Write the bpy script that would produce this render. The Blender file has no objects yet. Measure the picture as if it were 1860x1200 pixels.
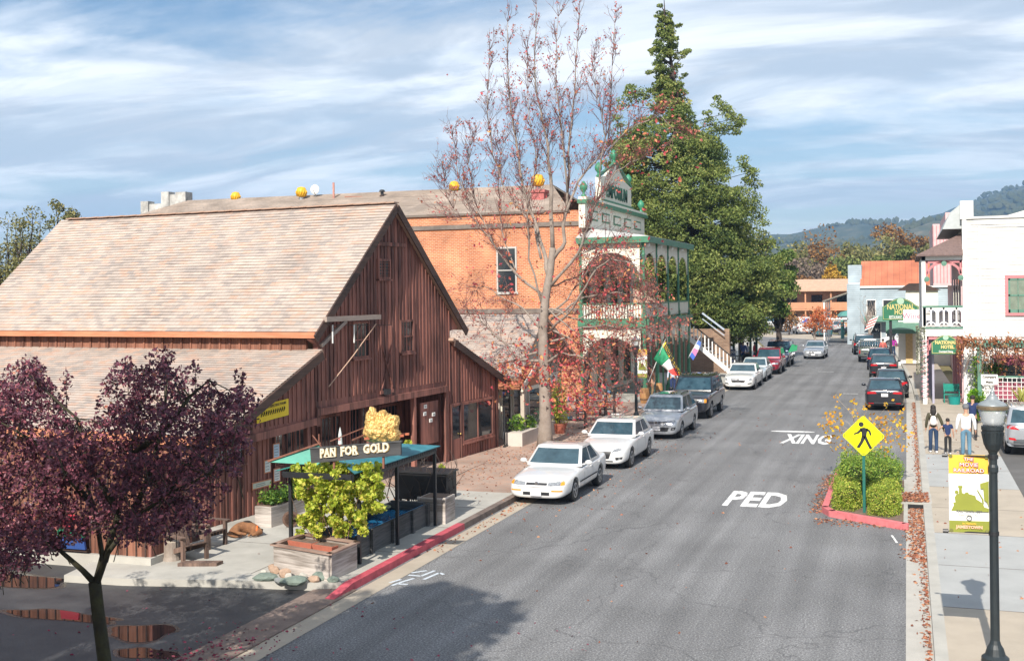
import bpy, bmesh, math, random
import numpy as np
from mathutils import Vector, Matrix, noise as mnoise
from mathutils.bvhtree import BVHTree
C = bpy.context.scene.collection
SC = bpy.context.scene
PI = math.pi
R = math.radians
rng = np.random.default_rng(7)
random.seed(7)

# ------------------------------------------------------------ camera, sky, sun
CAMA, ROLL, FPX, CX, CY, CAMH = R(19.03), -0.012, 2079.0, 930.0, 530.6, 5.9
cam = bpy.data.cameras.new('camera'); camo = bpy.data.objects.new('camera', cam); C.objects.link(camo)
cam.sensor_width = 36; cam.sensor_fit = 'HORIZONTAL'; cam.lens = FPX/1860*36
cam.shift_y = -(600-CY)/1860; cam.clip_start = .1; cam.clip_end = 9000
camo.location = (0, 0, CAMH)
camo.rotation_euler = (Matrix.Rotation(CAMA, 3, 'Z') @ Matrix.Rotation(PI/2, 3, 'X') @ Matrix.Rotation(ROLL, 3, 'Z')).to_euler()
SC.camera = camo
SUN_EL = R(38); SHX, SHY = -0.012, 1.0          # shadows run almost straight up the street
w = bpy.data.worlds.new('World'); SC.world = w; w.use_nodes = True
nt = w.node_tree; N = nt.nodes; L = nt.links; N.clear()
def nd(t, **k):
    n = N.new(t)
    for a, b in k.items():
        if a.startswith('i_'):
            n.inputs[int(a[2:]) if a[2:].isdigit() else a[2:].replace('_', ' ')].default_value = b
        else: setattr(n, a, b)
    return n
out = nd('ShaderNodeOutputWorld'); bg = nd('ShaderNodeBackground'); bg.inputs[1].default_value = 0.1
sky = nd('ShaderNodeTexSky'); sky.sky_type = 'NISHITA'; sky.sun_disc = False
sky.sun_elevation = SUN_EL
sky.sun_rotation = math.atan2(-SHX, -SHY)
sky.air_density = 1.15; sky.dust_density = .3; sky.ozone_density = 2.6; sky.altitude = 400
geo = nd('ShaderNodeTexCoord'); sep = nd('ShaderNodeSeparateXYZ'); L.new(geo.outputs['Generated'], sep.inputs[0])
mz = nd('ShaderNodeMath', operation='ADD'); L.new(sep.outputs[2], mz.inputs[0]); mz.inputs[1].default_value = .16
dx = nd('ShaderNodeMath', operation='DIVIDE'); L.new(sep.outputs[0], dx.inputs[0]); L.new(mz.outputs[0], dx.inputs[1])
dy = nd('ShaderNodeMath', operation='DIVIDE'); L.new(sep.outputs[1], dy.inputs[0]); L.new(mz.outputs[0], dy.inputs[1])
cb = nd('ShaderNodeCombineXYZ'); L.new(dx.outputs[0], cb.inputs[0]); L.new(dy.outputs[0], cb.inputs[1])
def cloud(rot, sx, sy, sc, det, dist, lo, hi, off):
    m = nd('ShaderNodeMapping'); m.inputs['Rotation'].default_value = (0, 0, rot); m.inputs['Scale'].default_value = (sx, sy, 1)
    m.inputs['Location'].default_value = (off, off*.7, 0)
    L.new(cb.outputs[0], m.inputs[0]); n = nd('ShaderNodeTexNoise'); n.inputs['Scale'].default_value = sc
    n.inputs['Detail'].default_value = det; n.inputs['Distortion'].default_value = dist; n.inputs['Roughness'].default_value = .58
    L.new(m.outputs[0], n.inputs['Vector'])
    r = nd('ShaderNodeMapRange'); r.inputs[1].default_value = lo; r.inputs[2].default_value = hi; r.interpolation_type = 'SMOOTHSTEP'
    L.new(n.outputs[0], r.inputs[0]); return r.outputs[0]
c1 = cloud(R(-12), .66, 1.12, .9, 9, .45, .40, .55, 3.1)
c2 = cloud(R(18), .7, 1.6, 2.4, 9, .9, .46, .70, 7.7)
mx = nd('ShaderNodeMath', operation='MULTIPLY_ADD'); L.new(c2, mx.inputs[0]); mx.inputs[1].default_value = .35
c1m = nd('ShaderNodeMath', operation='MULTIPLY'); L.new(c1, c1m.inputs[0]); c1m.inputs[1].default_value = .78
L.new(c1m.outputs[0], mx.inputs[2])
# thin white veil towards the horizon, as real distance through the cloud deck
hz = nd('ShaderNodeMapRange'); hz.inputs[1].default_value = .0; hz.inputs[2].default_value = .2; hz.inputs[3].default_value = .42; hz.inputs[4].default_value = .0
L.new(sep.outputs[2], hz.inputs[0])
mm = nd('ShaderNodeMath', operation='MAXIMUM'); L.new(mx.outputs[0], mm.inputs[0]); L.new(hz.outputs[0], mm.inputs[1])
cl = nd('ShaderNodeClamp'); L.new(mm.outputs[0], cl.inputs[0]); cl.inputs[2].default_value = .94
mix = nd('ShaderNodeMixRGB'); L.new(cl.outputs[0], mix.inputs[0]); hsv = nd('ShaderNodeHueSaturation'); hsv.inputs['Saturation'].default_value = 1.12; hsv.inputs['Value'].default_value = .74; L.new(sky.outputs[0], hsv.inputs['Color']); L.new(hsv.outputs[0], mix.inputs[1])
c3 = cloud(R(-10), .7, 1.3, 1.7, 8, .6, .40, .62, 12.3); cm = nd('ShaderNodeMixRGB'); L.new(c3, cm.inputs[0]); cm.inputs[1].default_value = (5.0, 5.5, 6.1, 1); cm.inputs[2].default_value = (9.0, 9.2, 9.4, 1); L.new(cm.outputs[0], mix.inputs[2])
L.new(mix.outputs[0], bg.inputs[0]); L.new(bg.outputs[0], out.inputs[0])
sun = bpy.data.lights.new('sun', 'SUN'); sun.energy = 5.0; sun.angle = R(.5); sun.color = (1, .93, .83)
suno = bpy.data.objects.new('sun', sun); C.objects.link(suno)
sd = Vector((SHX, SHY, -math.tan(SUN_EL)*math.hypot(SHX, SHY)))
suno.rotation_euler = sd.to_track_quat('-Z', 'Y').to_euler(); suno.location = (0, -20, 40)
vs = SC.view_settings; SC.display_settings.display_device = 'sRGB'
vs.view_transform = 'Standard'; vs.look = 'None'; vs.gamma = 1; vs.exposure = 0.58
SC.cycles.max_bounces = 6; SC.cycles.transparent_max_bounces = 12

# ------------------------------------------------------------ picture point -> place on a real plane
_d = Vector((-math.sin(CAMA), math.cos(CAMA), 0)); _r = Vector((math.cos(CAMA), math.sin(CAMA), 0)); _u = Vector((0, 0, 1))
_R = math.cos(ROLL)*_r+math.sin(ROLL)*_u; _U = -math.sin(ROLL)*_r+math.cos(ROLL)*_u
def hit(u, v, n, k):
    q = _d+(u-CX)/FPX*_R+(CY-v)/FPX*_U; n = Vector(n)
    return Vector((0, 0, CAMH))+q*((k-CAMH*n.z)/q.dot(n))
def G(u, v, z=0.0): return hit(u, v, (0, 0, 1), z)
def XP(u, v, x): return hit(u, v, (1, 0, 0), x)
def YP(u, v, y): return hit(u, v, (0, 1, 0), y)

# ------------------------------------------------------------ materials
MATS = {}
def new_mat(name):
    m = bpy.data.materials.new(name); m.use_nodes = True; MATS[name] = m
    b = m.node_tree.nodes['Principled BSDF']; return m, m.node_tree.nodes, m.node_tree.links, b
def ramp(n, stops):
    r = n.new('ShaderNodeValToRGB'); e = r.color_ramp.elements
    while len(e) < len(stops): e.new(.5)
    for i, (p, c) in enumerate(stops): e[i].position = p; e[i].color = (*c, 1)
    return r
def M(name, col, rough=.7, var=.18, scale=6, bump=.15, bscale=None, metal=0, coat=0, col2=None, spec=.5, stretch=(1, 1, 1), emit=None, trans=0, coords='Object'):
    if name in MATS: return MATS[name]
    m, n, l, b = new_mat(name)
    tc = n.new('ShaderNodeTexCoord'); mp = n.new('ShaderNodeMapping'); mp.inputs['Scale'].default_value = stretch
    l.new(tc.outputs[coords], mp.inputs[0])
    no = n.new('ShaderNodeTexNoise'); no.inputs['Scale'].default_value = scale; no.inputs['Detail'].default_value = 6; no.inputs['Roughness'].default_value = .62
    l.new(mp.outputs[0], no.inputs['Vector'])
    c2 = col2 or tuple(min(1, c*(1+var)) for c in col); c1 = tuple(c*(1-var) for c in col) if not col2 else col
    r = ramp(n, [(.3, c1), (.7, c2)]); l.new(no.outputs[0], r.inputs[0]); l.new(r.outputs[0], b.inputs['Base Color'])
    b.inputs['Roughness'].default_value = rough; b.inputs['Metallic'].default_value = metal; b.inputs['Coat Weight'].default_value = coat
    b.inputs['Coat Roughness'].default_value = .05
    b.inputs['Specular IOR Level'].default_value = spec
    if trans: b.inputs['Transmission Weight'].default_value = trans
    if bump:
        n2 = n.new('ShaderNodeTexNoise'); n2.inputs['Scale'].default_value = bscale or scale*4; n2.inputs['Detail'].default_value = 5
        l.new(mp.outputs[0], n2.inputs['Vector'])
        bu = n.new('ShaderNodeBump'); bu.inputs['Strength'].default_value = bump; bu.inputs['Distance'].default_value = .02
        l.new(n2.outputs[0], bu.inputs['Height']); l.new(bu.outputs[0], b.inputs['Normal'])
    return m
def wood(name, c1, c2, rough=.8, board=.2, axis=1):
    """weathered boards: a tone per board, grain along z"""
    if name in MATS: return MATS[name]
    m, n, l, b = new_mat(name)
    tc = n.new('ShaderNodeTexCoord'); sx = n.new('ShaderNodeSeparateXYZ'); l.new(tc.outputs['Object'], sx.inputs[0])
    ml = n.new('ShaderNodeMath'); ml.operation = 'DIVIDE'; l.new(sx.outputs[axis], ml.inputs[0]); ml.inputs[1].default_value = board
    fl = n.new('ShaderNodeMath'); fl.operation = 'FLOOR'; l.new(ml.outputs[0], fl.inputs[0])
    wn = n.new('ShaderNodeTexWhiteNoise'); wn.noise_dimensions = '1D'; l.new(fl.outputs[0], wn.inputs['W'])
    mp = n.new('ShaderNodeMapping'); mp.inputs['Scale'].default_value = (14, 14, .8) if axis != 2 else (1.2, 1.2, 16); l.new(tc.outputs['Object'], mp.inputs[0])
    no = n.new('ShaderNodeTexNoise'); no.inputs['Scale'].default_value = 1.6; no.inputs['Detail'].default_value = 8; l.new(mp.outputs[0], no.inputs['Vector'])
    n3 = n.new('ShaderNodeTexNoise'); n3.inputs['Scale'].default_value = .7; n3.inputs['Detail'].default_value = 4; l.new(tc.outputs['Object'], n3.inputs['Vector'])
    a = n.new('ShaderNodeMath'); a.operation = 'MULTIPLY_ADD'; l.new(wn.outputs[0], a.inputs[0]); a.inputs[1].default_value = .35; l.new(no.outputs[0], a.inputs[2])
    a2 = n.new('ShaderNodeMath'); a2.operation = 'MULTIPLY_ADD'; l.new(n3.outputs[0], a2.inputs[0]); a2.inputs[1].default_value = .7; l.new(a.outputs[0], a2.inputs[2])
    r = ramp(n, [(.62, c1), (1.28/1.3, c2)]); r.color_ramp.elements[1].position = .98
    mr = n.new('ShaderNodeMath'); mr.operation = 'MULTIPLY'; l.new(a2.outputs[0], mr.inputs[0]); mr.inputs[1].default_value = .82
    l.new(mr.outputs[0], r.inputs[0]); l.new(r.outputs[0], b.inputs['Base Color']); b.inputs['Roughness'].default_value = rough
    bu = n.new('ShaderNodeBump'); bu.inputs['Strength'].default_value = .5; bu.inputs['Distance'].default_value = .01; l.new(no.outputs[0], bu.inputs['Height']); l.new(bu.outputs[0], b.inputs['Normal'])
    return m
def bricks(name, c1, c2, mortar, bw=.23, bh=.075, axis='xz', ms=.012, rough=.85, big=.35, off=.5):
    if name in MATS: return MATS[name]
    m, n, l, b = new_mat(name)
    tc = n.new('ShaderNodeTexCoord'); sx = n.new('ShaderNodeSeparateXYZ'); l.new(tc.outputs['UV' if axis == 'uv' else 'Object'], sx.inputs[0])
    cb = n.new('ShaderNodeCombineXYZ'); ax = {'x': 0, 'y': 1, 'z': 2, 'u': 0, 'v': 1}
    l.new(sx.outputs[ax[axis[0]]], cb.inputs[0]); l.new(sx.outputs[ax[axis[1]]], cb.inputs[1])
    br = n.new('ShaderNodeTexBrick'); br.inputs['Scale'].default_value = 1; br.inputs['Brick Width'].default_value = bw; br.inputs['Row Height'].default_value = bh
    br.inputs['Mortar Size'].default_value = ms; br.inputs['Color1'].default_value = (*c1, 1); br.inputs['Color2'].default_value = (*c2, 1); br.inputs['Mortar'].default_value = (*mortar, 1)
    br.inputs['Bias'].default_value = 0; br.inputs['Mortar Smooth'].default_value = .3; br.offset = off
    l.new(cb.outputs[0], br.inputs['Vector'])
    no = n.new('ShaderNodeTexNoise'); no.inputs['Scale'].default_value = .6; no.inputs['Detail'].default_value = 7; l.new(tc.outputs['Object'], no.inputs['Vector'])
    mr = n.new('ShaderNodeMapRange'); mr.inputs[1].default_value = .3; mr.inputs[2].default_value = .7; mr.inputs[3].default_value = 1-big; mr.inputs[4].default_value = 1+big*.6; l.new(no.outputs[0], mr.inputs[0])
    hs = n.new('ShaderNodeHueSaturation'); l.new(br.outputs[0], hs.inputs['Color']); l.new(mr.outputs[0], hs.inputs['Value'])
    l.new(hs.outputs[0], b.inputs['Base Color']); b.inputs['Roughness'].default_value = rough
    bu = n.new('ShaderNodeBump'); bu.inputs['Strength'].default_value = .4; bu.inputs['Distance'].default_value = .01; bu.invert = True; l.new(br.outputs['Fac'], bu.inputs['Height']); l.new(bu.outputs[0], b.inputs['Normal'])
    return m
def leafmat(name, stops, rough=.55, trans=.25):
    """leaf colour varies leaf by leaf through the 'rnd' attribute"""
    if name in MATS: return MATS[name]
    m, n, l, b = new_mat(name)
    at = n.new('ShaderNodeAttribute'); at.attribute_name = 'rnd'; r = ramp(n, stops); l.new(at.outputs['Fac'], r.inputs[0])
    l.new(r.outputs[0], b.inputs['Base Color']); b.inputs['Roughness'].default_value = rough; b.inputs['Specular IOR Level'].default_value = .35
    tr = n.new('ShaderNodeBsdfTranslucent'); l.new(r.outputs[0], tr.inputs[0]); ms = n.new('ShaderNodeMixShader'); ms.inputs[0].default_value = trans
    l.new(b.outputs[0], ms.inputs[1]); l.new(tr.outputs[0], ms.inputs[2]); l.new(ms.outputs[0], n['Material Output'].inputs[0])
    return m
def asphalt():
    m, n, l, b = new_mat('asphalt')
    tc = n.new('ShaderNodeTexCoord')
    f = n.new('ShaderNodeTexNoise'); f.inputs['Scale'].default_value = 28; f.inputs['Detail'].default_value = 9; f.inputs['Roughness'].default_value = .8; l.new(tc.outputs['Object'], f.inputs['Vector'])
    g = n.new('ShaderNodeTexNoise'); g.inputs['Scale'].default_value = .35; g.inputs['Detail'].default_value = 6; l.new(tc.outputs['Object'], g.inputs['Vector'])
    v = n.new('ShaderNodeTexVoronoi'); v.inputs['Scale'].default_value = 55; l.new(tc.outputs['Object'], v.inputs['Vector'])
    mp = n.new('ShaderNodeMapping'); mp.inputs['Scale'].default_value = (1.2, .035, 1); l.new(tc.outputs['Object'], mp.inputs[0])
    s = n.new('ShaderNodeTexNoise'); s.inputs['Scale'].default_value = 1.6; s.inputs['Detail'].default_value = 3; l.new(mp.outputs[0], s.inputs['Vector'])
    r1 = ramp(n, [(.39, (.065, .066, .07)), (.50, (.165, .165, .168)), (.57, (.25, .25, .25)), (.66, (.55, .55, .54))]); l.new(f.outputs[0], r1.inputs[0])
    mr = n.new('ShaderNodeMapRange'); mr.inputs[1].default_value = .3; mr.inputs[2].default_value = .7; mr.inputs[3].default_value = .82; mr.inputs[4].default_value = 1.14; l.new(g.outputs[0], mr.inputs[0])
    ms = n.new('ShaderNodeMapRange'); ms.inputs[1].default_value = .3; ms.inputs[2].default_value = .7; ms.inputs[3].default_value = .78; ms.inputs[4].default_value = 1.16; l.new(s.outputs[0], ms.inputs[0])
    mu = n.new('ShaderNodeMath'); mu.operation = 'MULTIPLY'; l.new(mr.outputs[0], mu.inputs[0]); l.new(ms.outputs[0], mu.inputs[1])
    hs = n.new('ShaderNodeHueSaturation'); l.new(r1.outputs[0], hs.inputs['Color']); l.new(mu.outputs[0], hs.inputs['Value'])
    # fine cracks and tar lines
    wv = n.new('ShaderNodeTexVoronoi'); wv.feature = 'DISTANCE_TO_EDGE'; wv.inputs['Scale'].default_value = .23
    dn = n.new('ShaderNodeTexNoise'); dn.inputs['Scale'].default_value = .9; dn.inputs['Detail'].default_value = 5; l.new(tc.outputs['Object'], dn.inputs['Vector'])
    vm = n.new('ShaderNodeVectorMath'); vm.operation = 'MULTIPLY_ADD'; l.new(dn.outputs['Color'], vm.inputs[0]); vm.inputs[1].default_value = (2, 2, 0); l.new(tc.outputs['Object'], vm.inputs[2]); l.new(vm.outputs[0], wv.inputs['Vector'])
    cr = ramp(n, [(0, (1, 1, 1)), (.006, (0, 0, 0))]); l.new(wv.outputs[0], cr.inputs[0])
    mm = n.new('ShaderNodeMath'); mm.operation = 'MULTIPLY'; l.new(cr.outputs[0], mm.inputs[0]); mm.inputs[1].default_value = .45
    mi = n.new('ShaderNodeMixRGB'); l.new(mm.outputs[0], mi.inputs[0]); l.new(hs.outputs[0], mi.inputs[1]); mi.inputs[2].default_value = (.035, .035, .038, 1)
    st = n.new('ShaderNodeTexNoise'); st.inputs['Scale'].default_value = .55; st.inputs['Detail'].default_value = 8; st.inputs['Roughness'].default_value = .7; st.inputs['Distortion'].default_value = .6; l.new(tc.outputs['Object'], st.inputs['Vector'])
    sr = ramp(n, [(.62, (1, 1, 1)), (.70, (.62, .61, .60))]); l.new(st.outputs[0], sr.inputs[0]); sm = n.new('ShaderNodeMixRGB'); sm.blend_type = 'MULTIPLY'; sm.inputs[0].default_value = .8; l.new(mi.outputs[0], sm.inputs[1]); l.new(sr.outputs[0], sm.inputs[2])
    l.new(sm.outputs[0], b.inputs['Base Color']); b.inputs['Roughness'].default_value = .88
    bu = n.new('ShaderNodeBump'); bu.inputs['Strength'].default_value = .5; bu.inputs['Distance'].default_value = .008; l.new(v.outputs[0], bu.inputs['Height']); l.new(bu.outputs[0], b.inputs['Normal'])
    return m
ASPH = asphalt()
CONC = M('concrete', (.40, .385, .345), .85, .14, 1.3, .25, 60)
CONCT = M('tan_concrete', (.40, .345, .275), .85, .12, 1.1, .25, 60)
CONCG = M('grey_concrete', (.36, .365, .355), .85, .1, 1.1, .25, 60)
CURBD = M('worn_kerb', (.17, .13, .11), .85, .4, 3, .3, 40)
REDP = M('red_kerb_paint', (.46, .075, .10), .7, .25, 5, .3, 40)
GLASS = M('dark_glass', (.02, .025, .03), .06, .3, 1.5, 0, spec=.8)
BLK = M('black_metal', (.018, .019, .022), .45, .2, 8, .05)
WHT = M('white_paint', (.78, .77, .74), .55, .06, 3, .08)
def flat(name, col, rough=.6, **k): return M(name, col, rough, .06, 8, .04, **k)

# ------------------------------------------------------------ mesh helpers
class MB:
    def __init__(s): s.v = []; s.f = []
    def add(s, vs, fs):
        o = len(s.v); s.v += [tuple(p) for p in vs]; s.f += [tuple(i+o for i in f) for f in fs]; return s
    def box(s, x0, x1, y0, y1, z0, z1):
        return s.add([(x0,y0,z0),(x1,y0,z0),(x1,y1,z0),(x0,y1,z0),(x0,y0,z1),(x1,y0,z1),(x1,y1,z1),(x0,y1,z1)],
                     [(0,3,2,1),(4,5,6,7),(0,1,5,4),(1,2,6,5),(2,3,7,6),(3,0,4,7)])
    def obox(s, c, size, rot=None):
        m = MB().box(*[q for a in range(3) for q in (-size[a]/2, size[a]/2)])
        rot = rot or Matrix.Identity(3)
        return s.add([Vector(c)+rot@Vector(p) for p in m.v], m.f)
    def bar(s, a, b, w, h=None, up=(0, 0, 1)):
        a = Vector(a); b = Vector(b); h = h or w; dd = (b-a); ln = dd.length; y = dd.normalized()
        x = y.cross(Vector(up));
        if x.length < 1e-4: x = y.cross(Vector((1, 0, 0)))
        x.normalize(); z = x.cross(y); m = Matrix((x, y, z)).transposed()
        return s.obox((a+b)/2, (w, ln, h), m)
    def prism(s, poly, off):
        """poly: list of 3-D points in one plane, extruded by off"""
        n = len(poly); off = Vector(off); a = [Vector(p) for p in poly]; b = [p+off for p in a]
        return s.add(a+b, [tuple(range(n-1, -1, -1)), tuple(range(n, 2*n))]+[(i, (i+1) % n, n+(i+1) % n, n+i) for i in range(n)])
    def quad(s, *p): return s.add(p, [tuple(range(len(p)))])
    def tube(s, pts, rad, n=8, cap=True):
        pts = [Vector(p) for p in pts]; rad = rad if isinstance(rad, (list, tuple)) else [rad]*len(pts)
        o = len(s.v); prev = None
        for i, p in enumerate(pts):
            t = (pts[min(i+1, len(pts)-1)]-pts[max(i-1, 0)]).normalized()
            if prev is None: x = t.orthogonal().normalized()
            else:
                x = prev-t*prev.dot(t)
                x = x.normalized() if x.length > 1e-5 else t.orthogonal().normalized()
            prev = x; y = t.cross(x)
            for k in range(n):
                a = 2*PI*k/n; s.v.append(tuple(p+(x*math.cos(a)+y*math.sin(a))*rad[i]))
        for i in range(len(pts)-1):
            for k in range(n):
                k2 = (k+1) % n; s.f.append((o+i*n+k, o+i*n+k2, o+(i+1)*n+k2, o+(i+1)*n+k))
        if cap:
            s.f.append(tuple(o+k for k in range(n-1, -1, -1))); s.f.append(tuple(o+(len(pts)-1)*n+k for k in range(n)))
        return s
    def lathe(s, prof, c=(0, 0, 0), n=20, axis='z'):
        o = len(s.v); c = Vector(c)
        for r_, z in prof:
            for k in range(n):
                a = 2*PI*k/n; p = (r_*math.cos(a), r_*math.sin(a), z)
                if axis == 'x': p = (z, r_*math.cos(a), r_*math.sin(a))
                if axis == 'y': p = (r_*math.cos(a), z, r_*math.sin(a))
                s.v.append(tuple(c+Vector(p)))
        for i in range(len(prof)-1):
            for k in range(n):
                k2 = (k+1) % n; s.f.append((o+i*n+k, o+i*n+k2, o+(i+1)*n+k2, o+(i+1)*n+k))
        s.f.append(tuple(o+k for k in range(n-1, -1, -1))); s.f.append(tuple(o+(len(prof)-1)*n+k for k in range(n)))
        return s
    def blob(s, c, rad, sub=2, amp=.2, fr=1.5, seed=0, keep=None):
        bm = bmesh.new(); bmesh.ops.create_icosphere(bm, subdivisions=sub, radius=1); bm.verts.ensure_lookup_table()
        c = Vector(c); vs = []
        for v in bm.verts:
            k = 1+amp*mnoise.noise(v.co*fr+Vector((seed*3.1, seed*1.7, seed)))*2
            vs.append(c+Vector((v.co.x*rad[0], v.co.y*rad[1], v.co.z*rad[2]))*k)
        fs = [tuple(v.index for v in f.verts) for f in bm.faces]; bm.free(); return s.add(vs, fs)
    def build(s, name, mat, parent=None, smooth=False, world=False, uv=None):
        me = bpy.data.meshes.new(name); vs = s.v
        if world and parent is not None:
            mi = Matrix.LocRotScale(parent.location, parent.rotation_euler, None).inverted(); vs = [tuple(mi@Vector(p)) for p in vs]
        me.from_pydata(vs, [], s.f); me.update(); me.materials.append(mat)
        if smooth: me.polygons.foreach_set('use_smooth', [True]*len(me.polygons))
        if uv:
            ul = me.uv_layers.new(name='UVMap')
            for lp in me.loops: ul.data[lp.index].uv = uv(s.v[lp.vertex_index])
        o = bpy.data.objects.new(name, me); C.objects.link(o)
        if parent is not None: o.parent = parent
        return o
def thing(name, label, cat, loc=(0, 0, 0), rotz=0, group=None):
    o = bpy.data.objects.new(name, None); C.objects.link(o); o.empty_display_size = .2
    o.location = loc; o.rotation_euler = (0, 0, rotz); tag(o, label, cat, group); return o
def tag(o, label, cat, group=None):
    o['label'] = label; o['category'] = cat
    if group: o['group'] = group
    return o
def struct(o, kind='structure'): o['kind'] = kind; return o
def dup(root, loc, rotz=None, label=None, scale=None):
    def cp(o, parent):
        c = o.copy(); C.objects.link(c)
        if parent is not None: c.parent = parent
        for ch in kids.get(o.name, []): cp(ch, c)
        return c
    kids = {}
    for o in C.objects:
        if o.parent: kids.setdefault(o.parent.name, []).append(o)
    r = cp(root, None); r.location = loc
    if rotz is not None: r.rotation_euler = (0, 0, rotz)
    if scale: r.scale = (scale,)*3
    if label: r['label'] = label
    return r
def evald(o):
    """bake an object's modifiers into its mesh"""
    dg = bpy.context.evaluated_depsgraph_get(); me = bpy.data.meshes.new_from_object(o.evaluated_get(dg)); o.modifiers.clear(); o.data = me
def leaves(name, mat, pts, size, parent=None, seed=1, flat_=0.0, aspect=.6, fold=.25, world=True, rnd=None, hang=0):
    """many small pointed leaf faces: one mesh, a random tone value per leaf"""
    g = np.random.default_rng(seed); pts = np.asarray(pts, float); n = len(pts)
    if parent is not None and world:
        mi = np.array(Matrix.LocRotScale(parent.location, parent.rotation_euler, None).inverted()); pts = pts@mi[:3, :3].T+mi[:3, 3]
    d = g.normal(size=(n, 3)); d[:, 2] *= (1-flat_); d[:, 2] -= hang; d /= np.linalg.norm(d, axis=1)[:, None]
    e = g.normal(size=(n, 3)); e -= d*(e*d).sum(1)[:, None]; e /= np.linalg.norm(e, axis=1)[:, None]; nn = np.cross(d, e)
    s = (size*g.uniform(.65, 1.3, n))[:, None]
    a = pts-d*s*.5; t = pts+d*s*.5; l = pts+e*s*aspect*.5+nn*s*fold*.4; r = pts-e*s*aspect*.5+nn*s*fold*.4
    V = np.stack([a, l, t, r], 1).reshape(-1, 3)
    idx = np.arange(n)*4; F = np.stack([idx, idx+1, idx+2, idx, idx+2, idx+3], 1).reshape(-1)
    me = bpy.data.meshes.new(name); me.vertices.add(4*n); me.vertices.foreach_set('co', V.reshape(-1))
    me.loops.add(6*n); me.loops.foreach_set('vertex_index', F.astype(np.int32)); me.polygons.add(2*n)
    me.polygons.foreach_set('loop_start', np.arange(2*n, dtype=np.int32)*3); me.polygons.foreach_set('loop_total', np.full(2*n, 3, np.int32))
    me.update(calc_edges=True)
    at = me.attributes.new('rnd', 'FLOAT', 'POINT'); rv = g.uniform(0, 1, n) if rnd is None else np.clip(rnd, 0, 1); at.data.foreach_set('value', np.repeat(rv, 4).astype(np.float32))
    me.materials.append(mat); o = bpy.data.objects.new(name, me); C.objects.link(o)
    if parent is not None: o.parent = parent
    return o
def cluster(c, rad, n, seed=0, shell=.5):
    g = np.random.default_rng(abs(int(seed))); d = g.normal(size=(n, 3)); d /= np.linalg.norm(d, axis=1)[:, None]
    return np.asarray(c)+d*(g.uniform(shell**3, 1, n)**(1/3))[:, None]*np.asarray(rad)
def text_mb(txt, size, thick=.01, bold=0.0, align='CENTER', space=1.0, sx=1.0):
    """letters in the xy plane, centred; returns verts, faces"""
    cu = bpy.data.curves.new('t', 'FONT'); cu.body = txt; cu.size = size; cu.extrude = thick/2; cu.offset = bold; cu.align_x = align; cu.align_y = 'CENTER'
    cu.space_character = space; cu.resolution_u = 2
    o = bpy.data.objects.new('t', cu); C.objects.link(o); dg = bpy.context.evaluated_depsgraph_get(); dg.update()
    me = bpy.data.meshes.new_from_object(o.evaluated_get(dg)); vs = [(v.co.x*sx, v.co.y, v.co.z) for v in me.vertices]; fs = [tuple(p.vertices) for p in me.polygons]
    bpy.data.objects.remove(o); bpy.data.curves.remove(cu); bpy.data.meshes.remove(me); return vs, fs
def text_on(mb, txt, size, origin, xd, yd, **k):
    """letters laid on the plane through origin with axes xd (reading) and yd (up)"""
    vs, fs = text_mb(txt, size, **k); o = Vector(origin); x = Vector(xd).normalized(); y = Vector(yd).normalized(); z = x.cross(y)
    mb.add([o+x*v[0]+y*v[1]+z*v[2] for v in vs], fs); return mb
# ------------------------------------------------------------ ground, road, pavements
def sheet(name, poly, z, mat, thick=0, kind='structure'):
    mb = MB()
    if thick: mb.prism([(x, y, z-thick) for x, y in poly], (0, 0, thick))
    else: mb.quad(*[(x, y, z) for x, y in poly])
    o = mb.build(name, mat); struct(o, kind); return o
DIRT = M('dry_grass_ground', (.12, .12, .05), .95, .3, .05, .3, 2, col2=(.24, .19, .09))
sheet('ground', [(-3000, -300), (3000, -300), (3000, 3550), (-3000, 3550)], -.02, DIRT)
LE = [(-10.5, -40), (-10.5, 100), (-12.2, 110), (-16.5, 135), (-23.5, 168), (-36, 200)]
RE = [(-.08, -40), (-.08, 63), (-.3, 73), (-1.5, 109), (-2.2, 123.5), (16, 123.5), (16, 134), (-5.6, 134), (-8, 150), (-15, 172), (-27, 205)]
sheet('road', LE+RE[::-1], 0.0, ASPH)
lot = M('shaded_dark_asphalt_lot', (.022, .023, .027), .55, .5, 1.6, .5, 50, col2=(.06, .06, .063))  # dark asphalt, its colour lowered further to deepen the shade over the lot
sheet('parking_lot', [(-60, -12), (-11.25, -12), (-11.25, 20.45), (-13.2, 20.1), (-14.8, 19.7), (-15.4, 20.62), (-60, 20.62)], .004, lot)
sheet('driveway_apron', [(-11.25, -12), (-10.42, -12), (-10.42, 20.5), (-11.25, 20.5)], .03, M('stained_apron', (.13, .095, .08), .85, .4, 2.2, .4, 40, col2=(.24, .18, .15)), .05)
sheet('gutter', [(-10.42, -12), (-9.98, -12), (-9.98, 108), (-10.42, 104)], .006, CONCT)
GAPY = 20.5
sheet('sidewalk', [(-16.6, 19.4), (-15.2, 19.5), (-13, 20.0), (-11.3, 20.25), (-10.7, 20.5), (-10.7, 31), (-19, 31)], .15, CONC, .2)
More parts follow.
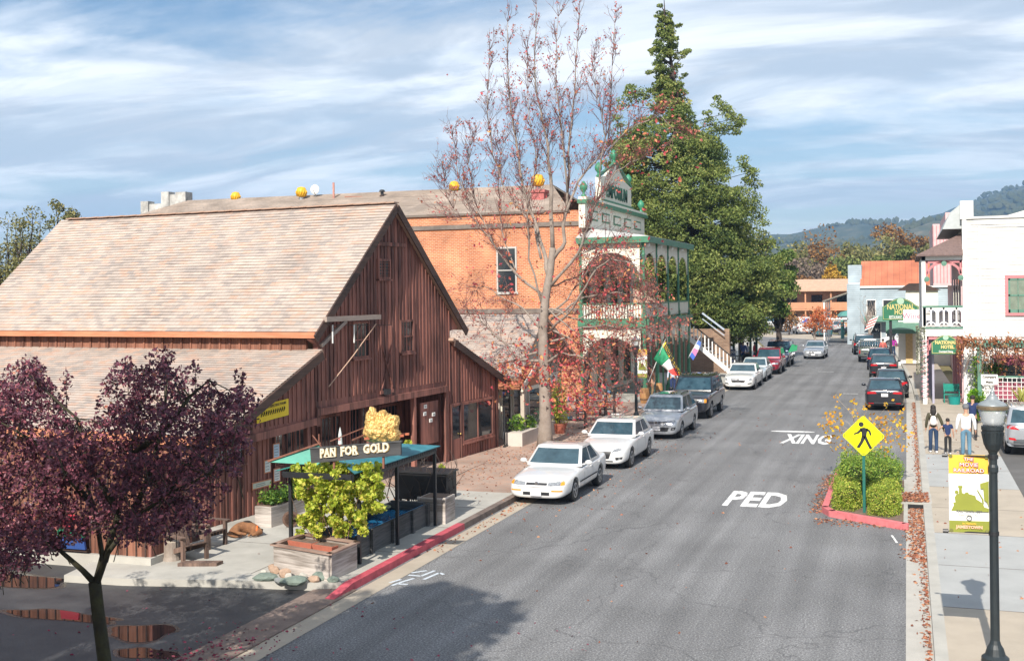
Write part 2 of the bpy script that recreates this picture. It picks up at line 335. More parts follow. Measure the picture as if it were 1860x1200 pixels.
# joints are real scored grooves: thin dark strips
jm = MB()
for y in (23.2, 26.0, 28.6): jm.box(-16, -10.7, y, y+.018, .150, .1535)
for x in (-12.9,): jm.box(x, x+.018, 20.6, 31, .150, .1535)
struct(jm.build('pavement_joint', flat('joint_dark', (.12, .11, .1), .9)))
BRP = bricks('brick_paving', (.44, .27, .20), (.38, .29, .24), (.33, .27, .22), .21, .1, 'xy', .01, .9, .3)
sheet('brick_pavement', [(-20, 31), (-10.7, 31), (-10.7, 58), (-20, 58)], .15, BRP, .2)
sheet('far_pavement', [(-20, 58), (-10.7, 58), (-10.7, 104), (-12.6, 110), (-20, 112)], .15, CONC, .2)
sheet('far_left_pavement', [(-20, 112), (-12.6, 110), (-17, 135), (-24, 168), (-38, 200), (-60, 200), (-40, 112)], .12, CONC, .2)
k = MB().box(-10.7, -10.5, 20.5, 26.6, 0, .152); k.add([(-10.7, 19.7, .03), (-10.5, 19.7, .03), (-10.5, 20.5, .03), (-10.7, 20.5, .03), (-10.7, 20.5, .152), (-10.5, 20.5, .152)], [(0, 1, 5, 4), (1, 2, 5), (0, 4, 3), (0, 3, 2, 1)])
struct(k.build('red_kerb', REDP)); struct(MB().box(-10.7, -10.5, 26.6, 104, 0, .152).build('kerb', CURBD))
# right side
sheet('gutter', [(-.08, -40), (.35, -40), (.35, 63), (.2, 73), (-1.1, 109), (-1.7, 123.5), (-2.2, 123.5), (-1.5, 109), (-.3, 73), (-.08, 63)], .006, M('light_gutter', (.42, .40, .36), .85, .1, 2, .2, 50))
struct(MB().box(.35, .55, -40, 63, 0, .152).build('kerb', CONC))
mbk = MB()
for a, b in [((.35, 63), (.2, 73)), ((.2, 73), (-1.1, 109)), ((-1.1, 109), (-1.7, 123.5))]:
    mbk.add([(a[0], a[1], 0), (a[0]+.2, a[1], 0), (b[0]+.2, b[1], 0), (b[0], b[1], 0), (a[0], a[1], .152), (a[0]+.2, a[1], .152), (b[0]+.2, b[1], .152), (b[0], b[1], .152)],
            [(0,3,2,1),(4,5,6,7),(0,1,5,4),(1,2,6,5),(2,3,7,6),(3,0,4,7)])
struct(mbk.build('kerb', CONC))
yb = [-40, 22.0, 28.6, 35.2, 42.0, 60.2]
for i in range(5): sheet('sidewalk', [(.55, yb[i]), (2.95, yb[i]), (2.95, yb[i+1]), (.55, yb[i+1])], .15, [CONCT, CONCG, CONCT, CONCG, CONCT][i], .2)
sheet('sidewalk', [(.55, 60.2), (2.6, 60.2), (2.3, 80), (1.6, 124), (-1.5, 123.5), (-.9, 109), (.4, 73), (.55, 63)], .15, CONCT, .2)
jm = MB()
for y in (15.5, 18.8, 22.0, 25.3, 28.6, 31.9, 35.2, 38.6, 42, 45.5, 49, 52.5, 56): jm.box(.56, 2.94, y, y+.018, .150, .1535)
struct(jm.build('pavement_joint', MATS['joint_dark']))
sheet('parking_lot', [(2.95, -40), (40, -40), (40, 58.5), (2.95, 58.5)], .02, M('lot_asphalt', (.11, .105, .10), .85, .2, .8, .3, 60))
sheet('crosswalk', [G(1378, 611).xy[:], G(1562, 621).xy[:], G(1562, 611).xy[:], G(1378, 603).xy[:]], .005, CONCT)
# pale oil-worn patches and tar marks
mk = M('road_paint', (.74, .74, .72), .7, .12, 9, .1)
_r = [q for q in mk.node_tree.nodes if q.type == 'VALTORGB'][0].color_ramp; _r.elements[0].position = .34; _r.elements[0].color = (.24, .24, .24, 1); _r.elements[1].position = .46; _r.elements[1].color = (.74, .74, .72, 1)
def road_word(txt, y0, y1, x0, x1, shear=0):
    vs, fs = text_mb(txt, 1.0, thick=0.0, bold=.035); xs = [v[0] for v in vs]; ys = [v[1] for v in vs]
    m = MB(); m.add([(x0+(v[0]-min(xs))/(max(xs)-min(xs))*(x1-x0), y0+(v[1]-min(ys))/(max(ys)-min(ys))*(y1-y0), .006) for v in vs], fs)
    o = m.build('road_marking', mk); struct(o); return o
road_word('PED', 31.45, 33.85, -4.86, -3.22)
road_word('XING', 44.75, 47.7, -4.68, -2.85)
m = MB()
for (u, v, wd) in [(1500, 675, 1.1), (1545, 715, .8), (1482, 642, .7)]:
    p = G(u, v); m.box(p.x-wd/2, p.x+wd/2, p.y, p.y+.14, .004, .006)
p = G(1440, 783.5); m.lathe([(0.001, .004), (1, .004), (1, .006), (.001, .006)], (0, 0, 0), 16); n0 = len(m.v)-64
for i in range(n0, len(m.v)): a = m.v[i]; m.v[i] = (p.x+a[0]*.9, p.y+a[1]*.22, a[2])
struct(m.build('road_marking', mk))
# chalky survey scribbles near the red kerb
m = MB(); ch = [[(712,1063),(735,1055),(752,1050)],[(722,1060),(741,1061)],[(742,1044),(765,1046),(790,1036)],[(770,1052),(798,1040),(806,1043)],[(748,1040),(775,1036)],[(708,1058),(728,1052)]]
for pl in ch:
    pp = [G(*q) for q in pl]
    for a, b in zip(pp, pp[1:]): m.bar((a.x, a.y, .006), (b.x, b.y, .006), .07, .003)
struct(m.build('chalk_mark', M('chalk', (.5, .55, .6), .9, .25, 20, 0)))
p0 = G(1620, 972); m = MB(); m.bar((p0.x, p0.y, .005), (p0.x+.12, p0.y-.8, .005), .05, .003); struct(m.build('road_marking', mk))
# puddles on the lot: still water
WATER = M('puddle_water', (.012, .012, .014), .02, .2, 2, .0, spec=.9)
WETR = M('wet_asphalt', (.016, .014, .012), .22, .4, 6, .5, 40)
def puddle(c, rx, ry, seed, rot=0):
    n = 40; pts = []
    for i in range(n):
        a = 2*PI*i/n; k_ = 1+.45*mnoise.noise(Vector((math.cos(a)*1.3+seed, math.sin(a)*1.3, seed)))
        x, y = rx*k_*math.cos(a), ry*k_*math.sin(a); pts.append((c[0]+x*math.cos(rot)-y*math.sin(rot), c[1]+x*math.sin(rot)+y*math.cos(rot), .008))
    cc = Vector((c[0], c[1], 0)); rim_ = [tuple(cc+(Vector(p)-cc)*(1.16+.1*mnoise.noise(Vector(p)*2.3))) for p in pts]; struct(MB().quad(*[(p[0], p[1], .006) for p in rim_]).build('puddle', WETR))
    struct(MB().quad(*pts).build('puddle', WATER))
puddle((-14.9, 17.35), 1.25, .26, 1.5, .0); puddle((-12.75, 16.85), .6, .42, 4.2, 0); puddle((-17.6, 19.2), 1.3, .5, 7.7, 0); puddle((-11.9, 15.9), .55, .25, 9.1, 0)
# storm drain by the island
t = thing('storm_drain', 'concrete storm drain with grated top beside the planted island', 'storm drain', (.15, 33.1, 0))
MB().box(-.38, .42, -.75, .75, 0, .16).build('drain_slab', CONC, t)
MB().box(-.3, .25, -.8, -.76, .02, .12).build('opening', BLK, t)
g_ = MB()
for i in range(12): g_.box(-.33, .2, -.6+i*.1, -.55+i*.1, .16, .168)
g_.build('grate', M('rusty_grate', (.12, .09, .08), .8, .3, 20, .2), t)

# ------------------------------------------------------------ hills behind the town
def hills():
    prof = [(-3500, 40), (-1500, 60), (-900, 45), (-560, 62), (-330, 112), (-240, 124), (-120, 135), (-20, 150), (60, 168), (140, 186), (260, 210), (400, 222), (520, 212), (700, 190), (1000, 160), (1600, 130), (3500, 90)]
    def top(x):
        for (a, ha), (b, hb) in zip(prof, prof[1:]):
            if a <= x <= b: k_ = (x-a)/(b-a); return ha+(hb-ha)*k_
        return 60
    nx, ny = 260, 46; xs = np.linspace(-2600, 2600, nx); ys = np.linspace(420, 3400, ny); vs = []; 
    def hz(x, y):
        yt = 2450; k_ = max(0, min(1, (y-420)/(yt-420))); xe = x*2450/max(y, 900)*.75+x*.25
        f_ = k_**1.25 if y < yt else max(0, 1-(y-yt)/1800)
        h = top(xe)*f_*.97
        h += (mnoise.fractal(Vector((x/420, y/520, 0)), .9, 2.1, 6)*34)*min(1, k_*2)
        return h-.5 if y > 430 else -2
    for y in ys:
        for x in xs: vs.append((x, y, hz(x, y)))
    fs = [(j*nx+i, j*nx+i+1, (j+1)*nx+i+1, (j+1)*nx+i) for j in range(ny-1) for i in range(nx-1)]
    m = MB(); m.v = vs; m.f = fs
    hm, n, l, b = new_mat('wooded_hillside')
    tc = n.new('ShaderNodeTexCoord'); a = n.new('ShaderNodeTexNoise'); a.inputs['Scale'].default_value = .012; a.inputs['Detail'].default_value = 9; a.inputs['Roughness'].default_value = .7; l.new(tc.outputs['Object'], a.inputs['Vector'])
    r = ramp(n, [(.40, (.02, .035, .018)), (.52, (.045, .06, .03)), (.60, (.11, .10, .055)), (.70, (.30, .23, .15))]); l.new(a.outputs[0], r.inputs[0]); l.new(r.outputs[0], b.inputs['Base Color']); b.inputs['Roughness'].default_value = 1
    o = m.build('hills', hm, smooth=True); struct(o)
    # the forest that covers them: uncountable crowns
    g = np.random.default_rng(3); fm = MB(); cnt = 0
    base = MB().blob((0, 0, 0), (1, 1, 1), 1, .25, 2, 3)
    while cnt < 5200:
        y = g.uniform(500, 2500); x = g.uniform(-.36, .62)*y*.62-0.05*y
        if mnoise.noise(Vector((x/120, y/200, 5))) < .02: continue
        h = g.uniform(3, 6.5); r_ = g.uniform(3, 7); z = hz(x, y); o_ = len(fm.v)
        fm.v += [(x+p[0]*r_, y+p[1]*r_, z+h*.4+p[2]*h) for p in base.v]; fm.f += [tuple(i+o_ for i in f) for f in base.f]; cnt += 1
    fo = fm.build('hill_forest', M('hill_forest_green', (.03, .045, .02), 1, .5, .02, 0, col2=(.08, .08, .035)))
    struct(fo, 'stuff'); tag(fo, 'dark forest covering the hills on the horizon', 'forest')
hills()
# ------------------------------------------------------------ the barn
BARN = wood('barn_boards', (.080, .034, .027), (.31, .128, .096), .8, .21, 1)
BARNX = wood('barn_boards_side', (.10, .04, .025), (.28, .12, .075), .8, .21, 0)
TRIM = wood('dark_trim', (.03, .018, .014), (.08, .045, .035), .8, .5, 2)
FASC = wood('orange_fascia', (.40, .145, .07), (.58, .24, .13), .8, .9, 2)
SHIN = bricks('barn_shingles', (.47, .385, .33), (.42, .355, .315), (.23, .19, .165), .30, .14, 'uv', .009, .92, .14)
def shmix(m):     # every shingle its own tone: tan, grey, rust
    n = m.node_tree.nodes; l = m.node_tree.links; tc = n.new('ShaderNodeTexCoord'); sx = n.new('ShaderNodeSeparateXYZ'); l.new(tc.outputs['UV'], sx.inputs[0])
    def mth(op, a, b=None):
        q = n.new('ShaderNodeMath'); q.operation = op
        for i, v in enumerate((a, b)):
            if v is None: continue
            if isinstance(v, (int, float)): q.inputs[i].default_value = v
            else: l.new(v, q.inputs[i])
        return q.outputs[0]
    row = mth('FLOOR', mth('DIVIDE', sx.outputs[1], .14)); col = mth('FLOOR', mth('ADD', mth('DIVIDE', sx.outputs[0], .30), mth('MULTIPLY', mth('MODULO', row, 2.0), .5)))
    cb = n.new('ShaderNodeCombineXYZ'); l.new(row, cb.inputs[0]); l.new(col, cb.inputs[1]); wn = n.new('ShaderNodeTexWhiteNoise'); wn.noise_dimensions = '2D'; l.new(cb.outputs[0], wn.inputs['Vector'])
    r = ramp(n, [(0, (.27, .24, .225)), (.3, (.39, .33, .285)), (.62, (.475, .40, .345)), (.86, (.50, .31, .22)), (1, (.34, .305, .28))]); l.new(wn.outputs[0], r.inputs[0])
    b = n['Principled BSDF']; src = b.inputs['Base Color'].links[0].from_socket; mi = n.new('ShaderNodeMixRGB'); mi.inputs[0].default_value = .62; l.new(src, mi.inputs[1]); l.new(r.outputs[0], mi.inputs[2])
    no = n.new('ShaderNodeTexNoise'); no.inputs['Scale'].default_value = .5; no.inputs['Detail'].default_value = 7; l.new(tc.outputs['UV'], no.inputs['Vector']); mr = n.new('ShaderNodeMapRange'); mr.inputs[1].default_value = .3; mr.inputs[2].default_value = .7; mr.inputs[3].default_value = .86; mr.inputs[4].default_value = 1.1; l.new(no.outputs[0], mr.inputs[0])
    hs = n.new('ShaderNodeHueSaturation'); l.new(mi.outputs[0], hs.inputs['Color']); l.new(mr.outputs[0], hs.inputs['Value']); l.new(hs.outputs[0], b.inputs['Base Color'])
shmix(SHIN)
def shingled(name, parent, p00, p10, p01, p11, mat, row=.14, th=.03, slab=.10):
    """roof slope from the eave (p00-p10) up to the ridge (p01-p11), laid in overlapping courses"""
    p00, p10, p01, p11 = map(Vector, (p00, p10, p01, p11)); up = (p01-p00); n_ = max(2, int(up.length/row)); nrm = (p10-p00).cross(up).normalized()
    if nrm.z < 0: nrm = -nrm
    m = MB(); uvs = []; Lu = (p10-p00).length
    seg = max(2, int(Lu/.3)) if Lu < 60 else 200
    for i in range(n_):
        a0 = i/n_; a1 = (i+1)/n_+.02/up.length
        A0, A1 = p00.lerp(p01, a0), p10.lerp(p11, a0); B0_, B1 = p00.lerp(p01, min(1, a1)), p10.lerp(p11, min(1, a1))
        o = len(m.v)
        for s_ in range(seg+1):
            k_ = s_/seg; pp_ = A0.lerp(A1, k_); j = .012*mnoise.noise(Vector((s_*1.7, i*3.3, 0)))+.016*mnoise.noise(pp_*.55+Vector((7, 0, 0)))*(1 if 0 < i < n_-1 else 0)
            m.v += [tuple(A0.lerp(A1, k_)+nrm*(th+j)), tuple(B0_.lerp(B1, k_)+nrm*.006), tuple(A0.lerp(A1, k_)+nrm*.002)]
            uvs += [(k_*Lu, i*row), (k_*Lu, (i+1)*row), (k_*Lu, i*row)]
        for s_ in range(seg):
            q = o+s_*3; m.f += [(q, q+3, q+4, q+1), (q+2, q+5, q+3, q)]
    o = len(m.v); sl = nrm*slab
    m.add([p00, p10, p11, p01, p00-sl, p10-sl, p11-sl, p01-sl], [(7, 6, 5, 4), (0, 1, 5, 4), (1, 2, 6, 5), (2, 3, 7, 6), (3, 0, 4, 7)]); uvs += [(0, 0)]*8
    ob = m.build(name, mat, parent); ul = ob.data.uv_layers.new(name='UVMap')
    for lp in ob.data.loops: ul.data[lp.index].uv = uvs[lp.vertex_index]
    return ob
BR = -R(5.97); B0 = Vector((-14.9, 36.2, 0))
barn = thing('barn', 'tall weathered brown board-and-batten barn with steep shingled roof', 'barn', B0, BR)
BM = Matrix.LocRotScale(barn.location, barn.rotation_euler, None); BI = BM.inverted()
def bw(p): return BM@Vector(p)
def bl(u, v, x=0.0):
    """picture point -> barn-local point on the plane local x = x"""
    n = (BM.to_3x3()@Vector((1, 0, 0))); k_ = n.dot(bw((x, 0, 0))); return BI@hit(u, v, n, k_)
RS, RZ = -3.5, 8.72       # ridge
W = 23.5
def blocal_u(s, z, u):     # depth at which a line into the building crosses picture column u
    lo, hi_ = 0, 80
    for _ in range(50):
        mid = (lo+hi_)/2; p = bw((-mid, s, z))-Vector((0, 0, CAMH)); uu = CX+FPX*p.dot(_R)/p.dot(_d)
        if uu > u: lo = mid
        else: hi_ = mid
    return lo
W = blocal_u(RS, RZ, 112)
ov = .2
shingled('roof', barn, (ov, -7.92, 4.85), (-W, -7.92, 4.85), (ov, RS, RZ), (-W, RS, RZ), SHIN)
shingled('roof', barn, (ov, 1.12, 4.68), (-W, 1.12, 4.68), (ov, RS, RZ), (-W, RS, RZ), SHIN)
shingled('lower_roof', barn, (ov, -12.15, 2.42), (-W-1, -12.15, 2.42), (ov, -7.62, 4.36), (-W-1, -7.62, 4.36), SHIN)
shingled('lower_roof', barn, (ov, 4.25, 2.75), (-W, 4.25, 2.75), (ov, .2, 4.36), (-W, .2, 4.36), SHIN)
m = MB()
for i in range(int(W/.3)): m.bar((ov-i*.3, RS, RZ+.03+.012*(i % 2)), (ov-i*.3-.31, RS, RZ+.03), .3, .035)
m.build('ridge_cap', SHIN, barn)
m = MB().box(-W, ov-.02, -7.98, -7.925, 4.69, 4.85); m.build('fascia', FASC, barn)
m = MB().box(-W, ov-.02, -12.2, -12.155, 2.2, 2.42); m.build('fascia', FASC, barn)
m = MB()                      # barge boards along the gable
for a, b in [((-7.98, 4.75), (RS, RZ-.05)), ((1.17, 4.58), (RS, RZ-.05)), ((-12.2, 2.33), (-7.65, 4.28)), ((4.3, 2.66), (.25, 4.27))]:
    A_ = Vector((ov+.02, a[0], a[1]-.08)); B_ = Vector((ov+.02, b[0], b[1]-.08)); m.bar(A_, B_, .05, .24, up=(0, 0, 1))
m.build('barge_board', TRIM, barn)
# walls
def wall_prism(poly, x0, x1, mat, name='wall'):
    return MB().prism([(x0, s, z) for s, z in poly], (x1-x0, 0, 0)).build(name, mat, barn)
wall_prism([(-7.6, 2.66), (-.05, 2.66), (-.05, 0), (3.95, 0), (3.95, 2.83), (.3, 4.27), (.3, 4.6), (.93, 4.66), (RS, RZ-.12), (-7.92, 4.66), (-7.6, 4.5)], -.15, 0, BARN)
wall_prism([(-11.9, 2.18), (-7.6, 2.42), (-7.6, 4.3), (-11.9, 2.45)], -.15, 0, BARN)
wall_prism([(-12, 0), (-9.5, 0), (-9.5, 2.6), (-12, 2.4)], -.42, -.3, BARN)
wall_prism([(-9.5, 0), (-.05, 0), (-.05, 2.8), (-9.5, 2.8)], -1.75, -1.6, BARN)
MB().box(-1.6, -.42, -9.6, -9.5, 0, 2.5).build('wall', BARN, barn)
MB().box(-1.6, -.15, -.17, -.05, 0, 2.7).build('wall', BARN, barn)
MB().box(-W, -.3, -7.72, -7.6, 4.0, 4.8).build('wall', BARNX, barn)
MB().box(-W-1, -.42, -11.95, -11.8, 0, 2.4).build('wall', BARNX, barn)
MB().box(-1.6, -.15, -9.5, -.1, 2.72, 2.8).build('porch_ceiling', TRIM, barn)
# battens: narrow strips over every joint of the boards
m = MB()
def battens(s0, s1, zlo, zhi, x, step=.21):
    s_ = s0
    while s_ < s1:
        a, b = zlo(s_), zhi(s_)
        if b > a+.1: m.box(x, x+.028, s_-.025, s_+.025, a, b)
        s_ += step*random.uniform(.88, 1.12)
gz = lambda s_: min(RZ-.16-(abs(s_-RS))*.877, 99)
def top_(s_):
    if s_ < -7.6: return 4.28+(s_+7.6)*.43
    if s_ > .3 : return min(4.25-(s_-.3)*.4, 99) if s_ > .93 else 4.27
    return gz(s_)
battens(-11.8, -7.7, lambda s_: 2.45, top_, 0)
battens(-7.6, -.1, lambda s_: 2.9, gz, 0); battens(0, 3.9, lambda s_: .1 if s_ < .2 else (2.1 if s_ < 3.5 else .1), top_, 0)
battens(1.15, 3.5, lambda s_: .1, lambda s_: .62, 0)
battens(-11.9, -9.5, lambda s_: .02, lambda s_: 2.2, -.3); battens(-9.4, -.2, lambda s_: .02, lambda s_: 2.7, -1.6)
m.build('battens', BARN, barn)
m = MB(); x_ = -.8
while x_ > -W: m.box(x_-.03, x_+.03, -7.755, -7.72, 4.3, 4.7); x_ -= .36
m.build('battens', BARNX, barn)
MB().bar((.02, -7.75, 2.60), (.02, -.05, 2.64), .12, .2).build('sill_beam', BARN, barn); MB().bar((.02, -11.95, 2.16), (.02, -7.62, 2.36), .12, .2).build('sill_beam', BARN, barn); MB().box(-.06, .06, -7.75, -7.55, 2.2, 2.75).build('beam_end', BARN, barn)
MB().box(-.02, .06, -.15, .03, 0, 2.6).build('corner_board', BARN, barn); MB().box(-.02, .05, 3.84, 3.97, 0, 2.8).build('corner_board', BARN, barn)
for s_ in (-8.1, -4.9, -2.2): MB().box(-.1, .04, s_-.07, s_+.07, 0, 2.66).build('porch_post', BARN, barn)
# louvred vent, gable windows, hayloft door
def window(name, s0, s1, z0, z1, x=0.0, mull=(1, 1), parent=barn, fr=BARN, gl=GLASS, fw=.07, arch=False):
    f = MB()
    for a in (s0-fw, s1): f.box(x, x+.07, a, a+fw, z0-fw, z1+fw)
    for a in (z0-fw, z1): f.box(x, x+.07, s0, s1, a, a+fw)
    f.box(x, x+.11, s0-fw-.03, s1+fw+.03, z0-fw-.05, z0-fw)
    for i in range(1, mull[0]): q = s0+(s1-s0)*i/mull[0]; f.box(x+.02, x+.045, q-.018, q+.018, z0, z1)
    for i in range(1, mull[1]): q = z0+(z1-z0)*i/mull[1]; f.box(x+.02, x+.045, s0, s1, q-.018, q+.018)
    fo = f.build(name, fr, parent); MB().box(x+.004, x+.022, s0, s1, z0, z1).build('pane', gl, fo); return fo
p1, p2 = bl(640, 588), bl(667, 645); window('window', p1.y, p2.y, p2.z, p1.z, mull=(1, 2))
p1, p2 = bl(727, 585), bl(748, 636); window('window', p1.y, p2.y, p2.z, p1.z, mull=(1, 2), fr=BARN)
p1, p2 = bl(686, 474), bl(705, 503)
v_ = window('louvred_vent', p1.y, p2.y, p2.z, p1.z, mull=(2, 1), gl=BLK); lm = MB()
for i in range(5): z_ = p2.z+(p1.z-p2.z)*(i+.5)/5; lm.bar((.03, p1.y+.02, z_), (.03, p2.y-.02, z_), .05, .02)
lm.build('slat', BARN, v_)
a, b = bl(690, 592), bl(710, 700)
m = MB()
for s_ in (a.y, b.y): m.box(.028, .05, s_-.04, s_+.04, 2.9, a.z)
m.bar((.05, a.y, a.z-.6), (.05, b.y, 3.0), .05, .02); m.bar((.05, b.y, a.z-.6), (.05, a.y, 3.0), .05, .02); m.box(.03, .06, a.y-.1, b.y+.1, 2.82, 2.92)
MB().box(.03, .06, bl(682, 441).y, bl(735, 447).y, bl(700, 447).z, bl(700, 440).z).build('trim_board', BARN, barn)
m.build('loft_door', BARN, barn)
# hoist beam standing out over the street with its brace and rope
GW = wood('grey_beam', (.16, .12, .1), (.34, .27, .23), .85, .8, 2)
h = MB(); a = bl(590, 580, .25); b = bl(689, 580, .25)
h.box(.18, .32, a.y, b.y, a.z-.07, a.z+.07); h.bar(bl(628, 583, .25), bl(583, 628, .1), .09, .1); h.build('hoist_beam', GW, barn)
e = bl(683, 588, .28); f = bl(597, 702, .12); MB().tube([bl(596, 590, .25), bl(711, 590, .2)], .012, 5).build('line', TRIM, barn); h = MB().tube([e, e.lerp(f, .5)+Vector((0, 0, -.04)), f], .017, 5); h.build('rope', M('rope', (.5, .33, .24), .9, .2, 20, 0), barn)
for u_ in (604, 643): c_ = bl(u_, 590, .25); MB().bar(c_, c_-Vector((0, 0, .52)), .03).build('chain', WHT, barn)
l_ = MB().box(0, .16, *sorted((bl(694, 712).y, bl(702, 712).y)), bl(698, 716).z, bl(698, 706).z); l_.build('lantern', BLK, barn)
# shop door and display window in the right bay; windows and doors under the porch
p1, p2 = bl(807, 742), bl(830, 832); d_ = window('door', .3, .95, .1, 2.0, fw=.08, mull=(1, 1)); MB().box(.02, .045, .32, .93, .1, .85).build('door_panel', BARN, d_); MB().lathe([(.02, 0), (.03, .03), (.02, .05)], (.04, .88, 1.0), 8, 'x').build('handle', flat('brass', (.5, .36, .12), .35, metal=1), d_)
window('shop_window', 1.15, 3.45, .72, 1.98, mull=(2, 1), fw=.09)
for s0, s1, z0, z1, mu in [(-9.1, -7.9, .75, 2.15, (1, 1)), (-7.5, -5.7, 1.0, 2.15, (2, 1)), (-3.6, -2.3, .9, 2.2, (2, 1))]: window('window', s0, s1, z0, z1, -1.6, mu)
for s0, s1 in [(-5.2, -4.2), (-1.8, -.7)]:
    d_ = window('door', s0, s1, .05, 2.1, -1.6, fw=.09); MB().box(-1.58, -1.55, s0, s1, .05, 1.0).build('door_panel', BARN, d_)
window('window', -11.7, -10.6, 1.62, 2.1, -.3, (3, 1), fw=.05)
MB().box(-.06, -.02, -1.75, -.55, .9, 2.3).build('notice_board', BARN, barn)
# goods glimpsed behind the shop glass are real things on a shelf in the window
g_ = random.Random(4); cols = [(.6, .1, .2), (.1, .3, .55), (.7, .65, .6), (.25, .5, .3), (.6, .3, .1)]
shm = [flat('goods_%d' % i, c_, .6) for i, c_ in enumerate(cols)]
# notices pinned to the walls: papers hang there, each its own thing
PAP = flat('paper', (.62, .66, .62), .7)
def notice(u0, v0, u1, v1, x, lab, mat=PAP, fr=None):
    a = bl(u0, v1, x); b = bl(u1, v0, x); t = thing('notice', lab, 'notice', bw((x, (a.y+b.y)/2, a.z)), BR, 'papers on the barn wall'); w_ = abs(b.y-a.y)/2; h_ = b.z-a.z
    MB().box(.005, .02, -w_, w_, 0, h_).build('frame', fr or FASC, t); MB().box(.02, .026, -w_+.03, w_-.03, .03, h_-.03).build('sheet', mat, t)
    q = MB(); n_ = max(2, int(h_/.09))
    for i in range(n_): z_ = .05+(h_-.1)*(i+.5)/n_; q.box(.026, .028, -w_*.65, w_*.65*g_.uniform(.4, 1), z_-.008, z_+.008)
    q.build('writing', flat('faded_ink', (.2, .22, .23), .8), t); return t
notice(457, 868, 492, 890, -.28, 'wide landscape notice, lowest of the papers on the barn wall', flat('paper_green', (.55, .6, .48), .7))
notice(479, 833, 491, 860, -.28, 'small pale notice left of the narrow ones, above the wide notice')
notice(496, 848, 508, 876, -.28, 'narrow notice in a red-brown frame right of the wide notice')
notice(495, 803, 507, 833, -.28, 'tall blue-white notice, highest of the papers on the barn wall', flat('paper_blue', (.45, .58, .68), .7))
for i, (u_, v_, lb) in enumerate([(772, 738, 'topmost small white card on the porch board'), (771, 751, 'left small white card on the porch board'), (787, 752, 'right small white card on the porch board'), (782, 763, 'lowest small white card on the porch board')]): notice(u_-2.6, v_-4, u_+2.6, v_+4, -.018, lb, fr=WHT)
# yellow banner
a = bl(456, 766, .045); b = bl(519, 730, .045)
t = thing('banner', 'yellow cloth banner with dark lettering under the left barn eave', 'banner', bw((.06, a.y+.22, bl(456, 766).z-.06)), BR)
Lb = b.y-a.y-.12; sl_ = .09; Y_ = flat('yellow_cloth', (.80, .56, .03), .7)
m = MB(); n_ = 12
for i in range(n_+1):
    k_ = i/n_; m.v += [(.012*math.sin(k_*9), k_*Lb, k_*sl_), (.012*math.sin(k_*9), k_*Lb, k_*sl_+.44), (.012*math.sin(k_*9)-.006, k_*Lb, k_*sl_), (.012*math.sin(k_*9)-.006, k_*Lb, k_*sl_+.44)]
for i in range(n_): o = i*4; m.f += [(o, o+4, o+5, o+1), (o+2, o+3, o+7, o+6)]
m.build('cloth', Y_, t)
m = MB(); text_on(m, 'GOLD PROSPECTING TOURS', .085, (.02, Lb/2, .4), (0, 1, sl_/Lb), (0, 0, 1), thick=.003, bold=.002)
for i in range(11):
    q = .15+i*(Lb-.3)/11; m.bar((.022, q, .14+sl_*q/Lb), (.022, q+.05, .27+sl_*q/Lb), .02, .004); m.bar((.022, q+.07, .24+sl_*q/Lb), (.022, q+.02, .16+sl_*q/Lb), .018, .004)
m.build('lettering', flat('ink', (.05, .04, .03), .8), t)
# ------------------------------------------------------------ brick building with the green balcony
GRN = M('green_paint', (.06, .19, .11), .5, .18, 4, .08)
GRND = M('dark_green_paint', (.02, .09, .055), .55, .2, 4, .08)
CREAM = M('cream_paint', (.70, .67, .56), .6, .08, 3, .1)
BRK = bricks('orange_brick', (.62, .225, .095), (.46, .14, .055), (.56, .35, .24), .24, .09, 'xz', .015, .9, .38)
GRF = bricks('grey_shingles', (.42, .345, .29), (.36, .30, .255), (.25, .21, .18), .32, .15, 'uv', .008, .95, .3)
TINR = M('pale_tin_roof', (.55, .54, .52), .45, .08, 1.5, .1)
emp = thing('brick_building', 'old orange brick building with green and cream two-storey arched balcony', 'building', (-16.5, 59, 0))
XW, YE0, YE1 = -16.5, 59.0, 71.6
LX = -48.0
m = MB().prism([(LX, YE0, 0), (XW, YE0, 0), (XW, YE0, 10.25), (LX, YE0, 10.25)], (0, .3, 0)); m.build('wall', BRK, emp, world=True)
m = MB().box(LX, XW, YE0-.09, YE0-.002, 9.42, 9.66); m.build('cornice_band', M('dusty_timber', (.17, .14, .12), .9, .3, 3, .2), emp, world=True)
m = MB().box(LX, XW, YE0-.09, YE0-.002, 4.75, 5.0); m.build('cornice_band', MATS['dusty_timber'], emp, world=True)
MB().box(XW-.3, XW-.01, YE0+.3, YE1, 0, 9.9).build('wall', CREAM, emp, world=True)
MB().box(LX, XW-.3, YE1-.3, YE1, 0, 10).build('wall', BRK, emp, world=True)
YR = 64.6
def wpt(p): return Vector(p)-emp.location
shingled('roof', emp, wpt((XW-.5, YE0-.15, 10.25)), wpt((LX+.4, YE0-.15, 10.25)), wpt((XW-3.2, YR, 12.22)), wpt((LX+3.2, YR, 12.22)), GRF, .16)
shingled('roof', emp, wpt((XW-.5, YE1, 9.9)), wpt((LX+.4, YE1, 9.9)), wpt((XW-3.2, YR, 12.22)), wpt((LX+3.2, YR, 12.22)), GRF, .16)
# stepped white brick parapet at the far left end
m = MB(); 
for u0, u1, v0 in [(266, 303, 372), (303, 345, 355)]:
    a = YP(u0, v0, 66); b = YP(u1, v0, 66); m.box(a.x, b.x, 65.6, 66.1, 9, a.z); m.box(a.x-.1, a.x+.5, 65.5, 66.2, 9, a.z+.2)
a = YP(328, 353, 66); m.box(a.x, a.x+.8, 65.4, 66.2, 11, a.z+.1)
m.build('parapet', M('whitewashed_brick', (.42, .41, .39), .9, .45, 2.2, .4, 9), emp, world=True)
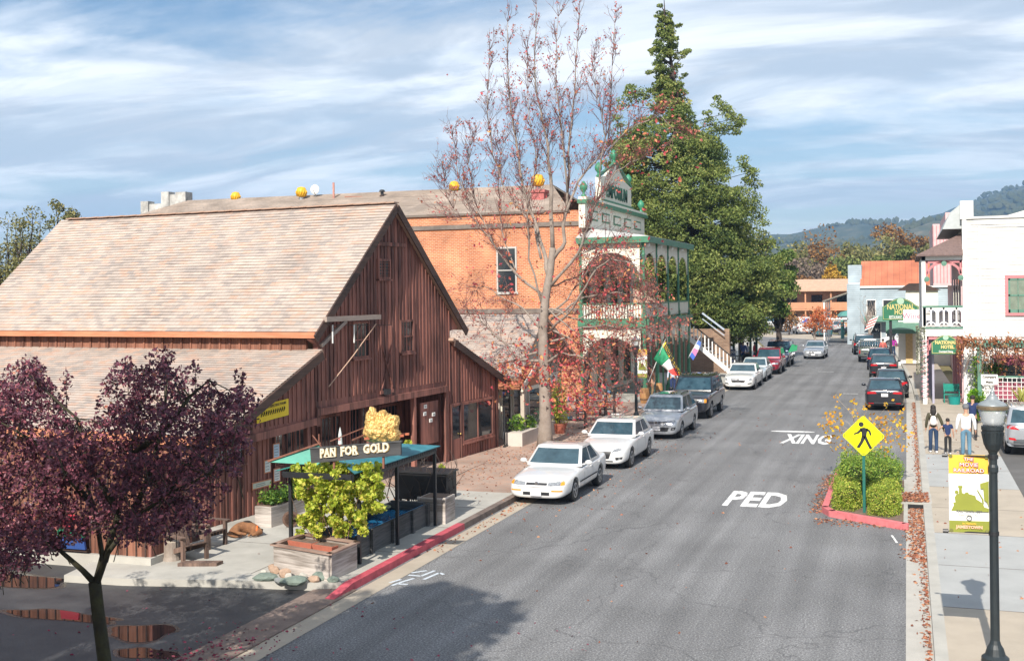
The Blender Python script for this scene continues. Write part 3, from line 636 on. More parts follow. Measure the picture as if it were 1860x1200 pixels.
# side window
p1 = YP(905, 452, YE0); p2 = YP(937, 530, YE0); fm = MB(); x0, x1, z0, z1 = p1.x, p2.x, p2.z, p1.z
for a, b, c_, d_ in [(x0-.09, x0, z0, z1), (x1, x1+.09, z0, z1), (x0-.09, x1+.09, z1, z1+.1), (x0-.15, x1+.15, z0-.12, z0), (x0, x1, (z0+z1)/2-.03, (z0+z1)/2+.03)]: fm.box(a, b, YE0-.08, YE0-.003, c_, d_)
w_ = fm.build('window', M('window_grey', (.45, .43, .4), .7, .1, 3, .05), emp, world=True); gm = MB().box(x0, x1, YE0-.03, YE0-.004, z0, z1); go = gm.build('pane', GLASS, emp, world=True); go.parent = w_
# balcony
XO = -12.95; CYS = [58.6, 61.8, 64.95, 68.1, 71.3]; ZF, ZE = 4.35, 8.62
m = MB().prism([(XW, YE0-.6, 4.0), (XO+.15, YE0-.6, 4.0), (XO+.15, YE0-.6, 4.35), (XW, YE0-.6, 4.35)], (0, YE1-YE0+.8, 0)); m.build('balcony_floor', GRN, emp, world=True)
m = MB(); e = .35
ys0, ys1 = CYS[0]-e, CYS[-1]+e; zr = 9.35
m.add([(XW, ys0, ZE+.12), (XO+e, ys0, ZE+.12), (XO+e, ys1, ZE+.12), (XW, ys1, ZE+.12), (XW, ys0+2.2, zr), (XW, ys1-2.2, zr), (XW, ys0, ZE+.04), (XO+e, ys0, ZE+.04), (XO+e, ys1, ZE+.04), (XW, ys1, ZE+.04)],
      [(0, 1, 4), (1, 2, 5, 4), (2, 3, 5), (6, 9, 8, 7), (0, 6, 7, 1), (1, 7, 8, 2), (2, 8, 9, 3)]); m.build('balcony_roof', TINR, emp, world=True)
MB().box(XW, XO+e+.02, ys0-.02, ys0+.03, ZE-.22, ZE+.1).box(XO+e-.03, XO+e+.02, ys0+.03, ys1, ZE-.22, ZE+.1).build('eave_board', GRN, emp, world=True)
MB().box(XW, XO+.1, CYS[0]-.12, CYS[0]-.06, 4.05, 4.4).box(XO+.17, XO+.26, CYS[0]-.06, CYS[-1]+.2, 4.0, 4.4).build('floor_beam', GRN, emp, world=True)
def column(x, y, z0, z1, wd=.13):
    c = MB(); c.box(x-wd, x+wd, y-wd, y+wd, z0, z0+.35); c.lathe([(wd*.85, z0+.35), (wd*.75, z0+.5), (wd*.62, z1-.9), (wd*.9, z1-.78), (wd*.62, z1-.7)], (x, y, 0), 10)
    c.lathe([(wd*.62, z1-.75), (wd*.7, z1-.3)], (x, y, 0), 10); c.box(x-wd*.8, x+wd*.8, y-wd*.8, y+wd*.8, z1-.3, z1); return c
for y in CYS:
    column(XO, y, .15, 4.0, .15).build('column', GRN, emp, world=True); column(XO, y, 4.35, ZE-.05, .11).build('column', GRN, emp, world=True)
for z0, z1 in ((.15, 4.0), (4.35, ZE)): column(XW+.15, CYS[0], z0, z1, .12).build('column', GRN, emp, world=True)
def arch_panel(p0, p1, zb, zt, pointed=False, th=.05, nseg=14, drop=1.15, leg=.1):
    """cream spandrel between two columns with an arch cut from its lower edge"""
    p0, p1 = Vector(p0), Vector(p1); L_ = (p1-p0).length; dr = (p1-p0)/L_; nr = Vector((0, 0, 1)).cross(dr)*th; m_ = MB()
    for i in range(nseg):
        a, b = i/nseg, (i+1)/nseg
        def zz(k_):
            q = abs(2*k_-1); h = (1-q**1.5)*(drop) if pointed else math.sqrt(max(0, 1-q*q))*drop
            return zb+h
        A_, B_ = p0+dr*(leg+(L_-2*leg)*a), p0+dr*(leg+(L_-2*leg)*b); za, zb_ = zz(a), zz(b)
        m_.prism([(A_.x, A_.y, za), (B_.x, B_.y, zb_), (B_.x, B_.y, zt), (A_.x, A_.y, zt)], nr)
    return m_
for a, b in zip(CYS, CYS[1:]):
    n_ = 1
    arch_panel((XO, a, 0), (XO, b, 0), 6.85, ZE-.02, False, .06, 14, 1.05).build('arch', CREAM, emp, world=True)
    for q in range(2):
        y0, y1 = a+(b-a)*q/2, a+(b-a)*(q+1)/2; arch_panel((XO, y0, 0), (XO, y1, 0), 2.75, 4.0, True, .06, 10, 1.0, .05).build('arch', CREAM, emp, world=True)
    MB().box(XO-.04, XO+.04, (a+b)/2-.04, (a+b)/2+.04, .15, 3.2).build('post', GRN, emp, world=True)
    r = MB().box(XO-.05, XO+.05, a, b, 5.18, 5.26).box(XO-.04, XO+.04, a, b, 4.45, 4.51); r.build('rail', GRN, emp, world=True)
    bl_ = MB(); y = a+.15
    while y < b-.1: bl_.box(XO-.02, XO+.02, y-.055, y+.055, 4.51, 5.18); y += .155
    struct(bl_.build('balusters', CREAM, emp, world=True), 'stuff')
    MB().lathe([(.10, 0), (.10, .16), (.05, .17), (.05, .2)], (XO+.1, a+.25, ZE-.32), 10, 'x').build('bracket', WHT, emp, world=True)
arch_panel((XW, CYS[0], 0), (XO, CYS[0], 0), 6.4, ZE-.02, False, .06, 22, 1.5, .2).build('arch', CREAM, emp, world=True)
arch_panel((XW, CYS[0], 0), (XO, CYS[0], 0), 1.9, 4.0, False, .06, 22, 1.55, .2).build('arch', CREAM, emp, world=True)
MB().box(XW, XO, CYS[0]-.05, CYS[0]+.05, 5.18, 5.26).build('rail', GRN, emp, world=True)
bl_ = MB(); x = XW+.2
while x < XO-.1: bl_.box(x-.05, x+.05, CYS[0]-.02, CYS[0]+.02, 4.45, 5.18); x += .15
struct(bl_.build('balusters', CREAM, emp, world=True), 'stuff')
# shop fronts and upper doors behind the columns
for y in (60, 63.2, 66.4, 69.6):
    for z0, z1 in ((.5, 3.0), (4.9, 7.2)):
        f_ = MB()
        for a, b, c_, d_ in [(y-.75, y-.65, z0, z1), (y+.65, y+.75, z0, z1), (y-.75, y+.75, z1, z1+.12), (y-.75, y+.75, z0-.1, z0)]: f_.box(XW-.005, XW+.07, a, b, c_, d_)
        w_ = f_.build('window', GRN, emp, world=True); pn = MB().box(XW, XW+.02, y-.65, y+.65, z0, z1).build('pane', GLASS, emp, world=True); pn.parent = w_
# parapet with pediment, cornice, urns and name board
m = MB().box(XW, XW+.35, YE0-.1, 73.5, 9.3, 10.6); m.build('parapet', CREAM, emp, world=True)
MB().box(XW-.05, XW+.55, YE0-.2, 73.7, 10.6, 10.8).build('cornice', GRN, emp, world=True)
MB().box(XW+.01, XW+.5, YE0-.15, 73.6, 10.8, 10.95).build('cornice', CREAM, emp, world=True)
for i in range(5):
    y = 60.6+i*2.7; MB().box(XW+.35, XW+.39, y-.85, y+.85, 9.75, 10.3).build('panel', GRN, emp, world=True); MB().box(XW+.39, XW+.40, y-.72, y+.72, 9.84, 10.21).build('panel', CREAM, emp, world=True)
MB().prism([(XW+.05, 62.3, 10.95), (XW+.05, 69.8, 10.95), (XW+.05, 69.8, 12.3), (XW+.05, 68.2, 12.5), (XW+.05, 66, 13.35), (XW+.05, 63.9, 12.5), (XW+.05, 62.3, 12.3)], (.3, 0, 0)).build('pediment', CREAM, emp, world=True)
for a, b in [((XW+.3, 62.1, 12.35), (XW+.3, 66, 13.5)), ((XW+.3, 70, 12.35), (XW+.3, 66, 13.5)), ((XW+.4, 62.3, 11.0), (XW+.4, 69.8, 11.0))]: MB().bar(a, b, .16, .14).build('cornice', GRN, emp, world=True)
def urn(x, y, z, s_=1): return MB().lathe([(.16*s_, 0), (.16*s_, .12*s_), (.07*s_, .2*s_), (.09*s_, .3*s_), (.24*s_, .5*s_), (.26*s_, .68*s_), (.16*s_, .86*s_), (.03*s_, 1.0*s_)], (x, y, z), 12)
for y, z in ((59.2, 10.95), (62.4, 12.3), (66, 13.4), (69.7, 12.3), (73.2, 10.95)): urn(XW+.2, y, z, .85).build('urn', flat('urn_green', (.04, .22, .12), .5), emp, smooth=True, world=True)
t = MB(); text_on(t, 'EMPORIUM', 1.05, (XW+.37, 66.05, 11.62), (0, 1, 0), (0, 0, 1), thick=.05, bold=.03); t.build('name_lettering', GRND, emp, world=True)
text_on(MB(), '1', 1, (0, 0, 0), (1, 0, 0), (0, 0, 1))
# chimney and things on the brick building's roof
t = thing('chimney_stack', 'pink-red square chimney rising from the grey roof with a yellow turbine on top', 'chimney', YP(981, 392, 61.5))
q0, q1 = YP(969, 388, 61.5), YP(991, 350, 61.5); cx = (q0.x+q1.x)/2; hw = (q1.x-q0.x)/2
t.location = (cx, 61.5, q0.z-.8)
MB().box(-hw, hw, -hw, hw, 0, q1.z-q0.z+.8).build('stack', M('pink_brick', (.42, .13, .12), .85, .2, 5, .3), t); MB().box(-hw-.08, hw+.08, -hw-.08, hw+.08, q1.z-q0.z+.8, q1.z-q0.z+.95).build('cap', MATS['pink_brick'], t)
YEL = M('turbine_yellow', (.72, .40, .02), .5, .2, 9, .1)
def turbine(u, v, y, lab, r_=.33, z=None):
    p = YP(u, v, y); t = thing('turbine_vent', lab, 'roof vent', (p.x, y, p.z-r_), 0, 'round yellow turbine vents on the roofs'); f = MB()
    MB().lathe([(.16, -.35), (.16, 0)], n=12).build('neck', flat('zinc', (.4, .4, .4), .4, metal=.8), t)
    f.lathe([(.1, 0), (r_*.8, .08), (r_, r_), (r_*.8, r_*1.75), (.08, r_*2)], n=18)
    for k_ in range(14):
        a = 2*PI*k_/14; f.tube([(math.cos(a)*r_*.85, math.sin(a)*r_*.85, .08), (math.cos(a+.3)*r_*1.06, math.sin(a+.3)*r_*1.06, r_), (math.cos(a+.55)*r_*.6, math.sin(a+.55)*r_*.6, r_*1.85)], .03, 4)
    f.build('turbine', YEL, t, smooth=True)
turbine(428, 357, 64.5, 'half-hidden yellow turbine vent, leftmost along the ridge', .3)
turbine(547.5, 349, 63.6, 'round yellow turbine vent beside the white satellite dish', .33)
turbine(825, 338, 64, 'yellow turbine vent behind the left branches of the bare maple', .3)
turbine(977, 328, 61.5, 'yellow turbine vent on top of the pink-red chimney', .36)
p = YP(573, 346, 64); t = thing('satellite_dish', 'small white satellite dish on the roof ridge', 'satellite dish', (p.x, 64, p.z-.5)); MB().tube([(0, 0, -.2), (0, 0, .35), (0, -.05, .5)], .03, 6).build('mast', flat('zinc', (.4,.4,.4)), t)
MB().lathe([(.01, .06), (.15, .05), (.3, 0), (.3, .02), (.15, .08), (.01, .1)], (0, -.1, .55), 20, 'y').build('dish', WHT, t, smooth=True)
MB().tube([(0, -.1, .3), (.02, -.38, .55)], .02, 5).build('feed_arm', BLK, t)
p = YP(606, 345, 63.5); t = thing('vent_pipe', 'thin pink upright pipe on the grey roof', 'pipe', (p.x, 63.5, p.z-.8)); MB().tube([(0, 0, 0), (0, 0, 1.25)], .07, 8).build('pipe', M('rusty_pipe', (.45, .22, .18), .8, .2, 4, 0), t); MB().lathe([(.18, 0), (.08, .15)], n=10).build('flashing', flat('zinc', (.4,.4,.4)), t)
for u_, v_, lb in [(694, 344, 'small black roof vent on the grey ridge'), (642, 350, 'low brown roof hatch on the grey roof')]:
    p = YP(u_, v_, 63.5); t = thing('roof_vent' if u_ == 694 else 'roof_hatch', lb, 'vent' if u_ == 694 else 'hatch', (p.x, 63.5, p.z-.35))
    if u_ == 694: MB().lathe([(.1, -.2), (.1, .2), (.2, .2), (.14, .32), (.02, .34)], n=10).build('cowl', BLK, t); MB().lathe([(.2, -.1), (.12, 0)], n=10).build('flashing', TRIM, t)
    else: MB().prism([(-.7, 0, -.3), (.7, 0, -.3), (.55, 0, .12), (-.6, 0, .16)], (0, .8, 0)).build('lid', M('rust_sheet', (.3, .14, .1), .8, .3, 3, .1), t)

# ------------------------------------------------------------ beige cottage between barn and brick building
BEI = M('beige_plaster', (.46, .40, .33), .85, .1, 2, .2)
ct = thing('cottage', 'low beige shop with shingled roof and small gabled porch beside the barn', 'building', (-15.2, 46, 0))
shingled('roof', ct, Vector((-14.2, 42.0, 2.55))-ct.location, Vector((-30, 42.0, 2.55))-ct.location, Vector((-14.6, 46.6, 4.95))-ct.location, Vector((-30, 46.6, 4.95))-ct.location, SHIN, .15)
shingled('roof', ct, Vector((-14.2, 51.2, 2.55))-ct.location, Vector((-30, 51.2, 2.55))-ct.location, Vector((-14.6, 46.6, 4.95))-ct.location, Vector((-30, 46.6, 4.95))-ct.location, SHIN, .15)
MB().prism([(-15.4, 42.4, 0), (-15.4, 51, 0), (-15.4, 51, 2.6), (-15.4, 46.6, 4.8), (-15.4, 42.4, 2.6)], (.2, 0, 0)).build('wall', BEI, ct, world=True)
MB().box(-30, -15.4, 42.4, 42.6, 0, 2.7).build('wall', BEI, ct, world=True)
RST = M('rust_tiles', (.42, .17, .09), .85, .2, 4, .3)
shingled('porch_roof', ct, Vector((-14.1, 41.6, 2.25))-ct.location, Vector((-14.1, 43.3, 2.9))-ct.location, Vector((-15.4, 41.6, 2.25))-ct.location, Vector((-15.4, 43.3, 2.9))-ct.location, RST, .3)
a_ = (-14.0, 41.7, 2.22); b_ = (-14.0, 43.4, 2.95); c_ = (-14.0, 45.2, 2.22)
MB().prism([a_, b_, c_], (-1.4, 0, 0)).build('porch_roof', RST, ct, world=True)
MB().bar((-13.97, 41.6, 2.2), (-13.97, 43.4, 2.98), .06, .2).bar((-13.97, 45.3, 2.2), (-13.97, 43.4, 2.98), .06, .2).box(-14.02, -13.95, 41.6, 45.3, 2.08, 2.22).build('barge_board', CREAM, ct, world=True)
for y in (41.8, 45.1): MB().box(-14.1, -13.95, y-.08, y+.08, .15, 2.1).build('porch_post', BEI, ct, world=True)
for y0, y1, z0, z1 in [(42.6, 43.6, .2, 2.1), (44.0, 45.0, .9, 2.0), (46.0, 47.5, .7, 2.1), (48.3, 50.4, .7, 2.2)]:
    f_ = MB()
    for a, b, c2_, d2_ in [(y0-.06, y0, z0, z1), (y1, y1+.06, z0, z1), (y0-.06, y1+.06, z1, z1+.06), (y0-.06, y1+.06, z0-.06, z0)]: f_.box(-15.2, -15.14, a, b, c2_, d2_)
    w_ = f_.build('window', CREAM, ct, world=True); pn = MB().box(-15.195, -15.17, y0, y1, z0, z1).build('pane', GLASS, ct, world=True); pn.parent = w_
wl = MB().prism([(-14.3, 40.4, .15), (-13.6, 40.4, .15), (-13.55, 44.6, .15), (-13.85, 44.8, .15), (-14.1, 41.1, .15)], (0, 0, .5)); o = wl.build('low_wall', M('pale_plaster', (.52, .47, .42), .85, .08, 3, .1)); tag(o, 'low pale plaster planter wall in front of the beige shop', 'wall')

# ------------------------------------------------------------ staircase, terrace wall and shelter beyond the balcony
sw = thing('staircase', 'white and black outdoor staircase coming down beside the balcony', 'staircase', (-13.6, 75.5, 0))
st = MB(); n_ = 14
for i in range(n_): x = -14+i*.27; z = 3.3-i*.235; st.box(x, x+.3, 75.2, 76.3, z-.05, z)
st.build('treads', M('grey_tread', (.3, .3, .3), .8, .15, 4, .1), sw, world=True)
MB().bar((-14.1, 75.15, 3.15), (-10.15, 75.15, -.15), .06, .28).build('stringer', WHT, sw, world=True)
MB().bar((-14.1, 75.15, 4.25), (-10.2, 75.15, 1.0), .08, .07).build('handrail', BLK, sw, world=True)
bl_ = MB(); x = -14.0
while x < -10.3: z = 3.2-(x+14.1)*.835; bl_.box(x-.035, x+.035, 75.1, 75.16, z, z+1.0); x += .24
struct(bl_.build('balusters', WHT, sw, world=True), 'stuff')
TBR = bricks('brown_brick', (.26, .16, .11), (.33, .22, .15), (.2, .15, .11), .3, .1, 'xz', .012, .9, .35)
o = MB().box(-18, -11.6, 79.5, 80, 0, 3.2).build('terrace_wall', TBR); tag(o, 'brown brick wall behind the outdoor staircase', 'wall')
GREYB = M('blue_grey_rail', (.38, .44, .52), .6, .2, 5, 0)
t = thing('ramp_rail', 'pale sloping rail above the brown brick wall', 'railing', (-13, 79.3, 3.9)); MB().bar((-13.4, 79.2, 4.3), (-11.9, 79.2, 3.15), .05, .12).build('rail', GREYB, t, world=True); MB().bar((-13.4, 79.2, 3.9), (-11.9, 79.2, 2.75), .04, .06).build('rail', GREYB, t, world=True)
kx0, kx1, ky0, ky1 = -12.45, -10.75, 84, 87.5
t = thing('street_shelter', 'open dark green shelter with a flat grey roof on the pavement', 'shelter', (-11.5, 85.5, .15))
for x in (kx0, kx1):
    for y in (ky0, ky1): MB().box(x-.08, x+.08, y-.08, y+.08, .15, 2.7).build('post', GRND, t, world=True)
MB().box(kx0-.3, kx1+.35, ky0-.3, ky1+.3, 2.7, 2.82).build('roof', M('weathered_roof', (.3, .28, .26), .9, .3, 2, .2), t, world=True)
MB().box(kx0-.2, kx1+.25, ky0-.2, ky1+.2, 2.5, 2.7).build('beam', GRND, t, world=True)
MB().prism([(kx0+.6, ky0-.2, 2.82), (kx1+.2, ky0-.2, 2.82), (kx1+.2, ky0-.2, 3.35), (kx0+.9, ky0-.2, 3.5)], (0, .06, 0)).build('roof_sign', M('silver_board', (.5, .52, .52), .6, .25, 3, .1), t, world=True)
MB().box(kx0, kx1+.1, ky0-.03, ky0+.03, 1.05, 1.12).build('rail', GRND, t, world=True)
bl_ = MB(); x = kx0+.1
while x < kx1: bl_.box(x-.02, x+.02, ky0-.02, ky0+.02, .2, 1.05); x += .13
struct(bl_.build('balusters', WHT, t, world=True), 'stuff')
t = thing('wagon_wheel', 'dark round wheel leaning on the shelter rail', 'wheel', (-10.95, 83.85, .9)); MB().lathe([(.3, -.03), (.38, -.03), (.38, .03), (.3, .03), (.3, -.03)], n=20, axis='y').build('rim', BLK, t)
sp = MB()
for k_ in range(6): a = PI*k_/6; sp.bar((.3*math.cos(a), 0, .3*math.sin(a)), (-.3*math.cos(a), 0, -.3*math.sin(a)), .035, .035, up=(0, 1, 0))
sp.build('spokes', BLK, t)
def hung_sign(name, lab, u0, v0, u1, v1, y, mat, txt=None, tmat=None, size=.3, pole=None, grp=None, header=None):
    a = YP(u0, v1, y); b = YP(u1, v0, y); t = thing(name, lab, 'sign', ((a.x+b.x)/2, y, a.z), 0, grp); hw = (b.x-a.x)/2; h_ = b.z-a.z
    MB().box(-hw, hw, -.03, .03, 0, h_).build('board', mat, t)
    if header: MB().box(-hw-.05, hw+.05, -.04, .04, h_, h_+header[1]).build('header', header[0], t)
    if txt:
        m_ = MB(); n_ = len(txt)
        for i, s_ in enumerate(txt): text_on(m_, s_, size, (0, -.035, h_*(1-(i+.5)/n_)), (1, 0, 0), (0, 0, 1), thick=.01, bold=.008)
        m_.build('lettering', tmat, t)
    if pole: MB().box(-.05, .05, .035, .12, pole-a.z, h_).build('post', BLK, t)
    return t
hung_sign('hanging_sign', 'white sign with teal top hanging by the shelter', 1313, 612, 1324, 630, 83, WHT, header=(flat('teal', (.02, .3, .25)), .2), pole=.15)
hung_sign('menu_board', 'tall blue and white menu board against the shelter post', 1326, 634, 1336, 664, 83.2, flat('blue_board', (.12, .16, .28)), ['FOOD', 'ICE', 'CREAM'], WHT, .22, pole=.15)
o = MB().tube([(-11.35, 82.5, .15), (-11.35, 82.5, 4.3)], .07, 8); o = o.build('black_post', BLK); tag(o, 'slim black post in front of the shelter', 'post')

# ------------------------------------------------------------ hotel on the right
HW = M('white_clapboard', (.66, .65, .62), .6, .16, .7, .08)
PINK = M('pink_paint', (.50, .19, .20), .6, .12, 3, .08); SAL = M('pale_pink_paint', (.60, .42, .42), .65, .1, 3, .08); HG = M('hotel_green', (.10, .22, .16), .55, .15, 4, .08)
ht = thing('hotel', 'white clapboard hotel with pink trim and a two-storey corner balcony', 'building', (2.6, 60, 0))
m = MB(); z = 0.0
while z < 9.2:                        # lapped boards, each a real sloping strip
    m.prism([(2.65, 60.0, z), (2.65, 60.035, z+.17), (2.65, 60.06, z+.17), (2.65, 60.06, z)], (22, 0, 0)); z += .165
m.build('clapboards', HW, ht, world=True); MB().tube([(3.35, 59.93, 9.1), (3.35, 59.93, 3.4)], .04, 6).build('downpipe', WHT, ht, world=True); MB().tube([(3.0, 59.9, 8.9), (5, 59.9, 8.82), (9, 59.9, 8.9)], .012, 4).build('cable', BLK, ht, world=True)
MB().box(2.65, 25, 60.07, 74, 0, 9.2).build('wall', HW, ht, world=True)
MB().box(2.58, 2.78, 59.95, 60.1, 0, 9.3).build('corner_board', WHT, ht, world=True)
MB().box(2.6, 3.06, 60.12, 74, 9.0, 10.05).build('parapet', WHT, ht, world=True); MB().box(2.5, 3.1, 59.9, 60.3, 9.2, 10.08).build('parapet', WHT, ht, world=True)
MB().box(3.06, 25, 59.92, 60.3, 9.2, 9.3).build('eave_board', WHT, ht, world=True)
MB().prism([(4.3, 60.8, 9.25), (16, 60.8, 9.25), (10, 60.8, 10.9)], (0, 12, 0)).build('rear_roof', TINR, ht, world=True)
m = MB(); m.prism([(2.6, 60.3, 9.15), (2.6, 60.3, 10.0), (2.05, 60.3, 9.55), (1.7, 60.3, 8.75), (2.6, 60.3, 8.75)], (0, 13, 0)); m.build('cornice', M('grey_trim', (.42, .45, .45), .6, .1, 3, .08), ht, world=True)
# battlement of the pink building beyond
for x0, x1, z1, y in [(2.0, 2.7, 10.6, 78), (1.2, 2.4, 9.9, 82)]: pass
# balcony over the pavement
bx0, bx1, by0, by1 = .72, 2.6, 60.0, 73
MB().box(bx0-.05, bx1, by0, by1, 3.5, 3.92).build('balcony_floor', WHT, ht, world=True)
MB().box(bx0-.08, bx1, by0-.04, by0-.005, 3.86, 3.94).build('floor_edge', HG, ht, world=True)
rf = MB(); rf.add([(bx0-.25, by0-.35, 7.5), (bx1+.0, by0-.35, 7.5), (bx1, by0+.9, 8.55), (bx0-.25, by1, 7.5), (bx1, by1, 8.55), (bx0-.25, by0-.35, 7.42), (bx1, by0-.35, 7.42), (bx1, by1, 7.42), (bx0-.25, by1, 7.42)], [(0, 1, 2), (0, 2, 4, 3), (5, 6, 1, 0), (5, 0, 3, 8), (5, 8, 7, 6)])
rf.build('balcony_roof', M('brown_shingle_roof', (.16, .11, .1), .9, .25, 8, .4), ht, world=True)
for i, y in enumerate((60.08, 64.4, 68.7, 72.9)):
    MB().box(bx0-.02, bx0+.16, y-.08, y+.1, 3.92, 7.42).build('balcony_post', WHT, ht, world=True)
    MB().box(bx0-.02, bx0+.18, y-.1, y+.1, .15, 3.5).build('porch_post', WHT, ht, world=True)
    MB().box(bx0+.42, bx0+.52, y+.3, y+.4, .15, 3.5).build('inner_post', M('violet_grey', (.34, .33, .42), .6, .1, 3, 0), ht, world=True)
MB().box(bx0-.02, bx1, by0+.0, by0+.16, 7.22, 7.42).build('beam', WHT, ht, world=True); MB().box(bx0, bx0+.16, by0+.2, by1, 7.22, 7.42).build('beam', WHT, ht, world=True)
m = MB().box(bx0+.12, bx0+.3, 59.98, 60.06, 3.98, 4.98)       # pierced railing panels: three keyhole arches
nb = 3; wd = (bx1-bx0-.12)/nb
m = MB()
for i in range(nb+1): x = bx0+.1+i*wd; m.box(x-.075, x+.075, 60.0, 60.05, 3.98, 4.9)
for i in range(nb):
    x0 = bx0+.1+i*wd+.075; x1 = x0+wd-.15; xc = (x0+x1)/2; hw = (x1-x0)/2
    m.box(xc-.04, xc+.04, 60.0, 60.05, 4.05, 4.9)
    for s_ in range(10):
        a0, a1 = PI*s_/10, PI*(s_+1)/10; q = lambda a, k_=1.0: (xc-hw*math.cos(a)*k_, 4.62+hw*math.sin(a)*k_*.8)
        (ax, az), (cx_, cz) = q(a0), q(a1); m.prism([(ax, 60.0, az), (cx_, 60.0, cz), (cx_, 60.0, 4.9), (ax, 60.0, 4.9)], (0, .05, 0))
        (ax, az), (cx_, cz) = (xc-hw*math.cos(a0), 4.0+hw*math.sin(a0)*.8), (xc-hw*math.cos(a1), 4.0+hw*math.sin(a1)*.8); m.bar((ax, 60.02, az), (cx_, 60.02, cz), .05, .055)
m.build('railing_panel', WHT, ht, world=True)
MB().box(bx0, bx1, 59.97, 60.08, 4.9, 4.99).build('rail', HG, ht, world=True)
m = MB(); y = by0+.3
while y < by1: m.box(bx0+.02, bx0+.07, y, y+.28, 3.98, 4.85); y += .42
m.box(bx0, bx0+.09, by0+.1, by1, 4.85, 4.95); m.build('side_railing', WHT, ht, world=True)
def bracket_arch(z0, zt, nm):
    m_ = MB()
    for s_ in range(16):
        a0, a1 = PI*s_/16, PI*(s_+1)/16; xc = (bx0+bx1)/2+.08; hw = (bx1-bx0)/2-.2; r1 = 1.18
        m_.bar((xc-hw*math.cos(a0), 60.04, z0+.55*math.sin(a0)), (xc-hw*math.cos(a1), 60.04, z0+.55*math.sin(a1)), .09, .12)
    m_.bar((bx0+.2, 60.04, zt-.06), (bx1-.02, 60.04, zt-.06), .09, .12); m_.bar((bx0+.22, 60.04, z0-.25), (bx0+.22, 60.04, zt), .09, .09); m_.bar((bx1-.1, 60.04, z0-.25), (bx1-.1, 60.04, zt), .09, .09)
    return m_.build(nm, PINK, ht, world=True)
bracket_arch(6.55, 7.2, 'arch_trim'); bracket_arch(2.8, 3.45, 'arch_trim')
for x, z in ((bx0+.22, 6.3), ((bx0+bx1)/2+.08, 7.05), (bx1-.1, 6.35)): MB().lathe([(.02, -.03), (.13, -.02), (.13, .04), (.05, .07)], (x, 59.93, z), 12, 'y').build('rosette', HG, ht, world=True)
# wall behind the balcony, in pink, with doors; lower passage panelled in pink
MB().box(2.52, 2.6, 60.3, 73, .15, 3.4).build('passage_wall', SAL, ht, world=True)
MB().box(2.52, 2.6, 60.3, 73, 3.95, 7.4).build('balcony_wall', SAL, ht, world=True)
for y in (62, 65.2, 68.4, 71): MB().box(2.48, 2.52, y-.5, y+.5, .3, 2.6).build('door', PINK, ht, world=True)
for y in (61.2, 63.6, 66.8, 69.8): MB().box(2.46, 2.52, y-.08, y+.08, .2, 3.3).build('pilaster', PINK, ht, world=True)
for y in (62.2, 65.4, 68.6): MB().box(2.48, 2.52, y-.45, y+.45, 4.1, 6.3).build('balcony_door', GLASS, ht, world=True)
# big side window with pink casing and green sash
x0, x1, z0, z1 = 4.62, 5.9, 4.62, 6.28; f_ = MB()
for a, b, c_, d_ in [(x0-.14, x0, z0-.14, z1+.14), (x1, x1+.14, z0-.14, z1+.14), (x0, x1, z1, z1+.14), (x0, x1, z0-.14, z0)]: f_.box(a, b, 59.93, 60.02, c_, d_)
w_ = f_.build('window', PINK, ht, world=True); f_ = MB()
for a, b, c_, d_ in [(x0, x0+.09, z0, z1), (x1-.09, x1, z0, z1), (x0, x1, z1-.09, z1), (x0, x1, z0, z0+.16), (x0, x1, 5.42, 5.5), (x0+.42, x0+.45, z0, z1), (x0+.83, x0+.86, z0, z1)]: f_.box(a, b, 59.95, 60.0, c_, d_)
o = f_.build('sash', HG, ht, world=True); o.parent = w_
o = MB().box(x0, x1, 59.975, 59.99, z0, z1).build('pane', M('curtained_glass', (.18, .22, .17), .1, .2, 3, 0, spec=.8), ht, world=True); o.parent = w_
# ground-floor side: pergola with dry vine, pink door behind white trellis, green post
x0, x1 = 3.95, 5.9; MB().box(x0, x1, 59.9, 59.99, .1, 2.45).build('lower_door', M('plum_door', (.30, .07, .11), .6, .15, 4, .1), ht, world=True); MB().box(x0-.1, x1, 59.86, 59.99, 2.45, 2.6).build('door_head', PINK, ht, world=True)
MB().box(4.35, 5.15, 59.87, 59.9, 1.3, 2.1).build('door_pane', GLASS, ht, world=True)
pg = thing('pergola', 'green timber pergola along the white hotel wall', 'pergola', (4.5, 59, 0))
for x in (3.2, 6.2, 9.2): MB().box(x-.09, x+.09, 58.2, 58.38, .1, 3.05).build('post', HG, pg, world=True)
MB().box(2.7, 10, 58.2, 58.38, 3.05, 3.25).build('beam', HG, pg, world=True); MB().box(3.3, 6.1, 58.26, 58.32, 1.62, 1.7).build('rail', HG, pg, world=True)
m = MB(); x = 3.0
while x < 10: m.box(x, x+.07, 58.0, 60, 3.25, 3.37); x += .5
m.build('rafters', HG, pg, world=True)
tr = thing('trellis', 'white square lattice trellis in front of the plum door', 'trellis', (4.8, 58.29, .1)); m = MB(); x = 3.4
while x < 6.1: m.box(x, x+.025, 58.27, 58.3, .1, 1.62); x += .2
z = .2
while z < 1.6: m.box(3.35, 6.1, 58.265, 58.27+.0, z, z+.025) if False else m.box(3.35, 6.1, 58.24, 58.265, z, z+.025); z += .2
m.build('lattice', WHT, tr, world=True)
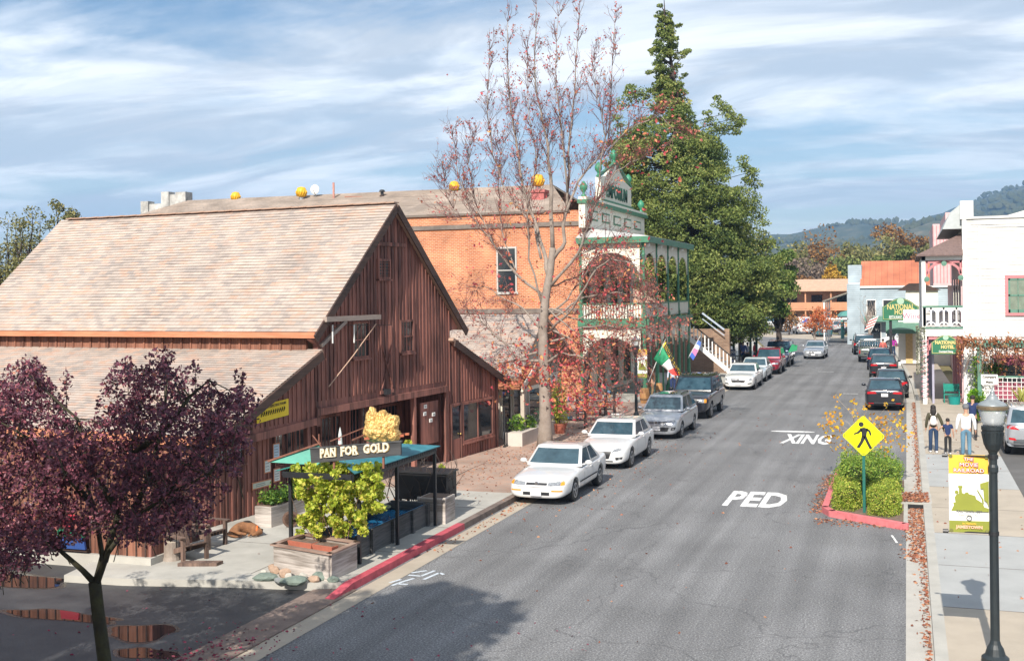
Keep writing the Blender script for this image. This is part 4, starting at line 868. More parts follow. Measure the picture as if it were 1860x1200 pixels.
# dry brown vine hanging over the pergola
VR = leafmat('dry_vine_leaf', [(0, (.14, .05, .025)), (.5, (.36, .14, .06)), (1, (.50, .24, .12))], .8, .15)
g = np.random.default_rng(21); P_ = []
for i in range(5200):
    x = g.uniform(2.2, 10); hang = g.exponential(.35) if mnoise.noise(Vector((x*1.6, 0, 3))) > -.05 else g.exponential(.1)
    P_.append((x, g.uniform(58.0, 58.9), 3.35+g.normal()*.13-min(hang, 1.5)))
t = thing('dry_vine', 'rust-brown dry vine hanging over the pergola beam', 'vine', (5, 58.4, 0)); leaves('foliage', VR, P_, .16, t, 5, aspect=.4, hang=.6)
m = MB()
for i in range(60):
    x = g.uniform(2.4, 9.8); m.tube([(x, 58.15, 3.4), (x+g.normal()*.15, 58.12, 2.9), (x+g.normal()*.25, 58.15, 3.0-g.uniform(.3, 1.4))], .012, 4)
m.build('stems', M('vine_stem', (.14, .08, .05), .9, .3, 5, 0), t, world=True)
# ------------------------------------------------------------ buildings further up the street
def simple_windows(parent, lst, axis, pos, fr, dirn=-1):
    for (a0, a1, z0, z1) in lst:
        f_ = MB(); e = .07
        for p_, q_, c_, d_ in [(a0-e, a0, z0-e, z1+e), (a1, a1+e, z0-e, z1+e), (a0, a1, z1, z1+e), (a0, a1, z0-e, z0)]:
            if axis == 'y': f_.box(p_, q_, pos+dirn*.06, pos, c_, d_)
            else: f_.box(pos, pos+dirn*.06, p_, q_, c_, d_)
        w_ = f_.build('window', fr, parent, world=True)
        g_ = MB().box(a0, a1, pos+dirn*.03, pos+dirn*.005, z0, z1) if axis == 'y' else MB().box(pos+dirn*.005, pos+dirn*.03, a0, a1, z0, z1)
        o = g_.build('pane', GLASS, parent, world=True); o.parent = w_
# pink stepped building rising behind the hotel balcony
t = thing('pink_building', 'pale pink stepped-gable building beyond the hotel balcony', 'building', (2.2, 84, 0))
for x0, x1, z1, y in [(1.0, 1.75, 11.0, 84), (1.75, 3.0, 11.9, 84.3), (-.1, 1.0, 9.9, 83.8), (3.0, 9, 12.6, 84.6)]: pass
a = YP(1694, 407, 84); b = YP(1707, 407, 84); c_ = YP(1717, 386, 84); d_ = YP(1733, 386, 84)
MB().box(a.x, b.x, 84, 96, 6, a.z).build('parapet', SAL, t, world=True); MB().box(b.x, c_.x, 84.05, 96, 6, a.z-.6).build('parapet', SAL, t, world=True)
MB().box(c_.x, d_.x, 84, 96, 6, c_.z).build('parapet', SAL, t, world=True); MB().box(d_.x, d_.x+10, 84.1, 96, 0, 9.2).build('wall', SAL, t, world=True)
MB().box(a.x+1.3, d_.x, 84.02, 96, 0, 6).build('wall', SAL, t, world=True)
m = MB()
for i in range(8): m.box(a.x+i*.22, a.x+i*.22+.05, 83.96, 84.0, 6.2, a.z-.1)
m.build('battens', PINK, t, world=True)
# white shop with the awning under the national hotel sign
t = thing('white_shop', 'small white shop front beyond the hotel balcony', 'building', (.6, 92, 0))
a = YP(1632, 640, 92); b = YP(1662, 560, 92)
MB().box(a.x, b.x+4, 92, 104, 0, 3.9).build('wall', WHT, t, world=True); MB().box(a.x, b.x+4, 91.9, 104, 3.9, 4.05).build('roof', TINR, t, world=True)
simple_windows(t, [(a.x+1.6, a.x+2.4, .2, 2.2)], 'y', 92, WHT)
MB().box(b.x-.7, b.x-.2, 91.85, 91.98, .1, 2.4).build('door_frame', M('yellow_trim', (.6, .42, .2), .6), t, world=True)
MB().add([(b.x-2.1, 91.95, 3.3), (b.x+.8, 91.95, 3.3), (b.x+.8, 90.7, 2.75), (b.x-2.1, 90.7, 2.75), (b.x-2.1, 90.7, 2.45), (b.x+.8, 90.7, 2.45)], [(0, 3, 2, 1), (3, 4, 5, 2)]).build('awning', HG, t, world=True)
# blue-grey false-front building with red roof
GB = bricks('blue_grey_boards', (.38, .45, .49), (.35, .42, .46), (.22, .27, .30), 9, .22, 'yz', .02, .8, .25); RED = bricks('red_tin_roof', (.50, .17, .09), (.44, .14, .07), (.36, .11, .06), .6, 9, 'xz', .03, .8, .25)
t = thing('false_front_shop', 'blue-grey boarded building with stepped false front and orange-red roof', 'building', (-4.6, 125, 0))
y0 = 125.5
ax = YP(1562, 500, y0).x; cx_ = YP(1540, 500, y0).x; rx = 7.0
zt, ze = YP(1600, 482, y0+4).z, YP(1600, 520, y0).z
MB().box(ax, rx, y0, y0+9, 0, ze).build('wall', GB, t, world=True)
MB().add([(ax, y0-.2, ze), (rx, y0-.2, ze), (rx, y0+9.2, ze), (ax, y0+9.2, ze), (ax, y0+4.5, zt+.5), (rx-2.2, y0+4.5, zt+.5)], [(0, 1, 5, 4), (1, 2, 5), (2, 3, 4, 5), (0, 4, 3)]).build('roof', RED, t, world=True)
MB().box(ax, rx, y0-.24, y0-.2, ze-.15, ze+.05).build('fascia', WHT, t, world=True)
zb = YP(1540, 505, y0).z
m = MB().box(cx_-.1, ax, y0-.4, y0+9.4, 0, ze+.3); m.build('false_front', GB, t, world=True)
MB().box(cx_-.05, ax+.12, y0+1.2, y0+7.6, ze+.3, YP(1550, 481, y0).z).build('false_front', GB, t, world=True)
MB().box(cx_+.1, ax, y0-.42, y0-.38, ze+.32, ze+.4).build('trim', WHT, t, world=True)
simple_windows(t, [(ax+2.3, ax+3.3, 3.0, 4.6), (ax+4.2, ax+4.9, 3.0, 4.6), (ax+1.0, ax+2.0, .6, 2.2), (ax+2.6, ax+3.6, .6, 2.2), (ax+.7, ax+1.5, 3.0, 4.6)], 'y', y0, WHT)
MB().prism([(ax+.4, y0-.05, 2.9), (ax+6, y0-.05, 2.9), (ax+6, y0-1.5, 2.4), (ax+.4, y0-1.5, 2.4)], (0, 0, .06)).build('awning', HG, t, world=True)
m = MB().prism([(cx_-2.6, y0-.5, 4.6), (cx_-.05, y0-.5, 5.5), (cx_-.05, y0-.5, 5.35), (cx_-2.6, y0-.5, 4.45)], (0, 10, 0)); m.build('porch_roof', M('mossy_porch_roof', (.2, .18, .15), .9, .3, 2, .2), t, world=True)
for i in range(4): MB().box(cx_-2.5, cx_-2.38, y0-.4+i*3.1, y0-.28+i*3.1, 0, 4.5).build('post', WHT, t, world=True)
MB().box(cx_-2.5, cx_, y0-.4, y0+9, 2.6, 2.75).build('balcony_floor', WHT, t, world=True); m = MB()
for i in range(18): m.box(cx_-2.5, cx_-2.44, y0-.3+i*.5, y0-.1+i*.5, 2.8, 3.5)
m.box(cx_-2.52, cx_-2.42, y0-.4, y0+9, 3.5, 3.58); m.build('railing', WHT, t, world=True)
# small building in front of the red roof
t = thing('pale_shed', 'little cream building with dark roof in front of the red roof', 'building', (-.6, 118, 0)); a = YP(1645, 520, 118); b = YP(1664, 545, 118)
MB().box(a.x, b.x+2, 118, 122, 0, 5.6).build('wall', CREAM, t, world=True); MB().prism([(a.x-.8, 117.7, 5.6), (b.x+2.3, 117.7, 5.6), (b.x+.6, 117.7, 6.3), (a.x+.3, 117.7, 6.3)], (0, 4.5, 0)).build('roof', TRIM, t, world=True)
# brown two-storey motel closing the view
t = thing('motel', 'long tan two-storey building with balcony closing the end of the street', 'building', (-12, 172, 0)); y0 = 172
TAN = M('tan_siding', (.45, .27, .17), .8, .12, 1, .1); ORW = M('orange_wood', (.5, .24, .13), .75, .12, 1, .1)
a = YP(1422, 518, y0); b = YP(1532, 518, y0); xl, xr = a.x-4, b.x+3
MB().box(xl, xr, y0+1.6, y0+9, 0, 5.6).build('wall', TAN, t, world=True)
MB().add([(xl-.5, y0-.6, 5.7), (xr+.3, y0-.6, 5.7), (xr+.3, y0+5, 7.3), (xl-.5, y0+5, 7.3), (xl-.5, y0-.6, 5.5), (xr+.3, y0-.6, 5.5), (xr+.3, y0+9, 5.5), (xl-.5, y0+9, 5.5)], [(0, 1, 2, 3), (4, 5, 1, 0), (4, 7, 6, 5), (2, 6, 7, 3)]).build('roof', M('tan_roof', (.5, .32, .22), .9, .15, 2, .1), t, world=True)
MB().box(xl, xr, y0-.2, y0+1.6, 2.7, 2.95).build('balcony_floor', ORW, t, world=True); MB().box(xl, xr, y0-.2, y0-.12, 3.0, 3.9).build('railing', ORW, t, world=True)
x = xl
while x < xr: MB().box(x-.1, x+.1, y0-.1, y0+.1, 0, 5.5).build('post', ORW, t, world=True); x += 3.6
simple_windows(t, [(xl+.7+i*3.6, xl+2.3+i*3.6, 3.7, 5.0) for i in range(5)]+[(xl+.7+i*3.6, xl+2.3+i*3.6, .9, 2.2) for i in range(5)], 'y', y0+1.6, ORW)
# teal clock-like kiosk on the corner by the far junction
t = thing('corner_gazebo', 'small teal gazebo with pale columns on the far corner', 'gazebo', (-6.3, 140, 0))
for i in range(4): x = -.9+1.8*(i % 2); y = -.9+1.8*(i//2); MB().lathe([(.16, 0), (.14, 2.5)], (x, y, 0), 8).build('column', M('teal_paint', (.08, .25, .22), .6, .1, 3, 0), t)
MB().lathe([(1.5, 2.5), (1.5, 2.7), (1.1, 3.1), (.3, 3.3), (.3, 4.1), (.05, 4.3)], n=8).build('roof', MATS['teal_paint'], t)
# row of small shops glimpsed on the far left beyond the shelter
t = thing('brown_shop', 'low brown shop half hidden behind the evergreen', 'building', (-24, 130, 0)); MB().box(-36, -21, 130, 142, 0, 4.2).build('wall', TAN, t, world=True); MB().prism([(-36.5, 129.5, 4.2), (-20.5, 129.5, 4.2), (-20.5, 136, 6.0), (-36.5, 136, 6.0)], (0, 0, .15)).build('roof', MATS['tan_roof'], t, world=True)
simple_windows(t, [(-24, -22.2, .8, 2.3)], 'y', 130, WHT)
# unseen brick block added behind the camera, sized to shade the lot
t = thing('added_shade_block', 'unseen brick block added behind the viewpoint to shade the lot', 'building', (-20, -4, 0)); MB().box(-34, -13.4, -16, 2.0, 0, 11.6).build('wall', BRK, t, world=True); MB().box(-34.2, -13.2, -16.2, 2.2, 11.6, 11.9).build('cornice', CREAM, t, world=True)
simple_windows(t, [(-32+i*3.5, -30.6+i*3.5, z, z+1.9) for i in range(5) for z in (1, 4.6, 8.2)], 'y', 2.0, WHT, 1)

# ------------------------------------------------------------ national hotel signs
def shaped_sign(name, lab, u0, u1, vt, vb, y, lines, pole=None, sub=None, grp=None, size=.4):
    a = YP(u0, vb, y); b = YP(u1, vt, y); w_ = b.x-a.x; h_ = b.z-a.z; t = thing(name, lab, 'sign', ((a.x+b.x)/2, y, a.z), 0, grp)
    def outline(k_, base, top): 
        pts = [(-w_/2*k_, 0, base), (w_/2*k_, 0, base), (w_/2*k_, 0, top*.62)]
        for i in range(9): q = 1-2*i/8; pts.append((w_/2*k_*q*.8, 0, top*.7+top*.3*(1-q*q)))
        pts.append((-w_/2*k_, 0, top*.62)); return pts
    MB().prism(outline(1, 0, h_), (0, .12, 0)).build('board', M('sign_green', (.02, .15, .075), .5, .12, 3, .05), t)
    br_ = MB(); oo = outline(.95, h_*.06, h_*.96)
    for p_, q_ in zip(oo, oo[1:]+oo[:1]): br_.bar(Vector(p_)-Vector((0, .01, 0)), Vector(q_)-Vector((0, .01, 0)), .02*w_/1.3, .02)
    br_.build('border', M('sign_gold', (.62, .52, .2), .5, .1, 3, 0), t)
    lt = MB(); nl = len(lines)
    for i, s_ in enumerate(lines): text_on(lt, s_, size*.66, (w_*.06*i, -.02, h_*(.60-.23*i)), (1, 0, 0), (0, 0, 1), thick=.02, bold=.012, sx=w_*.80/(len(s_)*size*.66*.68) if i == 0 else w_*.5/(len(s_)*size*.66*.68))
    lt.build('lettering', MATS['sign_gold'], t)
    MB().lathe([(.02, -.03), (w_*.10, -.03), (w_*.10, 0), (.02, 0)], (0, 0, h_*.865), 20, 'y').build('medallion', flat('pale_green', (.35, .5, .38)), t)
    if sub: q = MB(); text_on(q, sub, size*.42, (0, -.02, h_*.14), (1, 0, 0), (0, 0, 1), thick=.015, bold=.004, sx=.9*w_/(len(sub)*size*.26)*.75); q.build('lettering', WHT, t)
    if pole: MB().box(-w_*.32, -w_*.32+.2, .12, .3, pole-a.z, h_*.4).build('post', BLK, t)
    return t
shaped_sign('hotel_sign', 'large green national hotel sign on a dark post over the far pavement', 1603, 1669, 541, 582, 88, ['NATIONAL', 'HOTEL'], .15, 'RESTAURANT - SALOON', size=.8)
shaped_sign('hotel_sign', 'small green national hotel sign hanging in the balcony arch', 1692, 1744, 608, 643, 59.7, ['NATIONAL', 'HOTEL'], None, 'Courtyard Dining', size=.34)
t = thing('banner_sign', 'white sign with pink script below the big green hotel sign', 'sign', YP(1660, 588, 86)); a = YP(1641, 586, 86); b = YP(1670, 562, 86); t.location = ((a.x+b.x)/2, 86, a.z)
MB().box(a.x-t.location.x, b.x-t.location.x, -.03, .03, 0, b.z-a.z).build('board', WHT, t); q = MB(); text_on(q, 'Wine', .55, (0, -.04, (b.z-a.z)/2), (1, 0, 0), (0, 0, 1), thick=.01); q.build('lettering', flat('pink_script', (.6, .15, .25)), t)
t = hung_sign('menu_sign', 'white menu sign on the green pergola rail', 1782, 680, 1812, 698, 58.1, WHT, ['Courtyard', 'Menu'], flat('ink', (.05,.04,.03)), .14)
# ------------------------------------------------------------ trees
BARK = M('grey_bark', (.20, .16, .13), .95, .3, 3, .5, 12, col2=(.34, .29, .25)); BARKD = M('dark_bark', (.06, .045, .038), .95, .4, 3, .5, 12)
BARKM = M('mossy_bark', (.022, .018, .015), .95, .3, 4, .8, 18, col2=(.055, .052, .022))
def limb(m, a, b, r0, r1, g, n=4, wob=.12, seg=5):
    a = Vector(a); b = Vector(b); L_ = (b-a).length; pts = [a]
    for i in range(1, n): pts.append(a.lerp(b, i/n)+Vector(g.normal(size=3))*L_*wob/n)
    pts.append(b); m.tube(pts, [r0+(r1-r0)*i/n for i in range(n+1)], seg); return pts
def tree(name, label, x, y, h, rx, mat, seed, bark=None, nl=2600, ls=.3, z0=0.0, trunk=.3, ncl=26, clr=.36, group=None, cat='tree', squash=.85, gappy=1.0):
    g = np.random.default_rng(seed); t = thing(name, label, cat, (x, y, z0), 0, group); m = MB(); bark = bark or BARKD
    tr = limb(m, (0, 0, -.3), (g.normal()*.2, g.normal()*.2, h*trunk), h*.028+.03, h*.02+.02, g, 3, .08, 7); top = tr[-1]; pts = []
    hc = h*(1+trunk)/2; rz = h*(1-trunk)/2*1.0; cs = []
    for i in range(ncl):
        d_ = g.normal(size=3); d_ /= np.linalg.norm(d_); k_ = g.uniform(.35, .82); c_ = Vector((d_[0]*rx*k_, d_[1]*rx*k_, hc+d_[2]*rz*k_)); cs.append(c_)
        mid = top.lerp(c_, .5)+Vector((0, 0, -.1*h*.3)); limb(m, top, mid, h*.012+.01, h*.007+.008, g, 3, .2, 5); limb(m, mid, c_, h*.007+.008, .01, g, 3, .2, 4)
        r_ = rx*clr*g.uniform(.6, 1.25); pts.append(cluster(c_, (r_, r_, r_*squash), int(nl/ncl*g.uniform(.6, 1.4)*gappy), seed*100+i, .25))
    m.build('trunk', bark, t); leaves('crown', mat, np.concatenate(pts), ls, t, seed, world=False); return t
def pw(ul, v, y, dy=0): return YP(ul, v, y+dy)
# big evergreen beyond the balcony
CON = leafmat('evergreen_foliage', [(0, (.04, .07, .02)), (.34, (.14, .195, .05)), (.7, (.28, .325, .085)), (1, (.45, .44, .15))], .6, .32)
g = np.random.default_rng(11); cy = 84
sil = [(5, 1199, 1211), (60, 1191, 1224), (100, 1190, 1232), (160, 1189, 1236), (205, 1178, 1246), (235, 1142, 1270), (262, 1125, 1306), (300, 1118, 1312), (345, 1122, 1338), (400, 1135, 1362), (450, 1150, 1382), (500, 1165, 1400), (550, 1195, 1408), (590, 1240, 1395), (625, 1275, 1370)]
def sil_at(v):
    for (a, l0, r0_), (b, l1, r1_) in zip(sil, sil[1:]):
        if a <= v <= b: k_ = (v-a)/(b-a); return l0+(l1-l0)*k_, r0_+(r1_-r0_)*k_
con = thing('evergreen_tree', 'towering dark evergreen with a spire top behind the green balcony', 'tree', (-14, cy, 0)); tm = MB(); pts = []; rn = []
zt = YP(1205, 5, cy); tm.tube([(-14.2, cy, -.2), (-14.4, cy, 6), (-15.4, cy, 16), (zt.x, cy, zt.z-.5)], [.5, .42, .25, .04], 8)
i = 0; ccs = []
while i < 780:
    v = g.uniform(8, 618); uL, uR = sil_at(v)
    if g.uniform() > ((uR-uL)/300)**.8+.13 or mnoise.noise(Vector((v*.035, uL*.1, i*.0)))+g.normal()*.2 < -.45: continue
    a = YP(uL, v, cy); b = YP(uR, v, cy); xc = (a.x+b.x)/2; rx = (b.x-a.x)/2; th = g.uniform(0, 2*PI); k_ = g.uniform(.45, 1.0)**.5
    bulge = 1+.42*mnoise.noise(Vector((math.cos(th)*1.6, math.sin(th)*1.6, v/42))); r_ = min(rx*.34, .95)*g.uniform(.4, 1.15)+.13; c_ = np.array((xc+math.cos(th)*(rx-r_*.5)*k_*bulge, cy+math.sin(th)*min(rx, 5.2)*.95*k_*bulge, a.z+g.normal()*.2))
    n_ = int(40+230*r_*r_+60*r_); d_ = g.normal(size=(n_, 3)); d_ /= np.linalg.norm(d_, axis=1)[:, None]; q = d_*(g.uniform(.3, 1, n_)**(1/3))[:, None]*np.array((r_, r_, r_*.6))
    out_ = np.array((math.cos(th), math.sin(th), 0)); q += out_*np.abs(q@out_)[:, None]*.45; q[:, 2] -= (q@out_)**2*.12
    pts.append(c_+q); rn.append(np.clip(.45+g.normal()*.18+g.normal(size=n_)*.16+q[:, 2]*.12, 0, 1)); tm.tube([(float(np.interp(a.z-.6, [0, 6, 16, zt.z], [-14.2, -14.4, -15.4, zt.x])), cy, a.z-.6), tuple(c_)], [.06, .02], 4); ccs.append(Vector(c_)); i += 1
for (u, v, r_) in [(1345, 222, .5), (1336, 214, .6), (1322, 205, .7), (1306, 190, .6), (1303, 178, .35), (1250, 93, .28), (1242, 97, .3), (1234, 46, .22), (1181, 92, .2), (1178, 132, .25), (1184, 165, .3), (1244, 136, .28), (1228, 70, .25), (1240, 165, .3), (1192, 30, .2), (1218, 28, .22), (1240, 190, .35), (1366, 312, .6), (1372, 335, .6), (1378, 385, .8), (1150, 168, .8), (1130, 190, .9), (1156, 178, .8), (1128, 235, 1), (1311, 235, .9), (1290, 222, .7), (1318, 196, .5), (1284, 205, .4), (1300, 240, .8), (1338, 240, .4), (1352, 300, .4), (1358, 325, .5), (1385, 405, .6), (1398, 440, .5), (1415, 470, .5), (1425, 500, .7), (1430, 535, .7), (1120, 215, .5), (1112, 260, .5), (1108, 300, .5), (1145, 158, .4), (1172, 175, .4), (1375, 430, 1), (1404, 475, 1), (1350, 290, .6), (1340, 352, 1)]:
    c_ = YP(u, v, cy+g.normal()*1.0); n_ = int(120*r_+40); pts.append(cluster(c_, (r_, r_, r_*.6), n_, int(u), .2)); rn.append(np.clip(.5+g.normal(size=n_)*.2, 0, 1)); qn = min(ccs, key=lambda w_: (w_-c_).length); ccs.append(c_); dq = (qn-c_).normalized(); tm.tube([tuple(qn), tuple(c_)], [.03, .012], 4); tm.tube([(float(np.interp(qn.z-1, [0, 6, 16, zt.z], [-14.2, -14.4, -15.4, zt.x])), cy, qn.z-1), tuple(qn)], [.04, .02], 4); pts.append(cluster(c_+dq*r_*1.3, (r_*.8, r_*.8, r_*.5), n_//2, int(u)+5, .2)); rn.append(np.clip(.45+g.normal(size=n_//2)*.2, 0, 1))
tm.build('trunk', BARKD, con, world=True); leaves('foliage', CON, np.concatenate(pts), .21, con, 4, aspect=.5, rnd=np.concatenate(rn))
CONL = leafmat('fresh_foliage', [(0, (.04, .08, .015)), (.5, (.10, .17, .03)), (1, (.2, .26, .06))], .6, .25)
p = YP(1418, 640, 96); tree('bushy_tree', 'brighter green pointed tree at the right edge of the big evergreen', YP(1416, 600, 98).x, 98, YP(1416, 432, 98).z, 1.9, CONL, 31, nl=5200, ls=.3, trunk=.22, ncl=34)
p = YP(1378, 600, 92); tree('bushy_tree', 'low dark green tree spreading over the shelter roof', YP(1345, 600, 93).x, 93, 8.2, 3.6, CON, 32, nl=6500, ls=.32, trunk=.42, ncl=36)
# bare maple with the last red leaves
my = 41.0; mt = thing('maple_tree', 'tall nearly bare maple with pink-red leaves on its lower branches', 'tree', (-12.85, 41, .15))
tw = MB(); g = np.random.default_rng(5); lf_hi, lf_lo, lf_or = [], [], []
limbs = [ # (picture points, depth drift, start radius, end radius, kind)
 ([(990, 812), (991, 740), (988, 660), (986, 600), (991, 540), (1000, 490), (1004, 450)], 0, .27, .12, 't'),
 ([(996, 500), (989, 460), (964, 383), (949, 333), (939, 268), (931, 214), (925, 165), (922, 40)], .5, .10, .012, 'u'),
 ([(1004, 456), (1002, 345), (996, 268), (987, 230), (972, 145), (974, 8)], -.4, .10, .012, 'u'),
 ([(1004, 470), (1026, 440), (1031, 345), (1035, 249), (1044, 172), (1052, 27)], .3, .10, .012, 'u'),
 ([(1031, 350), (1021, 245), (1010, 161), (1014, 30)], -.7, .05, .01, 'u'),
 ([(1029, 385), (1050, 330), (1071, 303), (1104, 268), (1110, 161), (1117, 42)], .8, .06, .01, 'u'),
 ([(1104, 276), (1140, 235), (1198, 207), (1225, 240)], 1.0, .035, .008, 'u'),
 ([(1000, 520), (1050, 460), (1071, 406), (1083, 368), (1120, 310), (1160, 290)], -.6, .07, .01, 'u'),
 ([(983, 470), (972, 414), (914, 337), (895, 283), (885, 200), (889, 92)], .4, .06, .01, 'u'),
 ([(990, 540), (940, 500), (899, 448), (860, 395), (834, 326), (822, 248)], -.5, .07, .01, 'u'),
 ([(940, 500), (912, 420), (905, 330), (915, 260)], .9, .035, .008, 'u'),
 ([(899, 448), (868, 380), (850, 300), (857, 250)], .5, .03, .008, 'u'),
 ([(860, 395), (830, 400), (808, 340), (806, 310)], 0, .02, .006, 'u'),
 ([(1083, 368), (1100, 250), (1085, 180), (1080, 110)], -1, .03, .008, 'u'),
 ([(987, 560), (960, 470), (958, 380), (975, 290), (960, 200), (957, 90)], -1.0, .05, .008, 'u'),
 ([(1000, 600), (1040, 560), (1075, 500), (1110, 470), (1150, 480), (1180, 520)], -.8, .06, .01, 'd'),
 ([(1000, 580), (1060, 540), (1120, 530), (1175, 545), (1216, 590)], .2, .05, .008, 'd'),
 ([(995, 560), (1040, 600), (1100, 590), (1150, 600), (1190, 590)], -1.2, .04, .008, 'd'),
 ([(1000, 620), (1060, 610), (1110, 640), (1140, 690)], .9, .05, .008, 'd'),
 ([(990, 655), (943, 653), (910, 617), (873, 583), (850, 570)], -.4, .07, .01, 'd'),
 ([(975, 640), (930, 655), (895, 665), (868, 690), (872, 730)], .5, .05, .008, 'd'),
 ([(985, 600), (950, 560), (920, 545), (880, 520), (860, 530)], 0, .05, .008, 'd'),
 ([(990, 660), (1020, 640), (1060, 650), (1095, 690), (1100, 725)], -.5, .06, .008, 'd'),
 ([(990, 640), (1010, 660), (1040, 680), (1055, 730)], .8, .04, .008, 'd'),
 ([(1000, 520), (1040, 470), (1080, 450), (1120, 470), (1140, 530)], .4, .04, .006, 'd'),
 ([(1000, 560), (1050, 580), (1095, 555), (1150, 575), (1160, 620)], -.3, .04, .006, 'd'),
 ([(1005, 600), (1050, 625), (1100, 615), (1160, 640)], .5, .035, .006, 'd'),
 ([(995, 520), (1045, 505), (1090, 520), (1130, 500), (1170, 520)], .9, .035, .006, 'd'),
 ([(988, 580), (1030, 545), (1062, 500), (1100, 440), (1130, 430)], 1.2, .05, .008, 'd')]
trunk = MB()
def twigs(p, dirv, ln, r_, depth, kind):
    e = p+dirv*ln+Vector(g.normal(size=3))*ln*.12
    mid = p.lerp(e, .5)+Vector(g.normal(size=3))*ln*.08; tw.tube([p, mid, e], [r_, r_*.75, r_*.4], 3, False)
    if depth > 0:
        for _ in range(int(g.integers(2, 5))):
            q = p.lerp(e, g.uniform(.25, 1)); nd_ = (dirv+Vector(g.normal(size=3))*(.45 if kind == 'u' else .8)+Vector((0, 0, .15 if kind == 'u' else -.25))).normalized(); twigs(q, nd_, ln*g.uniform(.4, .65), r_*.6, depth-1, kind)
    else:
        for _ in range(int(g.integers(0, 3))):
            q = p.lerp(e, g.uniform(.3, 1.05))+Vector(g.normal(size=3))*.04; (lf_hi if kind == 'u' else lf_or).append(tuple(q))
for li, (px, dd, r0_, r1_, kd) in enumerate(limbs):
    pl = []; n_ = len(px)
    for j, (u, v) in enumerate(px): pl.append(YP(u, v, my+dd*min(1, j/2) if kd != 't' else my))
    fine = []
    for a, b in zip(pl, pl[1:]):
        for k_ in range(3): fine.append(a.lerp(b, k_/3)+(Vector(g.normal(size=3))*.03 if k_ and kd != 't' else Vector((0, 0, 0))))
    fine.append(pl[-1]); rr = [r0_+(r1_-r0_)*(i/(len(fine)-1))**.8 for i in range(len(fine))]
    if kd == 't': rr[0] *= 1.25; rr[1] *= 1.08
    trunk.tube(fine, rr, 9 if kd == 't' else 6)
    if kd == 't': continue
    for i in range(1, len(fine)):
        k_ = i/len(fine)
        if k_ < .2: continue
        al = (fine[i]-fine[i-1]).normalized()
        for _ in range(5 if kd == 'u' else 4):
            if kd == 'u': dv = (al*.9+Vector((g.normal()*.45, g.normal()*.45, .5))).normalized(); twigs(fine[i], dv, g.uniform(.5, 1.3)*(1.1-.5*k_), .011, 2 if g.uniform() < .55 else 1, 'u')
            else: dv = (al*.5+Vector((g.normal()*.6, g.normal()*.6, g.normal()*.5-.1))).normalized(); twigs(fine[i], dv, g.uniform(.5, 1.1), .011, 2, 'd')
trunk.build('trunk', BARK, mt, smooth=True, world=True); tw.build('twigs', M('twig_bark', (.17, .085, .075), .9, .3, 4, 0), mt, world=True)
for (u, v, su, sv, n_) in [(900, 690, 30, 14, 170), (870, 712, 18, 20, 150), (875, 745, 9, 18, 70), (1040, 700, 30, 24, 230), (1000, 690, 30, 24, 120), (1075, 720, 22, 18, 200), (1035, 735, 18, 9, 80), (960, 670, 22, 12, 130), (990, 640, 35, 25, 130), (930, 640, 30, 20, 80), (1050, 650, 30, 22, 150), (1100, 730, 15, 9, 50), (1020, 610, 40, 24, 60), (1180, 195, 34, 26, 30), (1185, 240, 36, 34, 36), (1160, 300, 38, 40, 34), (1215, 240, 20, 30, 16), (1080, 560, 40, 40, 120), (920, 400, 40, 60, 60), (930, 500, 40, 40, 60), (1130, 560, 45, 30, 120), (940, 180, 60, 60, 40), (1090, 460, 35, 30, 90), (1110, 500, 35, 35, 150), (1090, 600, 40, 30, 140)]:
    for _ in range(n_): q = YP(u+g.normal()*su, v+g.normal()*sv, my+g.normal()*.8); lf_lo.append(tuple(q))
MPL = leafmat('maple_red_leaf', [(0, (.42, .05, .08)), (.4, (.68, .13, .15)), (.7, (.75, .27, .15)), (1, (.62, .38, .12))], .6, .35)
MPH = leafmat('maple_dull_leaf', [(0, (.30, .10, .09)), (.5, (.55, .14, .13)), (.8, (.48, .24, .12)), (1, (.62, .10, .14))], .7, .3)
lo = np.array(lf_lo)[rng.permutation(len(lf_lo))[:int(len(lf_lo)*.62)]]; leaves('leaves', MPL, np.repeat(lo, 2, 0)+rng.normal(size=(2*len(lo), 3))*.02, .16, mt, 8, aspect=.5)
hi_ = np.array(lf_hi+lf_or); leaves('leaves', MPH, hi_[::1], .095, mt, 9, aspect=.6)
# plum tree in the foreground
PL = leafmat('plum_leaf', [(0, (.045, .02, .03)), (.4, (.12, .045, .068)), (.8, (.25, .09, .125)), (.95, (.46, .14, .18)), (1, (.55, .22, .13))], .4, .3)
pyy = 14.0; pt = thing('plum_tree', 'purple-leaved plum tree with mossy trunk at the edge of the lot', 'tree', (-10.6, 13.6, 0)); m = MB(); g = np.random.default_rng(9)
base = G(198, 1290); base.z = 0; T = lambda u, v, dd=0: YP(u, v, base.y+dd)
m.tube([base-Vector((0, 0, .1)), T(190, 1200), T(178, 1110), T(172, 1056)], [.125, .095, .09, .088], 10)
forks = [([(172, 1058), (150, 1035), (110, 1000), (60, 960), (10, 930)], -.2), ([(174, 1058), (186, 1010), (175, 940), (150, 850), (110, 740), (70, 690)], .5), ([(176, 1058), (195, 1005), (235, 950), (300, 900), (380, 860), (420, 800)], -.3),
         ([(190, 1020), (215, 930), (235, 830), (255, 740), (262, 670)], .1), ([(235, 950), (280, 840), (300, 740), (305, 660)], .7), ([(170, 920), (120, 860), (60, 800), (-10, 760)], -.8), ([(215, 930), (160, 840), (140, 760), (50, 680)], -.6), ([(300, 900), (350, 830), (400, 760), (440, 700)], .3), ([(235, 830), (300, 780), (345, 720), (380, 690)], -.6)]
tips = []
